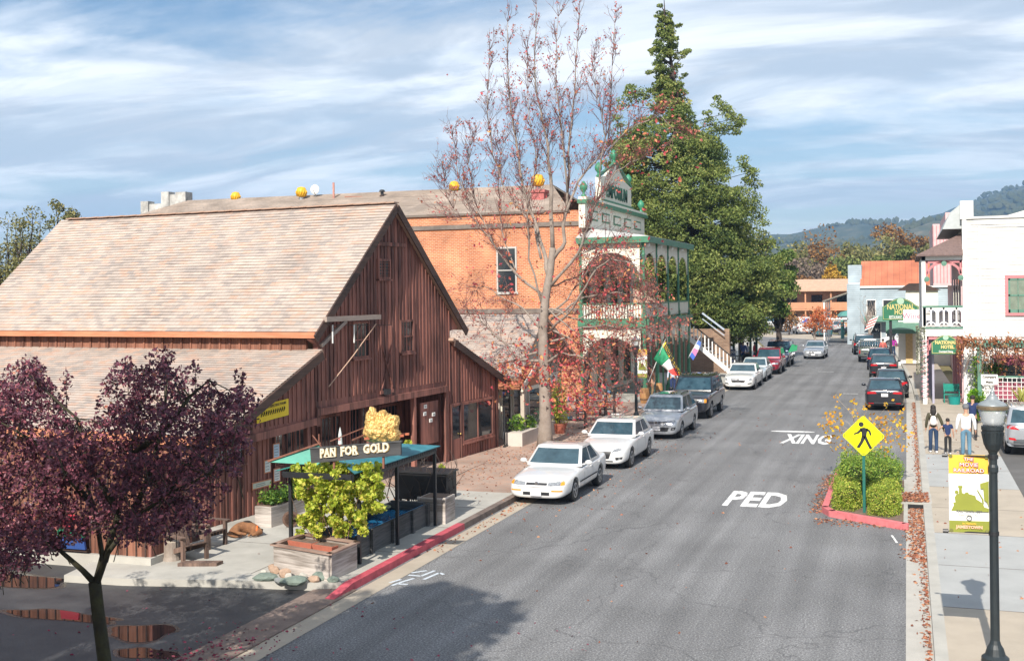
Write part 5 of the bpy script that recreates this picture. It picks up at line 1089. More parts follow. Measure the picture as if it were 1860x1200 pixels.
for px, dd in forks:
    pl = [T(u, v, dd*min(1, j/2)) for j, (u, v) in enumerate(px)]; m.tube(pl, [.05-.042*i/(len(pl)-1) for i in range(len(pl))], 6); tips += pl[2:]
cl = []; reg = []
def inside(u, v):
    top = np.interp(u, [-120, 0, 40, 75, 130, 175, 205, 235, 300, 330, 390, 430, 450], [720, 690, 655, 670, 760, 790, 700, 660, 645, 690, 700, 700, 720]); bot = np.interp(u, [-120, 0, 60, 120, 170, 215, 300, 380, 430, 450], [1045, 1045, 1020, 985, 955, 975, 975, 945, 870, 810]); return top < v < bot
while len(reg) < 560:
    u, v = g.uniform(-120, 450), g.uniform(645, 1045)
    if inside(u, v): reg.append((u, v))
for u, v in reg:
    q = T(u, v, g.normal()*.75); r_ = g.uniform(.08, .27); n_ = int(430*r_); cl.append(cluster(q, (r_, r_, r_*.8), n_, int(u*7+v), .1)); tt = min(tips, key=lambda w_: (w_-q).length); tt = tt if (tt-q).length < .75 else q+Vector((g.normal()*.15, g.normal()*.15, -.3)); m.tube([tt, tt.lerp(q, .6)+Vector((0, 0, .04)), q], [.008, .006, .003], 3, False)
for (u, v) in [(305, 648), (298, 668), (232, 664), (40, 660), (62, 668), (436, 690), (438, 715), (384, 705), (120, 690), (410, 735), (355, 672)]: q = T(u, v, g.normal()*.3); cl.append(cluster(q, (.09, .09, .16), 45, u, .1)); m.tube([q-Vector((0, 0, .4)), q+Vector((0, 0, .1))], [.008, .003], 3, False)
m.build('trunk', BARKM, pt, smooth=True, world=True); ap = np.concatenate(cl); leaves('foliage', PL, ap, .064, pt, 12, aspect=.62)
print('plum leaves', len(ap), 'maple', len(lo), len(hi_))
# broad evergreen behind the viewpoint whose shade falls over the near road
sh = tree('shade_tree', 'large leafy tree behind the viewpoint', -8.35, 1.0, 16.1, 2.6, CON, 77, nl=9000, ls=.42, trunk=.35, ncl=40, clr=.5); tree('shade_tree', 'smaller leafy tree behind the viewpoint', -11.9, .4, 13.0, 2.3, CON, 78, nl=8000, ls=.42, trunk=.3, ncl=40, clr=.5)
# autumn trees on the slope behind the town
OL = [leafmat('oak_rust', [(0, (.10, .05, .02)), (.6, (.26, .13, .045)), (1, (.38, .21, .07))], .8, .2), leafmat('oak_olive', [(0, (.08, .085, .025)), (.6, (.20, .20, .07)), (1, (.33, .29, .12))], .8, .2),
      leafmat('oak_green', [(0, (.06, .08, .02)), (.6, (.15, .19, .05)), (1, (.26, .29, .09))], .8, .2), leafmat('oak_yellow', [(0, (.25, .14, .02)), (.6, (.5, .30, .04)), (1, (.65, .42, .06))], .8, .25), leafmat('oak_grey', [(0, (.10, .075, .06)), (.6, (.20, .15, .12)), (1, (.28, .21, .15))], .9, .2)]
spec = [(1500, 432, 58, 0, 225, 'rust-orange oak with a broad crown'), (1624, 402, 48, 0, 235, 'rust-brown oak, tallest of the slope trees'), (1672, 408, 42, 0, 240, 'rust-brown oak just left of the hotel parapet'), (1585, 426, 52, 1, 220, 'tall olive-green tree between the rusty oaks'), (1556, 444, 40, 1, 212, 'rounded olive tree beside the tall olive one'), (1546, 458, 34, 2, 205, 'dark green tree behind the red roof, left'), (1606, 462, 30, 2, 200, 'dark green tree behind the red roof, right'), (1645, 450, 26, 2, 198, 'bright green tree near the balcony roof'), (1446, 452, 34, 1, 215, 'olive tree at the left edge of the slope'), (1470, 470, 36, 4, 205, 'greyish bare thicket tree above the tan building'), (1520, 482, 20, 3, 190, 'bright yellow tree above the tan building'), (1432, 478, 26, 4, 200, 'grey-brown bare tree beside the evergreen'), (1492, 490, 26, 4, 192, 'low grey-brown tree above the tan roof'), (1700, 425, 34, 1, 230, 'olive tree behind the pink parapet'), (1462, 500, 22, 0, 188, 'small rusty tree above the tan roof')]
for i, (u, vt, hw, ci, y, lb) in enumerate(spec):
    tp = YP(u, vt, y); rx = (YP(u+hw, vt, y).x-YP(u-hw, vt, y).x)/2; tree('autumn_tree', lb, tp.x, y, tp.z*1.1, rx*1.2, OL[ci], 200+i, nl=3000, ls=.6, trunk=.2, ncl=22, clr=.42, group='autumn trees on the slope behind the town', gappy=1.0 if ci != 4 else .6)
o = MB(); pts = []
g = np.random.default_rng(77)
for i in range(70): x = g.uniform(-45, 30); y = g.uniform(182, 260); r_ = g.uniform(2, 4); pts.append(cluster((x, y, r_*.9), (r_*1.3, r_*1.3, r_*1.3), 240, i, .3))
o = leaves('wood_thicket', OL[1], np.concatenate(pts), .7, None, 3, rnd=g.uniform(0, 1, sum(len(q) for q in pts))); tag(o, 'olive and brown thicket behind the far buildings', 'thicket'); o['kind'] = 'stuff'
# thin oaks beyond the barn on the left
for i, (u, vt, hw) in enumerate([(115, 342, 40), (40, 350, 60), (-25, 372, 60), (75, 392, 30)]):
    tp = YP(u, vt, 66); rx = (YP(u+hw, vt, 66).x-YP(u-hw, vt, 66).x)/2; tree('thin_oak', ['thin-crowned oak nearest the barn ridge', 'wide thin-crowned oak at the left', 'thin-crowned oak cut by the left edge', 'low oak against the barn roof slope'][i], tp.x, 66+i, tp.z, rx, OL[1], 300+i, bark=BARKD, nl=3200, ls=.2, trunk=.35, ncl=36, clr=.3, group='thin oaks beyond the barn')
# small street trees far up the road
p = YP(1530, 600, 128); tree('red_street_tree', 'small orange-red tree in front of the blue-grey building', YP(1536, 560, 126).x-2.6, 120, 3.9, 2.3, leafmat('orange_leaf', [(0, (.38, .08, .03)), (.6, (.6, .17, .06)), (1, (.62, .3, .12))], .7, .3), 401, nl=1500, ls=.22, trunk=.4, ncl=18, bark=BARK)
tree('bare_street_tree', 'leafless grey tree beside the blue-grey wall', YP(1578, 560, 117).x, 117, 5.6, 1.6, OL[4], 402, nl=60, ls=.12, trunk=.35, ncl=26, bark=BARK)
tree('orange_bush', 'rusty orange bush at the foot of the bright green tree', YP(1432, 590, 150).x, 150, 3.4, 2.2, OL[0], 403, nl=900, ls=.3, trunk=.2, ncl=14, cat='bush')
# ------------------------------------------------------------ planted island with red kerb, hedges and crossing sign
MUL = M('mulch', (.16, .11, .08), .95, .4, 9, .5, 30)
ip = [(-.10, 29.55), (-.10, 36.3), (-1.75, 38.2), (-2.02, 37.6), (-2.05, 31.2), (-1.95, 30.75)]
sheet('planting_bed', ip, .11, MUL, .1)
k = MB(); kp = [(-.10, 29.5), (-1.9, 30.7), (-2.1, 31.2), (-2.1, 37.7)]
for a, b in zip(kp, kp[1:]): k.bar((a[0], a[1], .08), (b[0], b[1], .08), .17, .16)
for i in range(len(kp)): k.lathe([(.085, .0), (.085, .16)], (kp[i][0], kp[i][1], 0), 12)
struct(k.build('red_kerb', M('pink_kerb_paint', (.58, .16, .17), .75, .2, 6, .3, 40)))
k = MB().box(-.14, -.04, 29.5, 36.3, 0, .15); struct(k.build('kerb', CONC))
HGF = leafmat('hedge_leaf', [(0, (.06, .12, .02)), (.5, (.18, .31, .045)), (.85, (.33, .46, .07)), (1, (.50, .48, .10))], .55, .3)
HGF2 = leafmat('hedge_leaf_light', [(0, (.11, .17, .02)), (.5, (.30, .42, .05)), (.8, (.48, .54, .08)), (1, (.62, .50, .13))], .55, .3)
def hedge(name, lab, x0, x1, y0, y1, z0, z1, mat, n, seed, size=.06, cat='hedge', rnd=.16):
    t = thing(name, lab, cat, ((x0+x1)/2, (y0+y1)/2, z0)); g = np.random.default_rng(seed); P_ = []
    hx, hy, hz = (x1-x0)/2, (y1-y0)/2, (z1-z0)
    while len(P_) < n:
        p = g.uniform(-1, 1, 3); p[2] = g.uniform(0, 1); q = max(abs(p[0]), abs(p[1]), p[2])
        if q < .72 or (abs(p[0])**3+abs(p[1])**3+p[2]**4) > 1.15: continue
        b = 1+rnd*mnoise.noise(Vector((p[0]*hx*2.2+seed, p[1]*hy*2.2, p[2]*hz*2.2)))*2
        P_.append((p[0]*hx*b, p[1]*hy*b, p[2]*hz*(1+(b-1)*1.2)+g.normal()*.015))
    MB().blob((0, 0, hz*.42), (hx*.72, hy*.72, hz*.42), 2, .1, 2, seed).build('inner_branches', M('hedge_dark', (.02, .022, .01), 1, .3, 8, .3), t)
    leaves('foliage', mat, P_, size, t, seed, world=False); return t
hedge('hedge', 'clipped dark green hedge behind the crossing sign', -1.98, -.22, 33.1, 36.0, .1, 1.08, HGF, 19000, 1, .05)
hedge('hedge', 'low yellow-green bush left of the sign post', -1.95, -1.2, 30.95, 33.0, .1, .72, HGF2, 8200, 2, .045)
hedge('hedge', 'low yellow-green bush right of the sign post', -1.05, -.2, 30.35, 33.0, .1, .70, HGF2, 9500, 3, .045)
sg = thing('crossing_sign', 'yellow diamond pedestrian crossing sign on a green post', 'sign', (-1.1, 30.85, .1))
ZC = 5.9-(790-522.5)/2079*29.6
po = MB().prism([(-.035, 0, 0), (.035, 0, 0), (.035, .012, 0), (.014, .02, 0), (.014, .04, 0), (-.014, .04, 0), (-.014, .02, 0), (-.035, .012, 0)], (0, 0, ZC-.1+.45)); po.build('post', M('post_green', (.01, .12, .09), .5, .1, 5, 0), sg)
fl = Matrix.Rotation(-R(4), 3, 'Z')
def dia(h_, yo, th, rnd_=.05):
    P_ = []
    for k_ in range(4):
        a = PI/2*k_
        for s_ in (-1, 1): P_.append((math.cos(a)*(h_-rnd_)-s_*math.sin(a)*rnd_*.6, yo, ZC-.1+math.sin(a)*(h_-rnd_)+s_*math.cos(a)*rnd_*.6))
    return MB().prism(P_[::-1], (0, th, 0))
dia(.555, -.012, .006).build('plate', M('sign_yellow', (.80, .82, .0), .4, .04, 3, 0), sg); dia(.53, -.0135, .001).build('border', BLK, sg); dia(.513, -.0145, .001).build('face', MATS['sign_yellow'], sg)
def pict(mb, polys, yo, cx, cz, s_):
    for pl in polys: mb.prism([((x-.5)*s_+cx, yo, (.5-y)*s_+cz) for x, y in pl], (0, .001, 0))
pm = MB()
# walking figure: head, torso, arms, striding legs (unit square, y down)
pict(pm, [[(.44+.075*math.cos(a), .155+.075*math.sin(a)) for a in np.linspace(0, 2*PI, 15)[:-1]],
          [(.40, .27), (.52, .245), (.64, .285), (.60, .40), (.585, .52), (.455, .53), (.45, .40)],
          [(.42, .28), (.47, .34), (.37, .43), (.22, .475), (.215, .435), (.33, .38)],
          [(.60, .27), (.70, .33), (.735, .47), (.685, .485), (.65, .37), (.58, .34)],
          [(.455, .50), (.56, .52), (.50, .68), (.38, .875), (.30, .845), (.41, .66)],
          [(.50, .52), (.585, .50), (.66, .68), (.75, .86), (.68, .90), (.585, .71)]], -.0165, 0, ZC-.1, .86)
pm.build('walking_figure', BLK, sg)
# young tree with yellow leaves behind the hedge
YL = leafmat('yellow_leaf', [(0, (.55, .20, .04)), (.45, (.75, .42, .04)), (.75, (.85, .62, .04)), (1, (.55, .30, .08))], .6, .4)
t = thing('yellow_sapling', 'sparse young tree with yellow and orange leaves behind the crossing sign', 'tree', (-1.5, 36.6, .1)); g = np.random.default_rng(6); m = MB(); P_ = []
b0 = Vector((-1.4, 36.6, .1)); hub = Vector((-1.45, 36.6, 1.3)); m.tube([b0, hub], [.04, .03], 6)
for (u, v, s_) in [(1520, 722, 4), (1552, 732, 4), (1498, 772, 6), (1515, 752, 9), (1508, 765, 9), (1514, 780, 10), (1510, 795, 7), (1525, 775, 6), (1518, 810, 6), (1535, 812, 8), (1575, 745, 6), (1613, 735, 4), (1590, 760, 9), (1612, 762, 9), (1600, 775, 10), (1625, 775, 9), (1600, 800, 11), (1618, 790, 9), (1630, 760, 8), (1610, 815, 8), (1648, 775, 4), (1652, 792, 7), (1640, 812, 5), (1587, 815, 9), (1560, 760, 7), (1545, 745, 4), (1640, 745, 3), (1575, 800, 8), (1540, 790, 6), (1560, 820, 8)]:
    q = YP(u, v, 36.6+g.normal()*.35); mid = hub.lerp(q, .5)+Vector((g.normal()*.08, 0, .1)); m.tube([hub, mid, q], [.016, .01, .005], 4, False)
    for _ in range(int(s_*2.1)): P_.append(tuple(q+Vector(g.normal(size=3))*.016*s_))
m.build('trunk', BARK, t, world=True); leaves('leaves', YL, P_, .115, t, 6, aspect=.7)

# ------------------------------------------------------------ street lamps with banners
LG = M('lamp_grey_green', (.018, .025, .029), .45, .2, 6, .05); LGT = M('lamp_cap_metal', (.27, .30, .31), .4, .15, 5, .05, metal=.3)
CLR, cn_, cl_, cb_ = new_mat('globe_glass'); cb_.inputs['Base Color'].default_value = (.72, .76, .78, 1); cb_.inputs['Roughness'].default_value = .12
tp_ = cn_.new('ShaderNodeBsdfTransparent'); mx_ = cn_.new('ShaderNodeMixShader'); mx_.inputs[0].default_value = .34; cl_.new(tp_.outputs[0], mx_.inputs[1]); cl_.new(cb_.outputs[0], mx_.inputs[2]); cl_.new(mx_.outputs[0], cn_['Material Output'].inputs[0])
def street_lamp(name, lab, loc, H_, label_banner, banner_side=-1, full=True):
    t = thing(name, lab, 'street lamp', loc, 0); s = H_/4.2
    m_ = MB().lathe([(.20, 0), (.20, .1), (.15, .14), (.12, .24), (.085, .30), (.068, .36), (.062, 2.9*s), (.075, 2.93*s), (.075, 3.0*s), (.06, 3.04*s), (.058, 3.22*s)], n=20); m_.build('shaft', LG, t, smooth=False)
    c = MB().lathe([(.06, 3.2*s), (.075, 3.24*s), (.1, 3.27*s), (.135, 3.36*s), (.15, 3.5*s), (.155, 3.56*s), (.165, 3.57*s), (.165, 3.62*s), (.14, 3.63*s)], n=24)
    for k_ in range(16): a = 2*PI*k_/16; c.bar((.12*math.cos(a), .12*math.sin(a), 3.34*s), (.158*math.cos(a), .158*math.sin(a), 3.53*s), .02, .02)
    c.build('fitter', LG, t)
    MB().lathe([(.14, 3.63*s), (.165, 3.7*s), (.2, 3.86*s), (.205, 3.9*s), (.20, 3.9*s), (.195, 3.85*s), (.16, 3.7*s), (.135, 3.64*s)], n=28).build('globe', CLR, t, smooth=True)
    MB().lathe([(.022, 3.62*s), (.022, 3.7*s), (.03, 3.72*s), (.034, 3.78*s), (.02, 3.84*s)], n=12).build('lamp_bulb', flat('bulb_white', (.8, .8, .76), .3), t, smooth=True)
    MB().lathe([(.21, 3.875*s), (.228, 3.885*s), (.228, 3.925*s), (.215, 3.935*s)], n=28).build('band', M('bronze_band', (.25, .19, .12), .4, .2, 5, 0, metal=.6), t)
    MB().lathe([(.215, 3.935*s), (.21, 3.95*s), (.17, 3.985*s), (.115, 4.01*s), (.085, 4.035*s), (.075, 4.07*s), (.055, 4.09*s), (.032, 4.12*s), (.04, 4.135*s), (.018, 4.16*s), (.007, 4.22*s)], n=24).build('cap', LGT, t, smooth=True)
    b_ = MB()
    for z in (3.155, 1.985): b_.tube([(0, 0, z*s), (-.68*1.0, 0, z*s)], .012, 6); b_.lathe([(.03, -.04), (.03, .04)], (-.69, 0, z*s), 8, 'x'); b_.lathe([(.075, -.03), (.075, .03)], (0, 0, z*s), 14)
    b_.build('banner_arm', BLK, t)
    return t
BY = M('banner_yellow', (.72, .46, .05), .7, .05, 3, .05); BW = M('banner_white', (.80, .80, .76), .7, .03, 3, .05); BO = M('banner_olive', (.24, .26, .035), .7, .1, 3, .05); BRD = flat('banner_red', (.5, .06, .08), .7)
def banner(lab, loc, w_, h_, rz=0):
    t = thing('street_banner', lab, 'banner', loc, rz, 'railroad banners on the street lamps'); W2 = w_/2
    def strip(z0, z1, mat, nm, y=0.0, x0=None, x1=None):
        x0 = -W2 if x0 is None else x0; x1 = W2 if x1 is None else x1; m_ = MB(); n_ = 10
        for i in range(n_+1):
            x = x0+(x1-x0)*i/n_; dy = .012*math.sin(x*7); m_.v += [(x, dy+y, z0), (x, dy+y, z1), (x, dy+y+.004, z0), (x, dy+y+.004, z1)]
        for i in range(n_): o = i*4; m_.f += [(o, o+4, o+5, o+1), (o+2, o+3, o+7, o+6), (o, o+2, o+6, o+4), (o+1, o+5, o+7, o+3)]
        return m_.build(nm, mat, t)
    strip(h_*.755, h_, BY, 'heading_panel'); strip(h_*.15, h_*.755, BW, 'picture_panel'); strip(0, h_*.15, BO, 'foot_panel')
    lt = MB(); lt2 = MB()
    for s_, z, sz in (('THE', .945, .068), ('MOVIE', .873, .082), ('RAILROAD', .80, .082)):
        text_on(lt, s_, sz*h_/1.19, (0, -.02, z*h_), (1, 0, 0), (0, 0, 1), thick=.003, bold=.005, sx=1.12); text_on(lt2, s_, sz*h_/1.19, (0, -.025, z*h_), (1, 0, 0), (0, 0, 1), thick=.003, bold=-.0005, sx=1.12)
    lt.build('lettering_outline', BRD, t); lt2.build('lettering', BW, t)
    # locomotive silhouette
    lo = MB(); S_ = w_/.61; P = lambda pts: lo.prism([((x-.5)*w_, -.018, h_*.275+(1-y)*h_*.42) for x, y in pts], (0, .003, 0))
    P([(.05, 1), (.12, .82), (.10, .74), (.16, .74), (.14, .58), (.18, .50), (.25, .46), (.25, .30), (.23, .28), (.23, .22), (.34, .22), (.34, .28), (.32, .30), (.33, .44), (.38, .47), (.42, .42), (.48, .42), (.50, .47), (.60, .50), (.66, .52), (.68, .62), (.84, .74), (.88, .86), (.99, .9), (.99, 1)])
    P([(.78, .14), (.99, .06), (.99, .86), (.95, .72), (.88, .64), (.86, .30), (.79, .30)]); P([(.70, .34), (.72, .33), (.86, .62), (.87, .76), (.83, .70), (.82, .60)])
    lo.lathe([(.001, -.02), (.028, -.02), (.028, -.016), (.001, -.016)], ((.19-.5)*w_, 0, h_*.275+(1-.42)*h_*.42), 12, 'y'); lo.build('locomotive', BO, t)
    tx = MB(); text_on(tx, 'RAILTOWN 1897', .052*S_, (0, -.02, h_*.31-.045), (1, 0, 0), (0, 0, 1), thick=.002, bold=.0008); tx.build('lettering', flat('banner_dark', (.08, .08, .09)), t)
    tx = MB(); text_on(tx, 'State Historic Park', .042*S_, (0, -.02, h_*.31-.095), (1, 0, 0), (0, 0, 1), thick=.002); tx.build('lettering', flat('banner_grey', (.25, .26, .22)), t)
    sl = MB(); c0 = h_*.187
    for k_ in range(20):
        a0, a1 = 2*PI*k_/20, 2*PI*(k_+1)/20; sl.prism([(r_*math.cos(a)*S_, -.019, c0+r_*math.sin(a)*S_) for r_, a in ((.032, a0), (.032, a1), (.044, a1), (.044, a0))], (0, .002, 0))
    text_on(sl, 'SP', .03*S_, (0, -.019, c0), (1, 0, 0), (0, 0, 1), thick=.002); sl.build('seal', MATS['banner_dark'], t)
    tx = MB(); text_on(tx, 'in Historic', .05*S_, (0, -.021, h_*.117), (1, 0, 0), (0, 0, 1), thick=.002, bold=.001); tx.build('lettering', BY, t)
    tx = MB(); text_on(tx, 'JAMESTOWN', .068*S_, (0, -.021, h_*.07), (1, 0, 0), (0, 0, 1), thick=.002, bold=.003); tx.build('lettering', flat('banner_salmon', (.8, .45, .3)), t)
    for sx_ in (-1, 1):
        for z in (.02, .98): MB().lathe([(.001, -.02), (.03*S_, -.018), (.03*S_, .006), (.001, .006)], (sx_*(W2-.03), 0, z*h_), 12, 'y').build('corner_patch', M('corner_tan', (.16, .16, .04), .7), t)
    return t
street_lamp('street_lamp', 'grey-green street lamp with clear glass globe in the right foreground', (1.215, 18.9, .15), 4.2, '')
banner('large yellow, white and olive railroad banner on the foreground lamp', (.866, 18.9, 2.13), .575, 1.19, R(4))
# left lamp and its banner
street_lamp('street_lamp', 'dark street lamp standing in front of the green balcony', (-11.5, 50.2, .15), 3.8, '')
bq0 = XP(1159, 684, -11.5); bq1 = XP(1176, 634, -11.5); cq = YP(1167, 686, 50.2); w_ = YP(1176, 680, 50.2).x-YP(1158, 680, 50.2).x
banner('small railroad banner beside the green corner column', (cq.x, 50.2, cq.z), w_*.95, YP(1167, 634, 50.2).z-cq.z)

# ------------------------------------------------------------ panning stall beneath the gold nugget
GREYW = wood('weathered_grey_wood', (.20, .17, .145), (.50, .45, .41), .88, .3, 2); DKW = wood('dark_wet_wood', (.03, .032, .033), (.10, .10, .10), .8, .3, 2)
TEAL = M('teal_canopy', (.015, .20, .16), .55, .35, 2.4, .15, col2=(.04, .28, .24)); TEALB = M('teal_canopy_blue', (.012, .13, .17), .5, .35, 2.4, .15, col2=(.06, .25, .30)); RIRON = M('rusty_iron', (.22, .09, .06), .8, .3, 9, .2)
stl = thing('panning_stall', 'gold-panning stall with teal canopy on black iron posts', 'stall', (-12, 24, .15)); X0, X1, Y0, Y1 = -12.75, -11.1, 21.7, 26.15
for x in (X0, X1):
    for y in (Y0+.3, (Y0+Y1)/2, Y1): MB().box(x-.035, x+.035, y-.035, y+.035, .15, 2.12).build('post', BLK, stl, world=True)
zE = 2.10
MB().box(X1-.02, X1+.03, Y0, Y1, zE-.16, zE).box(X0-.03, X0+.02, Y0, Y1, zE-.1, zE).box(X0, X1, Y0-.03, Y0, zE-.12, zE).box(X0, X1, Y1, Y1+.03, zE-.12, zE).build('beam', BLK, stl, world=True)
m = MB(); y = Y0
while y < Y1: m.lathe([(.05, -.004), (.035, .006), (.01, .006)], (X1+.05, y, zE-.06), 8, 'x'); y += .13
struct(m.build('scroll_fringe', BLK, stl, world=True), 'stuff')
zR = 2.30; c0, c1 = (-12.0, Y0+.9, zR), (-12.0, Y1-.7, zR-.06); e0, e1, e2, e3 = (X0-.1, Y0-.1, zE+.02), (X1+.12, Y0-.1, zE+.02), (X1+.12, Y1+.1, zE+.0), (X0-.1, Y1+.1, zE+.0)
MB().prism([e1, e2, c1, c0], (0, 0, .02)).build('canopy_panel', TEALB, stl, world=True); MB().prism([e3, e0, c0, c1], (0, 0, .02)).build('canopy_panel', TEAL, stl, world=True)
MB().prism([e2, e3, c1], (0, 0, .02)).build('canopy_panel', TEAL, stl, world=True)
tip = Vector((-13.15, 21.75, 2.28)); 
MB().prism([tip, (-12.05, 22.1, 2.2), (-12.2, 22.3, 2.62)], (0, .02, 0)).build('canopy_flap', M('bright_teal', (.01, .25, .18), .5, .2, 3, .1), stl, world=True)
MB().bar(tip+Vector((0, -.02, .02)), (-12.15, 22.28, 2.66), .035, .035).bar((-12.2, 22.3, 2.2), (-12.2, 22.3, 2.85), .02).bar((-12.25, 22.1, 2.85), (-11.75, 22.2, 2.2), .02).bar((-11.9, 23.3, 2.6), (-11.4, 24.6, 2.9), .03).bar((-12.3, 23, 2.6), (-11.5, 24.4, 3.0), .02).bar((-11.5, 24.4, 3.0), (-11.3, 24.5, 2.6), .02).build('rigging', RIRON, stl, world=True)
tr = thing('water_trough', 'long dark wooden trough full of blue water beneath the canopy', 'trough', (-11.8, 24.5, .15))
for x in (-11.35, -12.35): MB().box(x-.04, x+.04, 22.35, 26.2, .15, .66).build('side', DKW, tr, world=True)
MB().box(-12.3, -11.4, 22.3, 22.38, .15, .62).build('end_board', DKW, tr, world=True); MB().box(-12.3, -11.4, 26.1, 26.2, .15, .72).build('end_board', DKW, tr, world=True)
for y in (23, 24.1, 25.2, 26.1): MB().box(-11.3, -11.24, y-.06, y+.06, .15, .7).build('rib', DKW, tr, world=True)
BLUE = M('trough_blue', (.01, .12, .30), .3, .35, 2, 0, col2=(.04, .28, .5)); MB().box(-12.31, -11.39, 22.38, 26.1, .2, .50).build('blue_liner', BLUE, tr, world=True); MB().box(-12.31, -11.39, 22.38, 26.1, .50, .503).build('water', M('trough_water', (.02, .16, .34), .05, .2, 3, 0), tr, world=True)
MB().box(-11.42, -11.385, 22.4, 26.1, .5, .66).build('blue_liner', BLUE, tr, world=True)
MB().prism([(-12.6, 24.6, .8), (-11.9, 24.4, .72), (-11.9, 25.3, .72), (-12.6, 25.5, .8)], (0, 0, .04)).build('sluice_board', M('mossy_board', (.22, .24, .14), .9, .3, 4, .2), tr, world=True)
o = thing('post_box_planter', 'square wooden planter at the far end of the trough', 'planter', (-11.25, 26.75, .15)); MB().box(-11.65, -10.95, 26.4, 27.1, .15, .78).build('box', GREYW, o, world=True); MB().box(-11.6, -11.0, 26.45, 27.05, .78, .79).build('soil', MUL, o, world=True)
for x in (-11.65, -10.95): MB().box(x-.03, x+.03, 26.37, 26.4, .15, .8).build('corner_batten', GREYW, o, world=True)
# black cabinet on a wheeled stand behind the trough
o = thing('black_cart', 'black box cart on iron legs behind the trough', 'cart', (-11.6, 28.6, .15)); MB().box(-12.8, -11.35, 27.5, 28.2, .5, 1.2).build('box', M('tarred_board', (.012, .012, .014), .6, .3, 4, .15), o, world=True)
MB().box(-12.85, -11.3, 27.45, 28.25, 1.2, 1.24).build('lid_rim', BLK, o, world=True)
for x in (-12.7, -11.45):
    for y in (27.6, 28.1): MB().box(x-.03, x+.03, y-.03, y+.03, .15, .5).build('leg', BLK, o, world=True)
MB().lathe([(.02, -.03), (.16, -.03), (.17, 0), (.16, .03), (.02, .03)], (-11.33, 27.55, .32), 14, 'x').build('wheel', BLK, o, world=True)
# front planter, vine and the rocks at its foot
fp = thing('planter_box', 'large weathered wooden planter at the corner of the pavement', 'planter', (-11.6, 21.6, .05)); a = Vector((-12.5, 21.05, .1)); 
c4 = [Vector((-12.55, 20.95, .1)), Vector((-11.0, 20.5, .1)), Vector((-10.97, 21.6, .1)), Vector((-12.45, 22.05, .1))]
for i in range(4):
    p, q = c4[i], c4[(i+1) % 4]; dr = (q-p).normalized(); MB().bar(p+Vector((0, 0, .17))+dr*.02, q+Vector((0, 0, .17))-dr*.02, .05, .30).build('lower_plank', GREYW, fp, world=True); MB().bar(p+Vector((0, 0, .45))+dr*.02, q+Vector((0, 0, .45))-dr*.02, .055, .26).build('upper_plank', GREYW, fp, world=True); MB().bar(p+Vector((0, 0, .60))-dr*.05, q+Vector((0, 0, .60))+dr*.05, .13, .035).build('rim', wood('brown_rim', (.2, .12, .09), (.42, .3, .24), .85, .5, 2), fp, world=True)
MB().prism([p+Vector((0, 0, .50)) for p in c4], (0, 0, .02)).build('soil', MUL, fp, world=True)
for i, (x, y, l_) in enumerate([(-12.0, 21.2, .62), (-11.38, 21.02, .5)]):
    o = thing('window_box', ['longer terracotta trough in the big planter', 'shorter terracotta trough in the big planter'][i], 'flower trough', (x, y, .60), -R(14)); MB().prism([(-l_/2, -.09, 0), (l_/2, -.09, 0), (l_/2+.03, -.12, .15), (-l_/2-.03, -.12, .15)], (0, .2, 0)).build('pot', M('terracotta', (.42, .13, .08), .8, .15, 6, .1), o); MB().box(-l_/2, l_/2, -.08, .07, .15, .155).build('soil', MUL, o)
VN = leafmat('vine_leaf', [(0, (.20, .30, .03)), (.4, (.48, .56, .06)), (.8, (.70, .70, .12)), (1, (.75, .62, .14))], .5, .45)
vt = thing('grape_vine', 'bright yellow-green leafy vine climbing above the big planter', 'vine', (-11.7, 21.8, .7)); g = np.random.default_rng(8); m = MB(); P_ = []; cc = []
vy = 22.05
def in_v(u, v):
    return (545 < u < 695 and 842 < v < 960 and not (u > 660 and v > 925) and not (v > 905 and (u < 575 or u > 640) and v < 915)) or (535 < u < 590 and 850 < v < 900) or (540 < u < 665 and 930 < v < 970)
for (u, v) in [(605, 985), (575, 985), (630, 985)]:
    b = YP(u, v, vy-.2); 
    for k_ in range(5): q = YP(u+g.normal()*25, 940-g.uniform(0, 80), vy+g.normal()*.2); m.tube([b, b.lerp(q, .5)+Vector((g.normal()*.05, 0, 0)), q], [.012, .008, .004], 5, False)
while len(cc) < 185:
    u, v = g.uniform(535, 700), g.uniform(838, 972)
    if in_v(u, v): cc.append((u, v))
for u, v in cc: q = YP(u, v, vy+g.normal()*.28); P_.append(cluster(q, (.115, .115, .10), 58, int(u*3+v), .1))
m.build('stems', MATS['vine_stem'], vt, world=True); leaves('foliage', VN, np.concatenate(P_), .085, vt, 3, aspect=.85)
STN = [M('stone_green', (.16, .20, .17), .85, .25, 5, .4, 15), M('stone_tan', (.36, .25, .18), .9, .25, 5, .4, 15), M('stone_pale', (.42, .40, .35), .9, .2, 5, .4, 15), M('stone_grey', (.20, .21, .21), .9, .25, 5, .4, 15)]
g = np.random.default_rng(14); nst = 0
rocks = [(505, 1043, .26, .07, 0), (555, 1050, .27, .08, 0), (602, 1042, .20, .08, 0), (618, 1036, .16, .12, 0), (582, 1034, .16, .12, 2), (560, 1030, .11, .1, 2), (538, 1038, .13, .09, 1), (520, 1032, .11, .08, 1), (545, 1028, .09, .08, 1), (530, 1022, .1, .09, 3), (515, 1026, .1, .07, 1), (575, 1022, .1, .1, 0), (560, 1016, .09, .09, 3), (590, 1046, .14, .06, 1), (500, 1036, .1, .06, 2), (570, 1042, .1, .07, 2), (605, 1028, .1, .08, 3), (545, 1043, .08, .07, 2), (528, 1048, .12, .05, 3), (525, 1015, .08, .08, 2), (550, 1020, .07, .07, 1), (625, 1046, .12, .06, 0)]
tone = ['grey-green', 'tan', 'pale', 'dark grey']; rows = {}
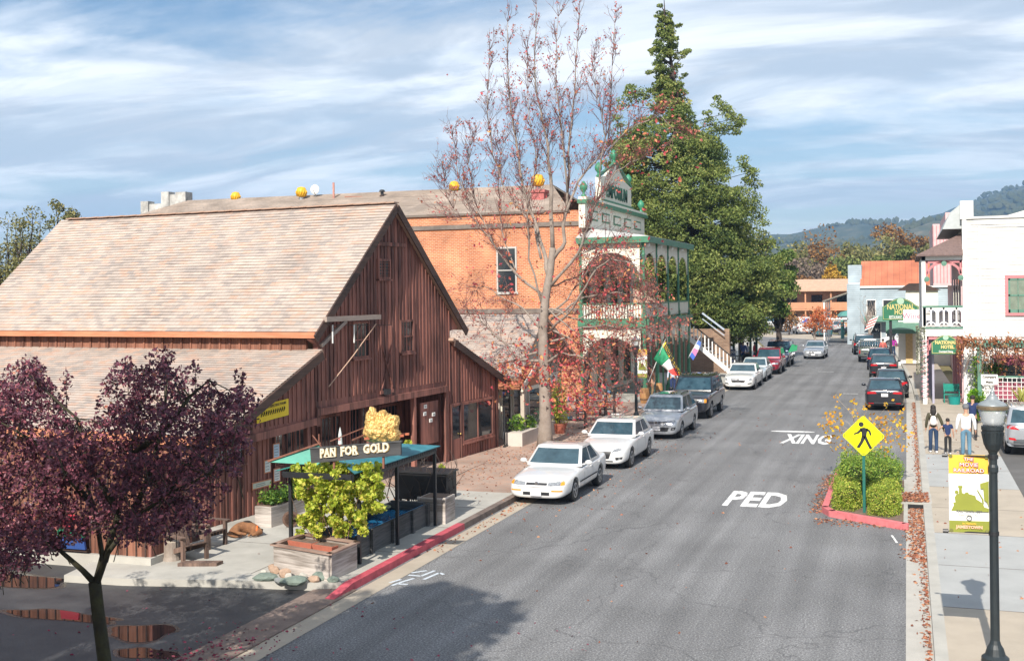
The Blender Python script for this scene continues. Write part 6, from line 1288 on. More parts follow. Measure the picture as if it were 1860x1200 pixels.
for r_ in rocks: rows.setdefault('front' if r_[1] >= 1040 else ('middle' if r_[1] >= 1028 else 'back'), []).append(r_)
ords = ['leftmost', 'second from the left', 'third from the left', 'fourth from the left', 'fifth from the left', 'sixth from the left', 'seventh from the left', 'eighth from the left', 'ninth from the left', 'tenth from the left', 'eleventh from the left']
i = 0
for rn_, rl in rows.items():
    for k_, (u, v, rx, rz, mi_) in enumerate(sorted(rl)):
        p = G(u, v, .15); p.y -= .46; i += 1; o = MB().blob((0, 0, rz*.8), (rx, rx*.6, rz*1.25), 2, .16, 1.6, i).build('rock', STN[mi_]); o.location = p; o.rotation_euler = (0, 0, g.uniform(-.5, .5))
        tag(o, '%s %s rock, %s in the %s row below the planter' % ('large' if rx > .15 else 'small', tone[mi_], ords[k_], rn_), 'rock', 'rocks at the foot of the big planter')
# the gold nugget and the sign
GOLD = M('gold_nugget', (.42, .22, .05), .36, .4, 11, .9, 26, metal=.45, col2=(.80, .56, .22))
n0 = Vector((-11.42, 23.8, 2.50)); o = MB(); 
bm = MB()
for c_, r_ in [((0, 0, .24), (.43, .33, .26)), ((-.24, 0, .46), (.16, .2, .28)), ((.02, .05, .45), (.18, .2, .24)), ((.27, 0, .40), (.2, .2, .2)), ((-.33, .05, .2), (.14, .2, .2)), ((.34, .02, .16), (.14, .22, .16)), ((-.22, 0, .66), (.09, .1, .11)), ((.04, .02, .62), (.1, .1, .1)), ((.38, 0, .52), (.09, .12, .09))]: bm.blob(c_, r_, 3, .13, 4.2, int(c_[0]*100)+7)
ng = bm.build('gold_nugget', GOLD); ng.location = n0; md = ng.modifiers.new('r', 'REMESH'); md.mode = 'VOXEL'; md.voxel_size = .022
tx_ = bpy.data.textures.new('t', 'CLOUDS'); tx_.noise_scale = .07; md = ng.modifiers.new('d', 'DISPLACE'); md.texture = tx_; md.strength = .075; evald(ng); ng.scale = (.95, .95, 1.05)
tag(ng, 'huge lumpy gold-coloured nugget on top of the panning stall', 'gold nugget')
t = thing('nugget_stand', 'rusty red iron cradle holding up the gold nugget', 'stand', (-11.4, 24, 2.5)); MB().bar((-11.75, 23.6, 2.6), (-10.9, 23.9, 2.66), .06, .05).bar((-11.75, 24.1, 2.6), (-10.9, 24.2, 2.66), .06, .05).bar((-11.3, 23.6, 2.3), (-11.3, 23.9, 2.64), .05).bar((-11.5, 24.1, 2.3), (-11.3, 24, 2.64), .05).build('frame', M('red_iron', (.42, .12, .06), .7, .3, 6, .2), t, world=True)
sg = thing('pan_for_gold_sign', 'dark plank sign in pale raised letters reading pan for gold', 'sign', (0, 0, 0)); sy = 21.7
pa, pb, pc, pd = YP(565, 841, sy), YP(728, 826, sy), YP(728, 802, sy), YP(563, 815, sy); sg.location = pa
MB().prism([pa, pb, pc, pd], (0, .05, 0)).build('board', wood('black_plank', (.02, .02, .022), (.07, .07, .072), .8, .4, 2), sg, world=True)
MB().bar(pd+Vector((-.02, .02, .01)), pc+Vector((.02, .02, .01)), .07, .03).build('top_rail', DKW, sg, world=True)
LET = M('letter_cream', (.66, .60, .47), .6, .25, 12, .1); LETG = M('letter_shadow_gold', (.36, .24, .08), .6, .2, 12, .1)
lt, lg = MB(), MB(); xd = (pb-pa).normalized(); L_ = (pb-pa).length
FW = {'P': .0, 'A': 0, 'N': 0}
for word, u0, u1, sc_ in (('PAN', 583, 612, 1), ('FOR', 620, 652, 1), ('GOLD', 662, 708, 1)):
    k0, k1 = (u0-565)/163, (u1-565)/163; md_ = pa.lerp(pb, (k0+k1)/2)+Vector((0, -.018, .19)); ww = (k1-k0)*L_; vs, fs = text_mb(word, .245, thick=.02, bold=.011, space=1.08); wx = max(v[0] for v in vs)-min(v[0] for v in vs); kx = ww/wx
    for mb_, dx_, dy_ in ((lg, .012, .006), (lt, 0, -.004)):
        X_ = xd; Z_ = Vector((0, 0, 1)); mb_.add([md_+X_*(v[0]*kx+dx_)+Z_*(v[1]*1.0-dx_)+Vector((0, -v[2]+dy_, 0)) for v in vs], fs)
    # slab serifs at letter feet and heads
    n_ = len(word)
    for i, ch_ in enumerate(word):
        cx_ = (-.5+(i+.5)/n_)*ww
        for z_ in (-.088, .088):
            if ch_ in 'OG': continue
            if ch_ in 'D' : cx2 = cx_-.03
            else: cx2 = cx_
            wd_ = {'P': .05, 'A': .12, 'N': .12, 'F': .06, 'R': .11, 'L': .05, 'D': .05}[ch_]
            if ch_ in 'PFL': cx2 = cx_-.035
            if ch_ == 'A' and z_ > 0: wd_ = .04
            if ch_ == 'R' and z_ > 0: wd_ = .06; cx2 = cx_-.03
            c_ = md_+xd*cx2+Vector((0, -.006, z_)); lt.bar(c_-xd*wd_/2, c_+xd*wd_/2, .02, .016)
lg.build('lettering_shadow', LETG, sg, world=True); lt.build('lettering', LET, sg, world=True)
for k_ in (.25, .8): q = pa.lerp(pb, k_); MB().bar(q+Vector((0, .05, -.25)), q+Vector((0, .06, .2)), .04, .04).build('bracket', RIRON, sg, world=True)
o = fgn = thing('white_figurine', 'small white lighthouse-shaped ornament on the canopy frame', 'ornament', YP(618, 806, 24.0)); MB().lathe([(.07, 0), (.06, .12), (.055, .3), (.03, .42), (.008, .52)], n=10).build('body', flat('figurine_white', (.6, .6, .58)), o); MB().lathe([(.05, -.14), (.05, 0)], n=8).build('stand', flat('red_dot', (.5, .08, .04)), o); 
MB().box(-.035, .035, -.062, -.055, .12, .2).build('window', flat('pinkish', (.5, .2, .2)), o); fgn.scale = (.75,)*3
# bare shrub stems seen under the canopy
o = thing('bare_shrub', 'dark leafless shrub between the canopy posts', 'shrub', (-12.2, 28, .15)); m = MB(); g = np.random.default_rng(2)
for k_ in range(16):
    b = Vector((-12.9+g.uniform(0, 1.7), 27.6+g.normal()*.1, .15)); e = b+Vector((g.normal()*.25, 0, g.uniform(1.1, 1.8))); q = limb(m, b, e, .02, .006, g, 4, .3, 4)
    for j in range(3): limb(m, q[j+1], q[j+1]+Vector((g.normal()*.3, g.normal()*.1, g.uniform(.2, .5))), .01, .004, g, 2, .2, 3)
m.build('stems', BARKD, o, world=True)
VN2 = VN
for i, (u, v, y, n_, sx_, sz_, lb) in enumerate([(803, 860, 29.3, 260, .13, .26, 'small bright green climber above the black cart'), (741, 806, 28.5, 110, .10, .12, 'tip of a bright green climber behind the sign')]):
    q = YP(u, v, y); o = thing('climber', lb, 'plant', (q.x, y, .15)); leaves('foliage', VN, cluster(q, (sx_, sx_, sz_), n_, i, .1), .085, o, i, aspect=.8); MB().tube([(q.x, y, 1.0), (q.x+.03, y, q.z)], .012, 4).build('stem', BARKD, o, world=True)
# planter against the barn, wheelbarrow, chairs, dog
def leafy(o, pts, mat, size, seed, **k): return leaves('foliage', mat, pts, size, o, seed, **k)
o = thing('wall_planter', 'pale wooden planter of green plants against the barn wall', 'planter', (-15.1, 25.7, .15), BR); MB().box(-.25, .25, -.85, .85, 0, .5).build('box', GREYW, o); MB().box(-.21, .21, -.8, .8, .5, .51).build('soil', MUL, o)
g = np.random.default_rng(4); pp = [(g.uniform(-.25, .25), g.uniform(-.8, .8), .55+abs(g.normal())*.14) for _ in range(1500)]; leaves('foliage', leafmat('fern_leaf', [(0, (.03, .08, .015)), (.6, (.10, .20, .03)), (1, (.30, .42, .05))], .5, .3), pp, .09, o, 4, world=False, aspect=.5)
o = thing('wheelbarrow', 'old wooden wheelbarrow with an iron wheel by the barn planter', 'wheelbarrow', (-14.5, 25.0, .15), R(35)); MB().lathe([(.15, -.03), (.2, -.03), (.2, .03), (.15, .03), (.15, -.03)], (0, 0, .2), 16, 'y').build('wheel', M('rust_wheel', (.12, .07, .05), .8, .3, 6, .2), o); MB().bar((0, 0, .05), (0, 0, .36), .03, .03).bar((-.16, 0, .2), (.16, 0, .2), .03, .03).build('spokes', MATS['rust_wheel'], o)
for s_ in (-1, 1): MB().bar((-.05, s_*.06, .2), (1.1, s_*.28, .42), .045, .045).build('handle', TRIM, o); MB().bar((.75, s_*.2, .34), (.8, s_*.22, 0), .04, .04).build('leg', TRIM, o)
MB().prism([(.15, -.12, .27), (.9, -.28, .4), (.9, .28, .4), (.15, .12, .27)], (0, 0, .03)).build('bed', GREYW, o)
def adirondack(lab, loc, rz):
    o = thing('adirondack_chair', lab, 'chair', loc, rz, 'brown slatted garden chairs by the barn'); BC = wood('brown_chair_wood', (.08, .05, .04), (.2, .13, .10), .8, .1, 0)
    for s_ in (-1, 1): MB().bar((s_*.27, .38, .33), (s_*.27, -.55, .06), .03, .1).build('side_rail', BC, o); MB().box(s_*.3-.035, s_*.3+.035, .3, .38, 0, .55).build('front_leg', BC, o); MB().box(s_*.34-.06, s_*.34+.06, -.4, .42, .55, .575).build('armrest', BC, o); MB().box(s_*.3-.03, s_*.3+.03, -.36, -.30, .1, .55).build('back_leg', BC, o)
    m = MB()
    for i in range(6): m.bar((-.27, .36-i*.09, .37-i*.027), (.27, .36-i*.09, .37-i*.027), .075, .02)
    m.build('seat', BC, o); m = MB()
    for i in range(5): x = -.2+i*.1; m.bar((x, -.16, .22), (x*1.25, -.5, .92-abs(i-2)*.04), .085, .02, up=(0, 1, .4))
    m.build('backrest', BC, o)
adirondack('brown slatted garden chair nearest the plank fence', (-15.0, 21.35, .15), R(-110)); adirondack('brown slatted garden chair beside the barn wall', (-15.35, 22.6, .15), R(-95))
o = MB().prism([(-14.75, 20.7, .15), (-13.95, 20.95, .15), (-13.95, 21.2, .15), (-14.75, 20.95, .15)], (0, 0, .07)).build('footboard', wood('brown_chair_wood', (.08, .05, .04), (.2, .13, .10))); tag(o, 'flat brown slatted board lying on the concrete before the garden chairs', 'board')
o = thing('tree_stump', 'tan sawn stump next to the garden chairs', 'stump', (-15.25, 21.2, .15)); MB().lathe([(.2, 0), (.17, .08), (.16, .4)], n=14).build('trunk', BARK, o); MB().lathe([(.155, .4), (.15, .41)], n=14).build('cut_face', CONCT, o)
# plank fence and painted board at the corner of the lot
fz = thing('plank_fence', 'brown plank fence standing on a pale kerb behind the plum tree', 'fence', (-16.5, 20.7, .15)); MB().box(-19.5, -15.5, 20.7, 20.76, .3, 2.25).build('boards', BARNX, fz, world=True); m = MB(); x = -19.4
while x < -15.5: m.box(x, x+.03, 20.675, 20.7, .3, 2.25); x += .24
m.build('battens', TRIM, fz, world=True); MB().box(-15.54, -15.42, 20.72, 22.2, .3, 2.25).build('boards', BARN, fz, world=True); MB().box(-19.6, -15.35, 20.6, 20.85, .0, .3).build('base', CONC, fz, world=True); MB().box(-15.6, -15.36, 20.8, 22.2, .0, .3).build('base', CONC, fz, world=True)
o = pbd = thing('painted_board', 'brightly painted board in red, green and blue behind the plum tree', 'painted board', (-17.3, 20.35, .1)); xx = [(-.9, 'p_red', (.42, .03, .05), 1.05, 1.6, -.7, .3), (0, 'p_green', (.01, .14, .07), .65, 1.05, -.8, .55), (0, 'p_blue', (.02, .06, .22), .12, .6, -.9, .6)]
for _, nm, c_, z0, z1, x0, x1 in xx: MB().prism([(x0, 0, z0), (x1, 0, z0), (x1-.08, 0, z1), (x0+.1, 0, z1)], (0, .05, 0)).build('panel', flat(nm, c_), o)
MB().box(-.9, .6, .05, .12, 0, .12).build('foot', TRIM, o); pbd.scale = (.55, 1, .5); pbd.location.z = .35; pbd.location.y = 20.5
# flags
FG, FWH, FR_, FYL = flat('flag_green', (.02, .28, .12), .7), flat('flag_white', (.75, .75, .72), .7), flat('flag_red', (.70, .05, .04), .7), flat('flag_yellow', (.78, .55, .05), .7)
f = thing('flag', 'green, white and red flag with a yellow lettered edge slanting from a column', 'flag', (-12.6, 57, 0)); fy = 56.8
pa = YP(1178, 693, fy); pb = YP(1209, 615, fy); f.location = pa; MB().tube([pa, pb], .022, 6).build('pole', flat('pole_white', (.6, .6, .58)), f, world=True)
cr = [(1208, 618), (1240, 681), (1228, 673), (1187, 651)]   # hoist-top, fly-top, fly-bottom, hoist-bottom
top0, top1 = YP(1208, 618, fy), YP(1240, 684, fy-.3); bot0, bot1 = YP(1187, 652, fy), YP(1222, 680, fy-.3)
def fstrip(a0, a1, b0, b1, mat, nm):
    m_ = MB(); n_ = 8
    for i in range(n_+1):
        for j in range(5):
            u_, v_ = a0+(a1-a0)*i/n_, b0+(b1-b0)*j/4; p = (top0.lerp(top1, u_)).lerp(bot0.lerp(bot1, u_), v_); m_.v.append(tuple(p+Vector((0, .09*math.sin(u_*9+v_*2)*u_, 0))))
    for i in range(n_):
        for j in range(4): o_ = i*5+j; m_.f.append((o_, o_+1, o_+6, o_+5))
    ob = m_.build(nm, mat, f, world=True, smooth=True); s_ = ob.modifiers.new('s', 'SOLIDIFY'); s_.thickness = .008; evald(ob)
fstrip(0, .42, .26, 1, FG, 'green_field'); fstrip(.42, .74, .26, 1, FWH, 'white_field'); fstrip(.74, 1, .26, 1, FR_, 'red_field'); fstrip(0, 1, 0, .26, FYL, 'yellow_edge')
m = MB(); text_on(m, 'ESPRESSO', .36, tuple(top0.lerp(top1, .53).lerp(bot0.lerp(bot1, .53), .13)+Vector((0, -.14, 0))), top1-top0, (top0-bot0), thick=.01, bold=.01, sx=1.15); m.build('lettering', BLK, f, world=True)
f2 = thing('small_flag', 'blue, pink and white flag hanging from the far end column', 'flag', YP(1268, 618, 70)); q = YP(1248, 646, 70); MB().tube([YP(1250, 650, 70), YP(1272, 610, 70)], .025, 5).build('pole', MATS['pole_white'], f2, world=True)
for k_, (c_, nm) in enumerate([((.05, .12, .5), 'fb'), ((.6, .2, .4), 'fp'), ((.7, .7, .72), 'fw'), ((.1, .2, .6), 'fb2')]):
    a, b = YP(1252+4*k_, 645-7*k_, 70), YP(1256+4*k_, 638-7*k_, 70); MB().prism([a, b, b+Vector((.35-.05*k_, -.1, -.15)), a+Vector((.25, -.1, -.3))], (0, .02, 0)).build('cloth', flat(nm, c_), f2, world=True)
f3 = thing('stars_flag', 'red and white striped flag leaning near the big hotel sign', 'flag', YP(1580, 600, 105)); pa, pb = YP(1582, 602, 105), YP(1596, 573, 105); MB().tube([pa, pb], .03, 5).build('pole', MATS['pole_white'], f3, world=True)
for k_ in range(7): a = pa.lerp(pb, .3+.1*k_); b = pa.lerp(pb, .4+.1*k_); MB().prism([a, b, b+Vector((-.75+.0*k_, 0, -.35)), a+Vector((-.75, 0, -.35))], (0, .02, 0)).build('stripe', FR_ if k_ % 2 else FWH, f3, world=True)
# pots, goods and greenery outside the shops on the left
TER = M('terracotta', (.42, .13, .08)); g = np.random.default_rng(10)
def pot_plant(lab, x, y, r_, h_, lm, n, spiky=False, mat=TER, z=.15):
    o = thing('potted_plant', lab, 'plant', (x, y, z)); MB().lathe([(r_*.65, 0), (r_, h_*.9), (r_*1.08, h_*.9), (r_*1.08, h_), (r_*.9, h_)], n=14).build('pot', mat, o)
    leaves('foliage', lm, cluster((0, 0, h_+r_*1.3), (r_*1.5, r_*1.5, r_*1.6), n, int(x*10+y), .1), .14, o, int(y), world=False, aspect=.25 if spiky else .6); return o
FL = MATS['fern_leaf']
pot_plant('plant in a terracotta pot beside the barn corner', -14.1, 41.2, .24, .42, FL, 260); pot_plant('spiky grey-green plant by the low plaster wall', -13.85, 43.2, .3, .35, leafmat('spiky_grey', [(0, (.05, .10, .06)), (1, (.16, .26, .16))], .5, .2), 380, True)
pot_plant('leafy pot between spiky plant and barn corner', -13.95, 42.2, .22, .35, FL, 240)
pot_plant('tall yellow-green bamboo right of the maple trunk', -13.4, 44.6, .3, .4, VN, 260, True); q = cluster((-13.4, 44.6, 1.5), (.32, .32, .9), 700, 3, .1)
o = thing('bamboo_screen', 'upright yellow-green foliage behind the maple trunk', 'plant', (-13.4, 44.9, .15)); leaves('foliage', leafmat('bamboo_leaf', [(0, (.10, .16, .02)), (.6, (.30, .36, .04)), (1, (.5, .5, .08))], .5, .3), q, .12, o, 3, aspect=.3); MB().tube([(-13.4, 44.6, .15), (-13.4, 44.6, 2.2)], .03, 5).build('stem', BARKD, o, world=True)
cc_ = [(.55, .12, .10), (.5, .42, .4), (.62, .28, .08), (.22, .18, .5), (.12, .3, .45), (.6, .58, .5)]
def rack(lab, x, y, w_, h_, seed):
    o = thing('display_rack', lab, 'display rack', (x, y, .15)); 
    for sx_ in (-1, 1): MB().box(sx_*w_/2-.02, sx_*w_/2+.02, -.2, .2, 0, h_).build('leg', BLK, o)
    for k_ in range(3): MB().box(-w_/2, w_/2, -.2, .2, h_*(.25+.3*k_)-.02, h_*(.25+.3*k_)).build('shelf', TRIM, o)
    return o
gg = random.Random(3)
for i, (x, y, lb) in enumerate([(-13.5, 46.6, 'display rack of bright goods beside the bamboo'), (-13.3, 49.2, 'low display rack of goods left of the dark street lamp'), (-13.5, 51.6, 'display rack under the hanging maple leaves')]):
    rack(lb, x, y, 1.3, 1.15 if i else 1.3, i)
    for k_ in range(6):
        w_ = gg.uniform(.12, .28); h_ = gg.uniform(.12, .26); xx = x-.5+(k_ % 3)*.45; zz = .15+(1.15 if i else 1.3)*(.25+.3*(k_//3+1 if k_ > 2 else 0)); c_ = gg.choice(cc_)
        o = MB().blob((0, 0, h_/2), (w_/2, w_/2, h_/2), 1, .15, 2, k_).build('trinket', flat('trinket_%d%d' % (cc_.index(c_), 0), c_)); o.location = (xx, y, zz); tag(o, '%s souvenir, %s on the %s shelf of the %s' % (['red', 'pinkish grey', 'orange', 'violet', 'blue', 'white'][cc_.index(c_)], ['left', 'middle', 'right'][k_ % 3], 'lower' if k_ < 3 else 'upper', ['rack beside the bamboo', 'low rack left of the street lamp', 'rack under the maple leaves'][i]), 'souvenir', 'souvenirs on the racks')
o = thing('white_board', 'white board sign standing behind the second white car', 'sign', (-11.9, 49.8, .15)); q0, q1 = YP(1111, 762, 47.5), YP(1134, 751, 47.5); o.location = ((q0.x+q1.x)/2, 47.5, .15); hw = (q1.x-q0.x)/2
MB().box(-hw, hw, -.02, .02, q0.z-.15-.12, q1.z-.15).build('panel', WHT, o)
for s_ in (-1, 1): MB().box(s_*hw*.8-.02, s_*hw*.8+.02, .02, .06, 0, q1.z-.2).build('leg', BLK, o)
for i, (x, y, r_, lb) in enumerate([(-12.75, 57.6, .26, 'brown barrel at the foot of the corner column'), (-12.7, 61.0, .2, 'orange pot at the foot of the second column')]):
    o = thing('barrel', lb, 'barrel', (x, y, .15)); MB().lathe([(r_*.8, 0), (r_, .3), (r_, .45), (r_*.8, .75)], n=16).build('staves', wood('barrel_wood', (.3, .15, .06), (.45, .25, .1)), o); MB().lathe([(r_*.97, .18), (r_*1.02, .2), (r_*.97, .22)], n=16).build('hoop', BLK, o)
# hotel side: green bench, tubs, spiral-wound post garland
o = thing('green_planter_cart', 'green iron bench beside the pink passage wall', 'bench', (2.05, 60.9, .15)); GP = M('shiny_green', (.01, .22, .17), .4, .2, 4, 0)
for s_ in (-1, 1): MB().bar((s_*.35, -.2, 0), (s_*.35, -.2, .6), .05).build('leg', GP, o); MB().bar((s_*.35, .25, 0), (s_*.35, .3, .95), .05).build('leg', GP, o); MB().tube([(s_*.35, .28, .65), (s_*.35, -.22, .65), (s_*.35, -.26, .5)], .03, 6).build('armrest', GP, o)
MB().box(-.36, .36, -.22, .26, .4, .44).build('seat', GP, o); MB().box(-.36, .36, .26, .3, .55, .92).build('backrest', GP, o)
o = thing('green_tub', 'round teal tub in front of the green bench', 'tub', (2.15, 60.1, .15)); MB().lathe([(.24, 0), (.3, .36), (.32, .38), (.29, .38)], n=18).build('tub', M('teal_tub', (.01, .24, .22), .4, .1, 4, 0), o); MB().lathe([(.28, .36), (.27, .37)], n=18).build('soil', MUL, o)
gr = thing('post_garland', 'leafy garland and pink ribbon wound around the outer balcony post', 'garland', (.8, 60, .15)); P_ = []; m = MB(); pl = []
for i in range(220): a = i*.35; z = .4+i*.0135; pl.append((.79+.16*math.cos(a), 59.98+.16*math.sin(a), z))
m.tube(pl, .022, 4); m.build('ribbon', flat('pink_ribbon', (.62, .28, .32)), gr, world=True); g = np.random.default_rng(1)
for i in range(900): a = g.uniform(0, 2*PI); P_.append((.72+.2*math.cos(a)-.1, 60+.2*math.sin(a), g.uniform(1.6, 4.0)))
leaves('foliage', leafmat('dusty_leaf', [(0, (.10, .12, .07)), (.6, (.25, .26, .17)), (1, (.42, .40, .3))], .8, .2), P_, .09, gr, 1)
for i, (x, y, rx, h_, mt_, lb) in enumerate([(3.05, 58.4, .42, .55, leafmat('lime_leaf', [(0, (.06, .18, .01)), (.6, (.18, .42, .02)), (1, (.38, .6, .05))], .5, .3), 'bright lime-green bush at the foot of the pergola post'), (2.75, 52, .28, .7, FL, 'small green bush at the pavement edge behind the lamp')]):
    o = thing('bush', lb, 'bush', (x, y, .1)); leaves('foliage', mt_, cluster((x, y, .1+h_), (rx, rx, h_*.8), 1500, i, .2), .09, o, i); MB().tube([(x, y, 0), (x, y, h_)], .05, 5).build('stems', BARKD, o, world=True)
o = thing('climbing_vine', 'green climbing vine on the pergola post and white wall', 'vine', (3.1, 58.7, .1)); g = np.random.default_rng(3); P_ = [(3.1+g.normal()*.13, 58.6+g.normal()*.12, g.uniform(.3, 2.6)) for _ in range(900)]+[(3.9+g.normal()*.28, 59.7+g.normal()*.08, 1.95+g.normal()*.22) for _ in range(500)]
leaves('foliage', FL, P_, .11, o, 3); MB().tube([(3.1, 58.6, .1), (3.15, 58.6, 2.6), (3.9, 59.7, 2.1)], .02, 5).build('stem', BARKD, o, world=True)
o = thing('agave_plant', 'spiky yellow-green plant in front of the trellis', 'plant', (5.05, 57.7, .1)); m = MB()
for k_ in range(22): a = 2*PI*k_/22*2.6; e = .5+.3*(k_ % 3)/2; m.add([(0, 0, .2), (.06*math.sin(a)+e*.5*math.cos(a), .06*math.cos(a)+e*.5*math.sin(a), .7+.3*(k_ % 4)/3), (e*math.cos(a), e*math.sin(a), .75+.4*(k_ % 3)/2), (-.06*math.sin(a)+e*.5*math.cos(a), -.06*math.cos(a)+e*.5*math.sin(a), .68+.3*(k_ % 4)/3)], [(0, 1, 2, 3)])
m.build('leaves', leafmat('agave', [(0, (.35, .35, .08)), (1, (.5, .45, .1))]), o); MB().lathe([(.2, 0), (.26, .25)], n=12).build('pot', TER, o)
hedge('low_hedge', 'low lime-green edging bush along the trellis foot', 3.6, 9.0, 57.1, 57.6, .05, .35, MATS['lime_leaf'], 2600, 9, .08)
# black scrolled iron by the barn corner
o = thing('iron_bicycle', 'black wrought-iron ornament leaning at the barn corner', 'iron ornament', (-14.2, 40.35, .15)); m = MB()
for c_, r_ in (((0, -.1, .35), .3), ((0, .35, .2), .18), ((0, .1, .85), .2)): m.tube([(0, c_[1]+r_*math.cos(a), c_[2]+r_*math.sin(a)) for a in np.linspace(0, 2*PI, 17)], .025, 5)
m.tube([(0, -.2, .1), (0, -.25, 1.5)], .04, 5); m.build('scrolls', BLK, o); MB().box(-.05, .05, -.3, .4, 0, .05).build('base', BLK, o)
# ------------------------------------------------------------ fallen leaves
FLR = leafmat('fallen_leaf', [(0, (.14, .05, .03)), (.5, (.34, .12, .07)), (1, (.50, .27, .15))], .85, .1); g = np.random.default_rng(44); P_ = []
def scat(n, fx, fy, z):
    for _ in range(n): P_.append((fx(), fy(), z+g.uniform(.006, .02)))
scat(1700, lambda: .33-abs(g.normal())*.08-.04*abs(mnoise.noise(Vector((g.uniform(0, 99), 0, 0)))), lambda: g.uniform(12, 62), .008)
scat(900, lambda: .12+g.normal()*.13, lambda: g.uniform(26, 33), .008); scat(500, lambda: g.uniform(-.25, .5), lambda: g.uniform(32.4, 33.9), .17)
scat(500, lambda: -2.3+g.normal()*.12, lambda: g.uniform(31, 37.5), .005); scat(240, lambda: g.uniform(-2.3, -.1), lambda: 30.0+g.normal()*.25, .005)
scat(900, lambda: -13+g.normal()*1.0, lambda: 37+g.normal()*4.5, .15); scat(360, lambda: -9.3+g.normal()*.9, lambda: 38+g.normal()*6, .005); scat(500, lambda: -10.25+g.normal()*.1, lambda: g.uniform(24, 60), .01)
scat(160, lambda: g.uniform(-10, -2), lambda: g.uniform(18, 60), .004); scat(120, lambda: g.uniform(.6, 2.8), lambda: g.uniform(22, 55), .15)
P_ = [p for p in P_ if not (p[0] < -14 and p[1] < 38)]
o = leaves('fallen_leaves', FLR, P_, .07, None, 44, flat_=.93, fold=.3); tag(o, 'dry red-brown leaves scattered along gutters and pavement', 'leaves'); o['kind'] = 'stuff'
P_ = [(-10.85+g.normal()*.5, 15.6+g.normal()*1.0, .04) for _ in range(500)]+[(g.uniform(-15, -5), g.uniform(14.5, 19.5), .012) for _ in range(90)]
o = leaves('fallen_plum_leaves', leafmat('fallen_plum', [(0, (.10, .02, .04)), (.6, (.32, .05, .10)), (1, (.5, .12, .16))], .7, .1), P_, .06, None, 45, flat_=.93); tag(o, 'small purple leaves fallen around the plum tree', 'leaves'); o['kind'] = 'stuff'
# ------------------------------------------------------------ vehicles
def paint(nm, c, metal=0.0, rough=.28): return M('paint_'+nm, c, rough, .04, 3, .0, metal=metal, coat=1.0)
TYRE = M('tyre_rubber', (.022, .022, .023), .85, .2, 10, .1); RIM = M('alloy', (.42, .43, .45), .3, .1, 5, 0, metal=.85); RIMD = M('rim_dark', (.05, .05, .055), .5, .1, 5, 0)
CHR = M('chrome', (.6, .61, .63), .15, .05, 5, 0, metal=1.0); CGL = M('car_glass', (.012, .035, .05), .03, .5, 1.6, 0, spec=.6, col2=(.05, .10, .13))
LENS = M('headlamp_lens', (.16, .17, .18), .08, .3, 22, 0, spec=1.0, metal=.4, col2=(.5, .52, .54)); TAILR = M('tail_red', (.45, .01, .015), .2, .25, 14, 0); AMB = M('amber_lens', (.75, .27, .02), .25, .1, 8, 0); PLATE = M('number_plate', (.62, .62, .64), .5, .1, 20, 0); SEAM = flat('seam_dark', (.03, .03, .032), .7)
PLI = flat('plate_ink', (.08, .1, .25), .6)
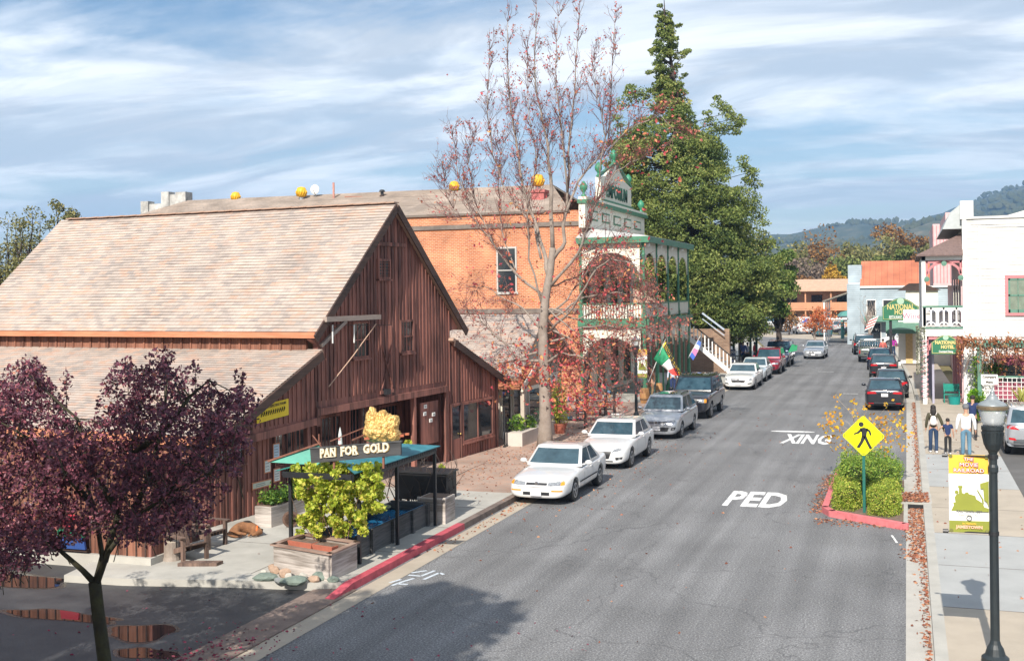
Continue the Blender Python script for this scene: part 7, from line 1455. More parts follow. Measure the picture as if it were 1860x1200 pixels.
def car(name, label, cat, loc, rz, P, pt, det):
    t = thing(name, label, cat, loc, rz, None); L_, W_, H_ = P['L'], P['W'], P['H']; hw = W_/2; zb = P.get('zb', .24); belt = P['belt']; hf = P['hoodf']; tr_ = P['tail']; r = P.get('r', .32); wb = P['wb']; fo = P.get('fo', (L_-wb)/2); yF = L_/2-fo; yB = yF-wb
    cf, cr = P['cowl'], P['rearb']             # y of windscreen base and of rear glass base
    nose = P.get('nose', .16); S_ = []
    def st(y, w_, z0, zs, zt): S_.append((y, w_, z0, zs, zt))
    tb = P.get('tailround', .10)
    st(-L_/2, hw*.80, zb+.16, tr_-.13, tr_-.10); st(-L_/2+.05, hw*.90, zb+.06, tr_-.05, tr_-.02); st(-L_/2+.22, hw*.965, zb+.02, tr_-.015, tr_+.015)
    st(min(yB-.05, (cr-L_/2)/2), hw*.995, zb, (tr_+belt)/2-.02, (tr_+belt)/2+.01); st(cr+.1, hw, zb, belt-.02, belt); st(0, hw, zb-.01, belt-.035, belt-.01); st(cf-.1, hw, zb, belt-.05, belt-.01)
    st(cf+.35*(L_/2-cf), hw*.995, zb, belt*.65+hf*.35-.03, belt*.65+hf*.35+.025); st(L_/2-.42, hw*.97, zb, hf-.03+.05, hf+.09); st(L_/2-nose, hw*.91, zb-.02, hf-.06, hf+.0); st(L_/2-.04, hw*.80, zb-.02, hf-.16, hf-.11); st(L_/2, hw*.66, zb+.06, hf-.24, hf-.20)
    m = MB()
    for (y, w_, z0, zs, zt) in S_:
        q = [(0, z0), (w_*.8, z0), (w_*.955, z0+.07), (w_, z0+(zs-z0)*.45), (w_*.985, z0+(zs-z0)*.82), (w_*.93, zs), (w_*.6, zs*.25+zt*.75), (0, zt)]
        m.v += [(x, y, z) for x, z in q]+[(-x, y, z) for x, z in q[-2:0:-1]]
    n_ = 14
    for i in range(len(S_)-1):
        for k_ in range(n_): a = i*n_+k_; b = i*n_+(k_+1) % n_; m.f.append((a, b, b+n_, a+n_))
    m.f.append(tuple(range(n_-1, -1, -1))); m.f.append(tuple((len(S_)-1)*n_+k_ for k_ in range(n_)))
    body = m.build('body', pt, t, smooth=True); sb = body.modifiers.new('s', 'SUBSURF'); sb.levels = sb.render_levels = 2; evald(body)
    bm = bmesh.new(); bm.from_mesh(body.data); bvh = BVHTree.FromBMesh(bm); bm.free()
    cut = MB()
    for y in (yF, yB):
        for s_ in (-1, 1): cut.lathe([(r+.055, min(s_*(hw-.24), s_*(hw+.2))), (r+.055, max(s_*(hw-.24), s_*(hw+.2)))], (0, y, r), 28, 'x')
    if P.get('bed'): cut.box(-hw+.14, hw-.14, -L_/2+.1, P['bed'], belt-.42, belt+.3)
    co = cut.build('cutter', pt); co.parent = t; bo = body.modifiers.new('b', 'BOOLEAN'); bo.object = co; bo.operation = 'DIFFERENCE'; bo.solver = 'EXACT'; bpy.context.view_layer.update(); evald(body); bpy.data.objects.remove(co)
    body.data.materials.clear(); body.data.materials.append(pt); body.data.polygons.foreach_set('use_smooth', [True]*len(body.data.polygons))
    try: body.data.set_sharp_from_angle(angle=R(38))
    except Exception: pass
    for y in (yF, yB):
        for s_ in (-1, 1):
            wl = MB().lathe([(r*.62, -.10), (r*.93, -.105), (r, -.07), (r, .07), (r*.93, .105), (r*.62, .10)], n=26, axis='x').build('wheel', TYRE, t, smooth=False); wl.location = (s_*(hw-.135), y, r)
            rm = MB().lathe([(r*.50, s_*.095), (r*.66, s_*.108), (r*.68, s_*.095), (r*.64, s_*.06), (r*.5, s_*.06), (r*.50, s_*.095)], n=24, axis='x'); ns = P.get('spokes', 5)
            for k_ in range(ns): a = 2*PI*k_/ns+.3; rm.bar((s_*.092, 0, 0), (s_*.092, r*.6*math.cos(a), r*.6*math.sin(a)), .02, r*.17, up=(1, 0, 0)) if False else rm.bar((s_*.088, .03*math.cos(a), .03*math.sin(a)), (s_*.088, r*.6*math.cos(a), r*.6*math.sin(a)), r*.17, .03, up=(1, 0, 0))
            rm.lathe([(.001, s_*.105), (r*.17, s_*.10), (r*.17, s_*.07)], n=12, axis='x'); rm.build('rim', RIM, wl); MB().lathe([(.001, s_*.05), (r*.62, s_*.055), (r*.62, s_*.04)], n=20, axis='x').build('brake_disc', RIMD, wl)
    # cabin
    wB, wR = hw*.935, hw*P.get('tumble', .76); rf, rr = P['rooff'], P['roofr']; zT = H_-.035; G0 = belt+.035; G1 = H_-.095
    def ring(z, wsc=1.0, ins=0.0):
        k_ = max(0, (z-belt)/(zT-belt)); kb = k_**.9; w_ = (wB+(wR-wB)*kb)*wsc; yf = cf+(rf-cf)*k_-ins; yr = cr+(rr-cr)*(k_**P.get('rpow', 1.0))+ins; ys, ye = yf-.13, yr+.12
        h = [(0, yf), (.55*w_, yf-.012), (.9*w_, yf-.05), (w_, ys), (w_, ys+(ye-ys)*P.get('b1', .46)), (w_, ys+(ye-ys)*(P.get('b1', .46)+.045)), (w_, ys+(ye-ys)*P.get('c1', .88)), (w_*.985, ye), (.86*w_, yr+.04), (.5*w_, yr+.008), (0, yr)]
        return [(x, y, z) for x, y in h]+[(-x, y, z) for x, y in h[-2:0:-1]]
    rings = [ring(belt-.04), ring(G0), ring(G1), ring(zT), ring(H_-.012, .88, .12), ring(H_, .5, .4)]
    for i, q in enumerate(rings[4:]):
        for j, p in enumerate(q): q[j] = (p[0], p[1], (H_-.012, H_)[i])
    nn = 20; M_ = MB(); parts = {}
    gset = {0: 'windscreen', 1: 'windscreen', 3: 'front_window', 5: 'rear_side_window', 8: 'rear_window', 9: 'rear_window'}
    if P.get('q3'): gset[6] = 'quarter_window'
    if P.get('noside'): gset.pop(5, None)
    if P.get('norear'): gset.pop(8); gset.pop(9)
    M_.v = [v for q in rings for v in q]
    for i in range(5):
        for k_ in range(nn):
            f = (i*nn+k_, i*nn+(k_+1) % nn, (i+1)*nn+(k_+1) % nn, (i+1)*nn+k_); kk = k_ if k_ < 10 else 19-k_
            if i == 1 and kk in gset: parts.setdefault((gset[kk], 0 if kk in (0, 1, 8, 9) else (k_ < 10)), []).append(f)
            else: M_.f.append(f)
    M_.f.append(tuple(5*nn+k_ for k_ in range(nn)))
    cb_ = M_.build('roof', P.get('roofmat', pt), t, smooth=True)
    try: cb_.data.set_sharp_from_angle(angle=R(30))
    except Exception: pass
    for (nm, _), fs in parts.items():
        g_ = MB()
        for f in fs: g_.add([M_.v[i] for i in f], [(0, 1, 2, 3)])
        g_.build(nm, CGL, t)
    def cast(d_, a, z):
        if d_ == 'f': o, dr = (a, 9, z), (0, -1, 0)
        elif d_ == 'r': o, dr = (a, -9, z), (0, 1, 0)
        elif d_ == 'u': o, dr = (a, z, 9), (0, 0, -1)
        else: sg_ = 1 if d_ == 's' else -1; o, dr = (sg_*9, a, z), (-sg_, 0, 0)
        h, nr, _, _ = bvh.ray_cast(Vector(o), Vector(dr)); return (h, nr, Vector(dr)) if h is not None else None
    def patch(nm, mat, d_, quad, off=.008, nx=8, ny=4):
        m_ = MB(); idx = {}
        for j in range(ny+1):
            for i in range(nx+1):
                a, b = i/nx, j/ny; p = [(quad[0][c]*(1-a)+quad[1][c]*a)*(1-b)+(quad[3][c]*(1-a)+quad[2][c]*a)*b for c in (0, 1)]; h = cast(d_, *p)
                if h: idx[i, j] = len(m_.v); m_.v.append(tuple(h[0]-h[2]*off+h[1]*.002))
        for j in range(ny):
            for i in range(nx):
                c = [(i, j), (i+1, j), (i+1, j+1), (i, j+1)]
                if all(q in idx for q in c): m_.f.append(tuple(idx[q] for q in c))
        if m_.f: return m_.build(nm, mat, t, smooth=True)
    def both(nm, mat, d_, quad, **k):
        patch(nm, mat, d_, quad, **k); patch(nm, mat, d_, [(-x, z) for x, z in quad], **k)
    # seams, handles, mirrors, sills
    for s_, d_ in ((1, 's'), (-1, 't')):
        for yy in (cf-.25, (cf+cr)/2-.02, yB+.30 if cr < yB+.4 else cr): patch('door_seam', SEAM, d_, [(yy-.006, zb+.1), (yy+.006, zb+.1), (yy+.006, belt-.05), (yy-.006, belt-.05)], off=.003, nx=1, ny=8)
        for yy in ((cf+cr)/2+.10, (cf+cr)/2-.85):
            h = cast(d_, yy, belt-.13)
            if h: MB().box(-.016, .016, -.09, .09, -.016, .016).build('door_handle', det.get('trim', pt), t).location = h[0]+Vector((s_*.012, 0, 0))
        mm = MB().blob((s_*(hw+.10), cf-.30, belt+.06), (.11, .06, .075), 2, .0).bar((s_*(hw-.10), cf-.28, belt-.01), (s_*(hw+.03), cf-.30, belt+.03), .05, .03); mm.build('wing_mirror', det.get('mirror', pt), t, smooth=True)
        if det.get('mould'): patch('side_moulding', SEAM, d_, [(yB+r+.1, .47), (yF-r-.1, .47), (yF-r-.1, .51), (yB+r+.1, .51)], off=.014, nx=10, ny=1)
        if det.get('cladding'): patch('sill_cladding', det['cladding'], d_, [(yB+r+.08, zb+.04), (yF-r-.08, zb+.04), (yF-r-.08, zb+.2), (yB+r+.08, zb+.2)], off=.012, nx=10, ny=2)
        else: patch('sill', SEAM, d_, [(yB+r+.08, zb+.02), (yF-r-.08, zb+.02), (yF-r-.08, zb+.06), (yB+r+.08, zb+.06)], off=.006, nx=10, ny=1)
    patch('bonnet_seam', SEAM, 'u', [(-hw*.8, cf+.08), (hw*.8, cf+.08), (hw*.8, cf+.10), (-hw*.8, cf+.10)], off=.004)
    MB().box(-hw*.78, hw*.78, yB-.2, yF+.2, zb-.04, zb+.12).build('underbody', SEAM, t)
    for it in det.get('f', []): (both if it[3] else patch)(it[0], it[1], 'f', it[2])
    for it in det.get('r', []): (both if it[3] else patch)(it[0], it[1], 'r', it[2])
    pz, py = det.get('plate', (None, None)), det.get('rplate')
    for dd, zc in (('f', pz[0]), ('r', py)):
        if zc is None: continue
        h = cast(dd, 0, zc) or cast(dd, 0, zc+.05)
        if h:
            sy = -1 if dd == 'r' else 1; o = MB().box(-.155, .155, -.012, .012, -.078, .078).build('number_plate', PLATE, t); o.location = h[0]+Vector((0, sy*.03, 0))
    if det.get('rack'):
        for s_ in (-1, 1): MB().tube([(s_*wR*.88, rf-.3, H_-.02), (s_*wR*.88, rf-.4, H_+.05), (s_*wR*.88, rr+.5, H_+.05), (s_*wR*.88, rr+.4, H_-.02)], .018, 5).build('roof_rail', det['rack'], t)
    if det.get('sunroof'): MB().box(-wR*.55, wR*.55, (rf+rr)/2-.05, rf-.35, H_-.012, H_+.006).build('sunroof', CGL, t)
    if det.get('badge'): h = cast('f', 0, det['badge']); h and MB().lathe([(.001, 0), (.05, 0), (.06, -.012)], (0, 0, 0), 12, 'y').build('badge', CHR, t).__setattr__('location', h[0]+Vector((0, .02, 0)))
    return t
SED = dict(L=4.7, W=1.78, H=1.42, wb=2.73, belt=.93, hoodf=.68, tail=.96, cowl=.72, rooff=.08, roofr=-1.05, rearb=-1.72, r=.315, zb=.22)
def rq(x0, x1, z0, z1): return [(x0, z0), (x1, z0), (x1, z1), (x0, z1)]
def fr(grille, lamp, low=None, fog=None, turn=None):
    d_ = [('grille', BLK, grille, False), ('headlight', LENS, lamp, True)]
    if low: d_.append(('air_intake', BLK, low, False))
    if fog: d_.append(('fog_light_bay', BLK, fog, True))
    if turn: d_.append(('turn_signal', AMB, turn, True))
    return d_
def rr_(lamp, bumper=None, extra=None):
    d_ = [('tail_light', TAILR, lamp, True)]
    if bumper: d_.append(('bumper_strip', SEAM, bumper, False))
    if extra: d_ += extra
    return d_
WP = paint('white', (.64, .64, .635)); SV = paint('silver', (.42, .44, .47), .55, .32); BK = paint('black', (.010, .011, .016)); DB = paint('dark_blue', (.02, .035, .075), .3); RD = paint('red', (.26, .012, .03), .3); TL = paint('teal', (.06, .17, .20), .4); LBL = paint('ice', (.55, .60, .62), .3); GP_ = paint('grey_green', (.16, .19, .17), .5); NV = paint('navy', (.012, .02, .045), .2); BKG = paint('charcoal', (.02, .024, .03), .3)
# 1 white saloon with wide flat nose
car('white_sedan', 'white older saloon with amber bumper lamps, nearest of the cars on the left', 'car', (-9.74, 32.4, 0), PI, dict(SED, L=4.68, W=1.78, wb=2.72, hoodf=.70, tail=.95, belt=.90, H=1.40, roofr=-1.0, rearb=-1.62), WP,
    dict(mould=1, f=[('grille', BLK, rq(-.30, .30, .57, .63), False), ('headlight', LENS, [(.33, .55), (.68, .57), (.68, .675), (.33, .64)], True), ('side_lamp', AMB, [(.68, .57), (.78, .58), (.77, .675), (.68, .675)], True), ('turn_signal', AMB, rq(.44, .74, .405, .445), True), ('air_intake', BLK, rq(-.38, .38, .30, .385), False), ('bumper_line', SEAM, rq(-.7, .7, .515, .525), False)], r=rr_(rq(.4, .78, .68, .8)), plate=(.36,), rplate=.6, badge=.605))
# 2 white hatchback
car('white_hatchback', 'white hatchback with black five-sided grille, second car on the left', 'car', (-9.62, 38.85, 0), PI, dict(L=4.45, W=1.80, H=1.46, wb=2.70, belt=.97, hoodf=.76, tail=.95, cowl=.82, rooff=.12, roofr=-1.45, rearb=-2.02, r=.33, zb=.22, b1=.44, c1=.82, rpow=1.5), WP,
    dict(sunroof=1, f=[('grille', BLK, [(-.28, .38), (.28, .38), (.37, .62), (-.37, .62)], False), ('headlight', LENS, [(.36, .58), (.76, .68), (.76, .80), (.44, .68)], True), ('fog_light_bay', BLK, [(.52, .34), (.72, .38), (.74, .45), (.50, .43)], True), ('fog_light', LENS, rq(.60, .67, .37, .42), True), ('air_intake', BLK, rq(-.42, .42, .28, .32), False)], r=rr_(rq(.45, .8, .74, .86)), badge=.56))
# 3 silver people carrier
car('silver_minivan', 'silver compact minivan with roof rails behind the white hatchback', 'car', (-9.42, 46.9, 0), PI, dict(L=4.6, W=1.78, H=1.62, wb=2.75, belt=1.05, hoodf=.82, tail=1.0, cowl=1.12, rooff=.35, roofr=-1.75, rearb=-2.18, r=.325, zb=.22, b1=.38, c1=.74, q3=1), SV,
    dict(rack=BLK, sunroof=1, f=[('grille', BLK, [(-.30, .64), (.30, .64), (.44, .72), (-.44, .72)], False), ('grille_bar', SV, [(-.36, .675), (.36, .675), (.38, .69), (-.38, .69)], False), ('headlight', LENS, [(.46, .66), (.78, .74), (.78, .84), (.54, .76)], True), ('air_intake', BLK, [(-.44, .34), (.44, .34), (.50, .50), (-.50, .50)], False), ('fog_light_bay', BLK, [(.56, .38), (.72, .40), (.76, .51), (.60, .50)], True), ('fog_light', LENS, rq(.63, .69, .42, .47), True)], r=rr_(rq(.6, .82, .8, 1.05)), plate=(.45,), rplate=.7, badge=.68))
# 4 black full-size SUV
car('black_suv', 'big black suv with chrome steps and square headlights', 'suv', (-9.52, 54.4, 0), PI, dict(L=5.2, W=1.98, H=1.86, wb=3.03, belt=1.20, hoodf=1.06, tail=1.15, cowl=1.02, rooff=.42, roofr=-2.15, rearb=-2.48, r=.385, zb=.36, b1=.36, c1=.70, q3=1, tumble=.82, nose=.1), BK,
    dict(rack=BLK, trim=CHR, mirror=BLK, f=[('grille', CHR, rq(-.46, .46, .76, .80), False), ('grille_mesh', BLK, rq(-.46, .46, .81, .96), False), ('headlight', LENS, rq(.52, .78, .79, .95), True), ('turn_signal', AMB, rq(.78, .88, .79, .95), True), ('bumper', CHR, rq(-.3, .3, .5, .62), False)], r=rr_(rq(.7, .9, .8, 1.15)), rplate=.8))
# 5 white saloon with big grille
car('white_luxury_sedan', 'white saloon with a wide slatted chrome grille', 'car', (-9.38, 70.0, 0), PI, dict(SED, L=4.95, W=1.86, wb=2.91, hoodf=.80, belt=.97, H=1.46, tail=1.0), WP,
    dict(f=[('grille', BLK, [(-.34, .47), (.34, .47), (.46, .68), (-.46, .68)], False), ('grille_bar', CHR, rq(-.4, .4, .56, .58), False), ('grille_bar', CHR, rq(-.43, .43, .62, .64), False), ('headlight', LENS, [(.60, .58), (.78, .62), (.80, .84), (.70, .80)], True), ('fog_light_bay', BLK, [(.52, .36), (.78, .40), (.76, .46), (.60, .44)], True)], r=rr_(rq(.5, .8, .7, .85)), plate=(.40,), badge=.6))
car('pale_sedan', 'pale silver saloon tucked between the white saloon and the red suv', 'car', (-9.40, 75.9, 0), PI, dict(SED, L=4.85, hoodf=.74, H=1.47, belt=.95), LBL, dict(f=fr(rq(-.3, .3, .55, .64), [(.44, .6), (.76, .64), (.78, .74), (.5, .68)], rq(-.4, .4, .34, .42)), r=rr_(rq(.5, .8, .7, .85)), badge=.6))
car('red_suv', 'dark red suv with grey lower cladding', 'suv', (-9.22, 82.6, 0), PI, dict(L=4.6, W=1.86, H=1.76, wb=2.65, belt=1.12, hoodf=.95, tail=1.1, cowl=.95, rooff=.35, roofr=-1.85, rearb=-2.2, r=.37, zb=.34, b1=.38, c1=.74, q3=1, tumble=.8), RD, dict(cladding=BLK, rack=BLK, f=fr(rq(-.38, .38, .72, .8), rq(.44, .8, .72, .84), rq(-.75, .75, .42, .56)), r=rr_(rq(.7, .9, .8, 1.1))))
car('blue_suv', 'dark blue suv parked behind the red one', 'suv', (-9.35, 90.2, 0), PI, dict(L=4.9, W=1.95, H=1.9, wb=2.85, belt=1.2, hoodf=1.05, tail=1.15, cowl=.95, rooff=.45, roofr=-2.1, rearb=-2.35, r=.38, zb=.36, b1=.38, c1=.72, q3=1, tumble=.84), DB, dict(rack=BLK, f=fr(rq(-.4, .4, .75, .9), rq(.46, .84, .78, .92), rq(-.6, .6, .45, .55)), r=rr_(rq(.7, .9, .8, 1.1))))
o = thing('green_cloth', 'bright green cloth hanging at the blue suv\'s side', 'cloth', (-8.25, 87.6, 1.15)); MB().prism([(-.2, 0, 0), (.45, 0, .15), (.5, 0, .55), (.1, 0, .62)], (0, .1, 0)).build('cloth', FG, o); MB().tube([(0, .1, -.2), (.2, .1, .8)], .02, 5).build('pole', BLK, o)
# moving silver saloon
car('silver_sedan', 'silver saloon driving towards the viewer in the left lane', 'car', (-7.42, 101.0, 0), PI-R(1), dict(SED, L=4.85, hoodf=.76, belt=.97, H=1.46), SV, dict(f=[('grille', BLK, rq(-.34, .34, .50, .68), False), ('grille_bar', CHR, rq(-.36, .36, .575, .60), False), ('headlight', LENS, rq(.44, .76, .60, .74), True), ('air_intake', BLK, rq(-.4, .4, .3, .36), False)], r=rr_(rq(.5, .8, .7, .85)), plate=(.40,), badge=.59))
# right-hand kerb, rears to the viewer
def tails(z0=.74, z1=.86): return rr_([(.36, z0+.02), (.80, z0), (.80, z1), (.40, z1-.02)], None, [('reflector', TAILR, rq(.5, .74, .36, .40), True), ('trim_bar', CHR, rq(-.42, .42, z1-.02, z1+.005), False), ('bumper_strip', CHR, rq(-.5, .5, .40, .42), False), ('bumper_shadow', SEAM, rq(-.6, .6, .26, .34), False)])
car('black_sedan', 'glossy black saloon, nearest of the cars on the right kerb', 'car', (-1.08, 59.9, 0), R(.5), dict(SED, L=4.9, W=1.86, wb=2.85, tail=1.06, belt=.98, H=1.47, hoodf=.78), BK, dict(f=fr(rq(-.3, .3, .5, .6), rq(.5, .8, .6, .7)), r=tails(.82, .94), rplate=.78))
car('dark_sedan', 'charcoal saloon close to the kerb in front of the black one', 'car', (-.86, 66.3, 0), R(1), dict(SED, L=4.7, W=1.8, tail=1.04, H=1.48), BKG, dict(f=fr(rq(-.3, .3, .5, .6), rq(.5, .8, .6, .7)), r=rr_([(.5, .78), (.8, .74), (.8, .92), (.55, .9)]), rplate=.74, mirror=BLK))
car('black_coupe', 'black saloon with wide tail lights ahead of the charcoal one', 'car', (-1.55, 80.8, 0), R(1.5), dict(SED, L=4.8, W=1.86, tail=1.06, H=1.48), BK, dict(f=fr(rq(-.3, .3, .5, .6), rq(.5, .8, .6, .7)), r=tails(.80, .93), rplate=.66))
car('blue_grey_hatchback', 'dark blue-grey hatchback half hidden before the pickup', 'car', (-1.95, 88.0, 0), R(2), dict(L=4.4, W=1.8, H=1.55, wb=2.6, belt=1.0, hoodf=.78, tail=1.0, cowl=.85, rooff=.2, roofr=-1.6, rearb=-2.05, r=.32, zb=.22, b1=.44, c1=.82), NV, dict(f=fr(rq(-.3, .3, .5, .6), rq(.5, .8, .6, .7)), r=rr_(rq(.62, .84, .8, 1.0)), rplate=.7))
car('pickup_truck', 'grey-green pickup truck with rails over its bed', 'pickup truck', (-2.85, 97.3, 0), R(2), dict(L=5.5, W=1.95, H=1.78, wb=3.4, belt=1.14, hoodf=1.02, tail=1.14, cowl=1.3, rooff=.85, roofr=-.35, rearb=-.6, r=.38, zb=.40, b1=.5, c1=.9, tumble=.82, bed=-.75, fo=.95), GP_, dict(f=fr(rq(-.4, .4, .7, .85), rq(.5, .85, .7, .85)), r=rr_(rq(.78, .93, .72, 1.02), None, [('bumper', CHR, rq(-.85, .85, .46, .60), False), ('tailgate_seam', SEAM, rq(-.72, .72, .66, .675), False)]), rplate=.53))
o = thing('bed_rails', 'silver rack of upright bars standing in the pickup bed', 'rack', (-2.85, 96.2, 1.0), R(2)); m = MB()
for i in range(9): m.box(-.8+i*.2-.02, -.8+i*.2+.02, -.02, .02, 0, .62)
m.build('bars', CHR, o); MB().box(-.85, .85, -.03, .03, .6, .68).build('top_bar', CHR, o); [MB().bar((s_*.83, 0, .62), (s_*.83, -1.6, .25), .05, .05).build('side_rail', CHR, o) for s_ in (-1, 1)]
car('dark_suv', 'dark suv ahead of the pickup, furthest on the right kerb', 'suv', (-3.75, 107.5, 0), R(5), dict(L=4.8, W=1.9, H=1.82, wb=2.8, belt=1.15, hoodf=1.0, tail=1.15, cowl=.95, rooff=.45, roofr=-2.05, rearb=-2.3, r=.37, zb=.35, q3=1, b1=.38, c1=.72, tumble=.82), BKG, dict(rack=BLK, f=fr(rq(-.4, .4, .7, .85), rq(.5, .85, .7, .85)), r=rr_(rq(.72, .92, .85, 1.15)), rplate=.8))
# beyond the junction
p = G(1490, 612); car('teal_minivan', 'teal minivan seen from behind beyond the junction', 'minivan', (p.x, p.y+2.4, 0), R(12), dict(L=4.9, W=1.95, H=1.78, wb=3.0, belt=1.08, hoodf=.85, tail=1.05, cowl=1.25, rooff=.45, roofr=-2.05, rearb=-2.38, r=.33, zb=.22, q3=1, b1=.36, c1=.7), TL, dict(f=fr(rq(-.3, .3, .5, .6), rq(.5, .8, .6, .7)), r=rr_(rq(.7, .92, .9, 1.2)), rplate=.8))
p = G(1454, 607); vn = car('mail_van', 'white postal van with a blue emblem on its back', 'van', (p.x, p.y+2.2, 0), R(14), dict(L=4.5, W=2.05, H=2.25, wb=2.6, belt=1.1, hoodf=.95, tail=1.1, cowl=1.4, rooff=1.0, roofr=-2.15, rearb=-2.22, r=.34, zb=.3, b1=.25, c1=.95, norear=1, noside=1, tumble=.93), WP, dict(f=fr(rq(-.3, .3, .6, .75), rq(.5, .8, .65, .8)), r=rr_(rq(.8, .95, .75, .95)), rplate=.6))
m = MB().prism([(-.5, -2.25, 1.55), (.1, -2.25, 1.5), (.45, -2.25, 1.75), (.55, -2.25, 2.0), (-.3, -2.25, 2.0), (.05, -2.25, 1.8)], (0, .06, 0)); m.build('emblem', flat('postal_blue', (.03, .12, .45), .5), vn)
p = G(1416, 603); car('white_pickup', 'white pickup truck left of the mail van', 'pickup truck', (p.x, p.y+2.8, 0), R(15), dict(L=5.6, W=1.98, H=1.85, wb=3.5, belt=1.15, hoodf=1.02, tail=1.15, cowl=1.3, rooff=.85, roofr=-.4, rearb=-.65, r=.38, zb=.40, b1=.5, c1=.9, tumble=.84, bed=-.8, fo=.95), WP, dict(f=fr(rq(-.4, .4, .7, .85), rq(.5, .85, .7, .85)), r=rr_(rq(.78, .95, .75, 1.05))))
p = G(1392, 600); car('white_pickup', 'white pickup truck parked furthest left, beside the evergreen', 'pickup truck', (p.x, p.y+2.8, 0), R(16), dict(L=5.6, W=1.98, H=1.9, wb=3.5, belt=1.2, hoodf=1.05, tail=1.2, cowl=1.3, rooff=.85, roofr=-.4, rearb=-.65, r=.4, zb=.42, b1=.5, c1=.9, tumble=.84, bed=-.8, fo=.95), WP, dict(f=fr(rq(-.4, .4, .7, .85), rq(.5, .85, .7, .85)), r=rr_(rq(.78, .95, .75, 1.05))))
p = G(1366, 601); car('blue_car', 'blue car half hidden below the evergreen branches', 'car', (p.x, p.y, 0), R(60), dict(SED), paint('mid_blue', (.03, .10, .26), .3), dict(f=fr(rq(-.3, .3, .5, .6), rq(.5, .8, .6, .7)), r=tails()))
p = G(1540, 608); car('black_hatchback', 'black car parked under the orange-red street tree', 'car', (p.x+.6, p.y+1.0, 0), R(75), dict(SED, H=1.5), BK, dict(f=fr(rq(-.3, .3, .5, .6), rq(.5, .8, .6, .7)), r=tails()))
p = G(1514, 606); car('white_car', 'pale car just right of the teal minivan', 'car', (p.x, p.y+8, 0), R(12), dict(SED, H=1.5), LBL, dict(f=fr(rq(-.3, .3, .5, .6), rq(.5, .8, .6, .7)), r=tails()))
p = G(1478, 603); car('dark_van', 'dark suv between the mail van and the teal minivan', 'suv', (p.x, p.y+4, 0), R(14), dict(L=4.8, W=1.9, H=1.85, wb=2.8, belt=1.15, hoodf=1.0, tail=1.15, cowl=.95, rooff=.45, roofr=-2.05, rearb=-2.3, r=.37, zb=.35, q3=1, b1=.38, c1=.72), BKG, dict(f=fr(rq(-.4, .4, .7, .85), rq(.5, .85, .7, .85)), r=rr_(rq(.72, .92, .85, 1.15))))
p = YP(1600, 600, 118); car('white_truck', 'white vehicle parked under the striped flag', 'car', (-.2, 119, 0), R(85), dict(L=4.8, W=1.9, H=1.85, wb=2.8, belt=1.15, hoodf=1.0, tail=1.15, cowl=.95, rooff=.45, roofr=-2.05, rearb=-2.3, r=.37, zb=.35, q3=1, b1=.38, c1=.72), WP, dict(f=fr(rq(-.4, .4, .7, .85), rq(.5, .85, .7, .85)), r=rr_(rq(.72, .92, .85, 1.15))))
# silver suv in the right lot
car('silver_suv', 'silver suv with red tail lights parked beside the right pavement', 'suv', (4.12, 45.25, .02), R(-1), dict(L=4.6, W=1.86, H=1.69, wb=2.66, belt=1.12, hoodf=.95, tail=1.12, cowl=.95, rooff=.35, roofr=-1.95, rearb=-2.22, r=.36, zb=.32, b1=.38, c1=.74, q3=1, tumble=.8), SV, dict(cladding=BLK, rack=CHR, f=fr(rq(-.38, .38, .72, .8), rq(.44, .8, .72, .84)), r=[('tail_light', TAILR, [(.46, .93), (.90, .96), (.90, 1.12), (.60, 1.06)], True), ('reflector', TAILR, [(.56, .56), (.80, .58), (.80, .66), (.60, .64)], True), ('bumper', M('grey_plastic', (.09, .10, .11), .7, .1, 5, .1), rq(-.86, .86, .34, .60), False), ('trim_bar', CHR, rq(-.44, .44, .98, 1.0), False)], rplate=.88))
# ------------------------------------------------------------ people
SKIN = M('skin', (.48, .27, .18), .55, .08, 8, .05); HAIRB = M('dark_hair', (.018, .013, .011), .6, .3, 30, .3, stretch=(6, 6, 1)); HAIRG = M('grey_hair', (.16, .16, .17), .8, .3, 30, .3)
def skinmesh(name, verts, edges, radii, mat, parent, lv=2):
    me = bpy.data.meshes.new(name); me.from_pydata([tuple(v) for v in verts], edges, []); me.update(); o = bpy.data.objects.new(name, me); C.objects.link(o)
    o.modifiers.new('skin', 'SKIN'); sv = me.skin_vertices[0].data if me.skin_vertices else None
    if sv is None:
        bm = bmesh.new(); bm.from_mesh(me); bm.verts.layers.skin.verify(); bm.to_mesh(me); bm.free(); sv = me.skin_vertices[0].data
    for i, r_ in enumerate(radii): r_ = r_ if isinstance(r_, tuple) else (r_, r_); sv[i].radius = r_; sv[i].use_root = (i == 0)
    s_ = o.modifiers.new('sub', 'SUBSURF'); s_.levels = s_.render_levels = lv; evald(o); o.data.materials.clear(); o.data.materials.append(mat)
    o.data.polygons.foreach_set('use_smooth', [True]*len(o.data.polygons)); o.parent = parent; return o
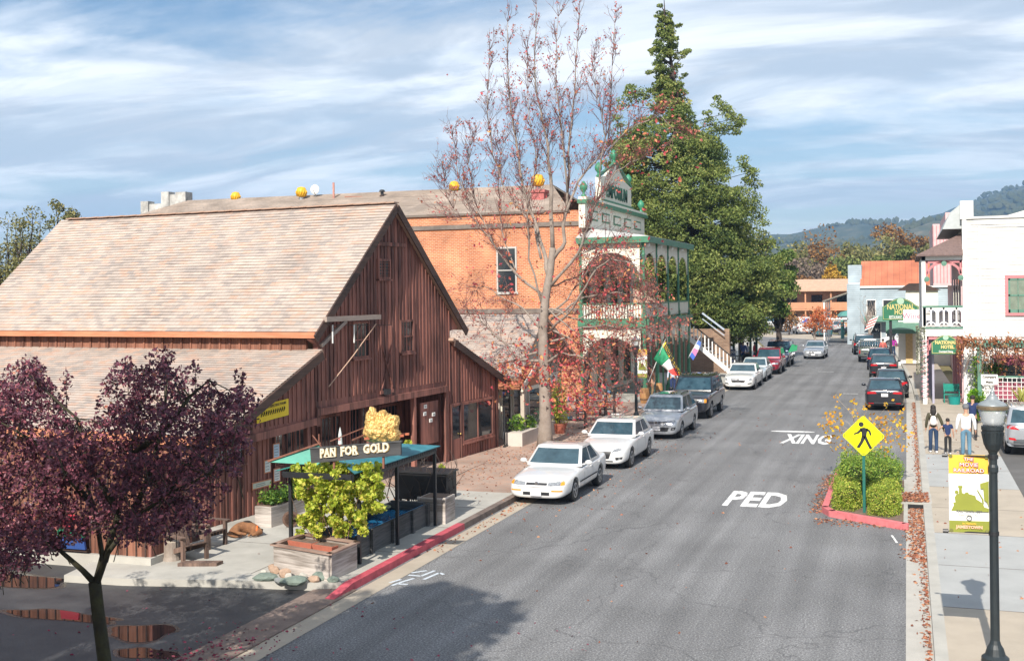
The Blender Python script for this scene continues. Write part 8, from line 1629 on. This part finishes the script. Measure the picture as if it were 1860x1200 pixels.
def person(label, x, y, rz, H_, top, legs, hair=HAIRB, shoes=BLK, long_hair=False, stride=.12, arms=(.02, .03), sleeve=1.0, z=.15, cap=None, build=1.0, hand_to=None, bag=None, fingers=True, elbow=.06, group=None, topn='shirt', bald=False):
    t = thing('person', label, 'person', (x, y, z), rz, group); k = H_/1.75; b = build
    V = lambda x_, y_, z_: (x_*k, y_*k, z_*k)
    J = dict(pel=V(0, 0, .95), ab=V(0, .005, 1.10), ch=V(0, .0, 1.30), nk=V(0, -.01, 1.47), hb=V(0, .0, 1.56), hd=V(0, .01, 1.66))
    def arm(s_, a):
        sh = V(s_*.185*b, 0, 1.42); el = V(s_*(.24*b+a*.6), -.02, 1.13); wr = V(s_*(.26*b+a), elbow, .90)
        if hand_to and hand_to[0] == s_: wr = (hand_to[1], hand_to[2], hand_to[3]); el = ((sh[0]+wr[0])/2+s_*.03, -.03, (sh[2]+wr[2])/2)
        return sh, el, wr
    def leg(s_): return V(s_*.095, 0, .90), V(s_*.10, s_*stride*.5+.02, .50), V(s_*.105, s_*stride*-1 if s_*stride < 0 else s_*stride*-.6, .09)
    LG, RG = leg(-1), leg(1); LA, RA = arm(-1, arms[0]), arm(1, arms[1])
    vs = [J['pel'], J['ab'], J['ch'], J['nk'], J['hb'], J['hd'], V(0, .0, 1.725)]; ed = [(0, 1), (1, 2), (2, 3), (3, 4), (4, 5), (5, 6)]; ra = [(.145*k*b, .10*k), (.125*k*b, .09*k), (.155*k*b, .10*k), .055*k, (.07*k, .08*k), (.082*k, .098*k), (.055*k, .065*k)]
    for A_ in (LA, RA):
        i = len(vs); vs += [A_[0], A_[1], A_[2]]; ed += [(2, i), (i, i+1), (i+1, i+2)]; ra += [.055*k, .042*k, .028*k]
        w_ = Vector(A_[2]); dr = (w_-Vector(A_[1])).normalized(); vs.append(tuple(w_+dr*.07*k)); ed.append((i+2, i+3)); ra.append((.022*k, .04*k))
    for G_ in (LG, RG):
        i = len(vs); vs += [G_[0], G_[1], G_[2], (G_[2][0], G_[2][1]+.13*k, .04*k)]; ed += [(0, i), (i, i+1), (i+1, i+2), (i+2, i+3)]; ra += [.085*k, .06*k, .042*k, .035*k]
    body = skinmesh('body', vs, ed, ra, SKIN, t)
    fm = MB()                                     # fingers, nose and ears joined to the body
    for s_, A_ in ((-1, LA), (1, RA)):
        w_ = Vector(A_[2]); dr = (w_-Vector(A_[1])).normalized(); pal = w_+dr*.085*k; fw = Vector((0, 1, 0)); fw = (fw-dr*fw.dot(dr)).normalized()
        if fingers:
            for j, ln in enumerate((.065, .075, .07, .055)):
                a = pal+fw*(-.026+.0175*j)*-1*k; m1 = a+dr*ln*.5*k; e = m1+(dr*.8+Vector((-s_*.5, 0, 0))).normalized()*ln*.5*k; fm.tube([a-dr*.02*k, m1, e], [.0095*k, .0085*k, .006*k], 6)
            a = w_+dr*.04*k+fw*.03*k; fm.tube([a, a+(dr*.5+fw*.7).normalized()*.03*k, a+(dr*.8+fw*.5).normalized()*.058*k], [.011*k, .01*k, .007*k], 6)
    hd = Vector(J['hd']); fm.blob(hd+Vector((0, .105*k, -.03*k)), (.014*k, .02*k, .022*k), 1, 0)
    for s_ in (-1, 1): fm.blob(hd+Vector((s_*.084*k, .0, -.02*k)), (.012*k, .022*k, .032*k), 1, 0); 
    if fm.v:
        me = body.data; bm = bmesh.new(); bm.from_mesh(me); o_ = [bm.verts.new(p) for p in fm.v]
        for f in fm.f:
            try: bm.faces.new([o_[i] for i in f]).smooth = True
            except ValueError: pass
        bm.to_mesh(me); bm.free()
    ey = MB()
    for s_ in (-1, 1): ey.blob(hd+Vector((s_*.032*k, .088*k, -.005*k)), (.013*k, .008*k, .008*k), 1, 0)
    ey.build('eyes', BLK, body); MB().blob(hd+Vector((0, .095*k, -.065*k)), (.026*k, .008*k, .007*k), 1, 0).build('mouth', M('lips', (.35, .12, .10)), body)
    c_ = 1.16; vs = [J['ab'], J['ch'], V(0, -.005, 1.435), V(0, 0, .93)]; ed = [(0, 1), (1, 2), (0, 3)]; ra = [(.15*k*b, .112*k), (.175*k*b, .12*k), (.085*k, .075*k), (.155*k*b, .115*k)]
    for A_ in (LA, RA):
        i = len(vs); e_ = Vector(A_[0]).lerp(Vector(A_[1]), min(1, sleeve*1.7)); vs += [A_[0], tuple(e_)]; ed += [(1, i), (i, i+1)]; ra += [.074*k, .06*k]
        if sleeve >= 1: vs.append(tuple(Vector(A_[1]).lerp(Vector(A_[2]), .95))); ed.append((i+1, i+2)); ra.append(.040*k)
    skinmesh(topn, vs, ed, ra, top, t)
    vs = [V(0, 0, 1.0), V(0, 0, .94)]; ed = [(0, 1)]; ra = [(.135*k*b, .105*k), (.15*k*b, .115*k)]
    for G_ in (LG, RG): i = len(vs); vs += [G_[0], G_[1], (G_[2][0], G_[2][1], .07*k)]; ed += [(1, i), (i, i+1), (i+1, i+2)]; ra += [.098*k, .074*k, .062*k]
    skinmesh('trousers', vs, ed, ra, legs, t)
    for G_ in (LG, RG): skinmesh('shoe', [(G_[2][0], G_[2][1]-.04*k, .045*k), (G_[2][0], G_[2][1]+.06*k, .045*k), (G_[2][0], G_[2][1]+.17*k, .035*k)], [(0, 1), (1, 2)], [.045*k, .048*k, .036*k], shoes, t, 1)
    if not bald:
        h_ = MB().blob(hd+Vector((0, -.012*k, .028*k)), (.097*k, .112*k, .098*k), 3, .05, 5, 2)
        if long_hair: h_.blob(hd+Vector((0, -.065*k, -.12*k)), (.105*k, .065*k, .19*k), 3, .07, 5, 4)
        h_.build('hair' if not cap else 'hair', hair, body, smooth=True)
    if cap: MB().lathe([(.104*k, 0), (.108*k, .05*k), (.085*k, .11*k), (.02*k, .13*k)], hd+Vector((0, -.005*k, .01*k)), 18).build('cap', cap, t, smooth=True)
    if bag:
        o = skinmesh('backpack', [V(0, -.17, 1.02), V(0, -.19, 1.2), V(0, -.155, 1.40)], [(0, 1), (1, 2)], [(.135*k, .075*k), (.14*k, .08*k), (.075*k, .04*k)], bag, t, 2); m_ = MB()
        for s_ in (-1, 1): m_.tube([V(s_*.09, -.12, 1.42), V(s_*.12, .02, 1.48), V(s_*.13, .12, 1.35), V(s_*.14, .06, 1.12), V(s_*.12, -.12, 1.06)], .016*k, 5)
        m_.build('straps', bag, t); MB().lathe([(.012*k, -.01), (.03*k, -.01), (.03*k, .01), (.012*k, .01), (.012*k, -.01)], V(0, -.205, 1.43), 10, 'y').build('bag_loop', BLK, t)
    return t
def cloth(nm, c, **k): return M('cloth_'+nm, c, .85, .14, 9, .3, bscale=60, **k)
OLV, JEAN, NAVY, WSH, BJ, LJ = cloth('olive', (.06, .055, .03)), cloth('jeans', (.02, .045, .10)), cloth('navy', (.015, .03, .10)), cloth('white', (.72, .72, .74)), cloth('black', (.018, .018, .02)), cloth('light_jeans', (.10, .20, .28))
p = G(1697, 822, .15); woman = person('woman with long dark hair and a white backpack holding a boy\'s hand', p.x-.02, p.y, 0, 1.64, OLV, JEAN, long_hair=True, stride=.10, arms=(.02, .02), bag=cloth('pack_white', (.72, .64, .60)), shoes=WSH, build=.92, hand_to=(1, .335, .03, .80), topn='jacket')
q = G(1722, 824, .15); person('small boy in a navy t-shirt and dark trousers walking beside the woman', q.x, q.y-.05, 0, 1.22, NAVY, BJ, stride=.07, arms=(.0, .02), sleeve=.35, shoes=WSH, build=.95, hand_to=(-1, -.27, .03, .84))
q = G(1755, 829, .15); person('man in a white long-sleeved shirt and grey cap seen from behind', q.x, q.y-.1, 0, 1.76, WSH, LJ, hair=HAIRG, cap=cloth('cap_grey', (.12, .13, .14)), stride=.06, arms=(.0, .0), shoes=LJ, build=1.15)
q = G(1769, 800, .15); person('person in dark clothes walking just ahead of the man in white', q.x-.02, q.y+.2, 0, 1.66, NAVY, BJ, stride=.1, arms=(.02, .03), sleeve=1, build=1.0)
def small(label, u, v, y, H_, top, legs, rz, **k):
    q = YP(u, v, y); return person(label, q.x, y, rz, H_, top, legs, fingers=True, group=None, **k)
small('person in brown standing between the first two green columns', 1182, 700, 59.8, 1.72, cloth('brown', (.10, .05, .03)), cloth('tan', (.22, .14, .07)), R(160), elbow=.1)
small('person in a pale blue shirt standing by the green columns', 1222, 690, 63.0, 1.72, cloth('pale_blue', (.45, .50, .60)), NAVY, R(200), hair=HAIRG)
small('person in a blue shirt with back turned under the shelter', 1350, 640, 88.5, 1.78, cloth('mid_blue', (.10, .14, .35)), NAVY, R(10))
small('person in a white top under the shelter', 1358, 640, 89.2, 1.66, WSH, BJ, R(-30)); small('person in red walking past the shelter', 1371, 640, 90.5, 1.62, cloth('red', (.5, .03, .04)), JEAN, R(-60))
small('woman in a magenta jacket on the far right pavement', 1623, 628, 101, 1.66, cloth('magenta', (.36, .02, .28)), JEAN, R(20), long_hair=True); small('person in red beside the dark sign post', 1604, 640, 95, 1.7, cloth('coral', (.5, .12, .10)), JEAN, R(0))
# ------------------------------------------------------------ curled-up dog
dg = thing('dog', 'brown and black dog with an orange collar curled up asleep on the concrete', 'dog', G(444, 972, .15), R(25)); FUR = M('brown_fur', (.14, .06, .028), .9, .4, 9, .6, 40, col2=(.30, .14, .06)); FURB = M('black_fur', (.022, .016, .013), .9, .4, 9, .6, 40)
skinmesh('body', [(-.28, -.05, .13), (-.18, .12, .16), (.02, .18, .17), (.2, .1, .15), (.3, -.03, .13), (.38, -.14, .10), (.30, -.24, .08), (.20, -.28, .065), (-.34, -.18, .09), (-.18, -.30, .05), (.0, -.33, .04), (-.12, -.12, .08), (.08, -.16, .06), (.24, -.1, .07), (.12, -.28, .045)],
         [(0, 1), (1, 2), (2, 3), (3, 4), (4, 5), (5, 6), (6, 7), (0, 8), (8, 9), (9, 10), (0, 11), (11, 12), (4, 13), (13, 14)], [(.14, .13), (.16, .15), (.16, .16), (.15, .14), (.10, .10), (.085, .08), (.05, .05), (.032, .03), (.06, .06), (.035, .03), (.018, .018), (.06, .05), (.035, .03), (.045, .04), (.03, .025)], FUR, dg)
skinmesh('saddle_fur', [(-.12, .15, .22), (.04, .2, .24), (.19, .12, .21)], [(0, 1), (1, 2)], [(.09, .08), (.12, .11), (.10, .09)], FURB, dg)
MB().lathe([(.11, -.02), (.115, 0), (.11, .02), (.095, .02), (.095, -.02), (.11, -.02)], (.31, -.06, .13), 16, 'x').build('collar', flat('orange_collar', (.7, .14, .02), .6), dg)
for s_ in (-1, 1): MB().prism([(.36+s_*.05, -.12, .16), (.41+s_*.05, -.15, .15), (.38+s_*.07, -.17, .10)], (0, .015, .02)).build('ear', FURB, dg)
MB().blob((.185, -.29, .07), (.02, .016, .015), 1, 0).build('nose', BLK, dg)
# ------------------------------------------------------------ air between here and the hills
hm = bpy.data.materials.new('haze_air'); hm.use_nodes = True; hn = hm.node_tree.nodes; hn.remove(hn['Principled BSDF'])
pv = hn.new('ShaderNodeVolumePrincipled'); pv.inputs['Color'].default_value = (.36, .62, 1.0, 1); pv.inputs['Density'].default_value = .00026; pv.inputs['Anisotropy'].default_value = .1
hm.node_tree.links.new(pv.outputs[0], hn['Material Output'].inputs['Volume'])
o = MB().box(-3010, 3010, -310, 3560, -1.1, 300).build('haze', hm); o['kind'] = 'stuff'; tag(o, 'thin blue haze softening the distant hills', 'haze')
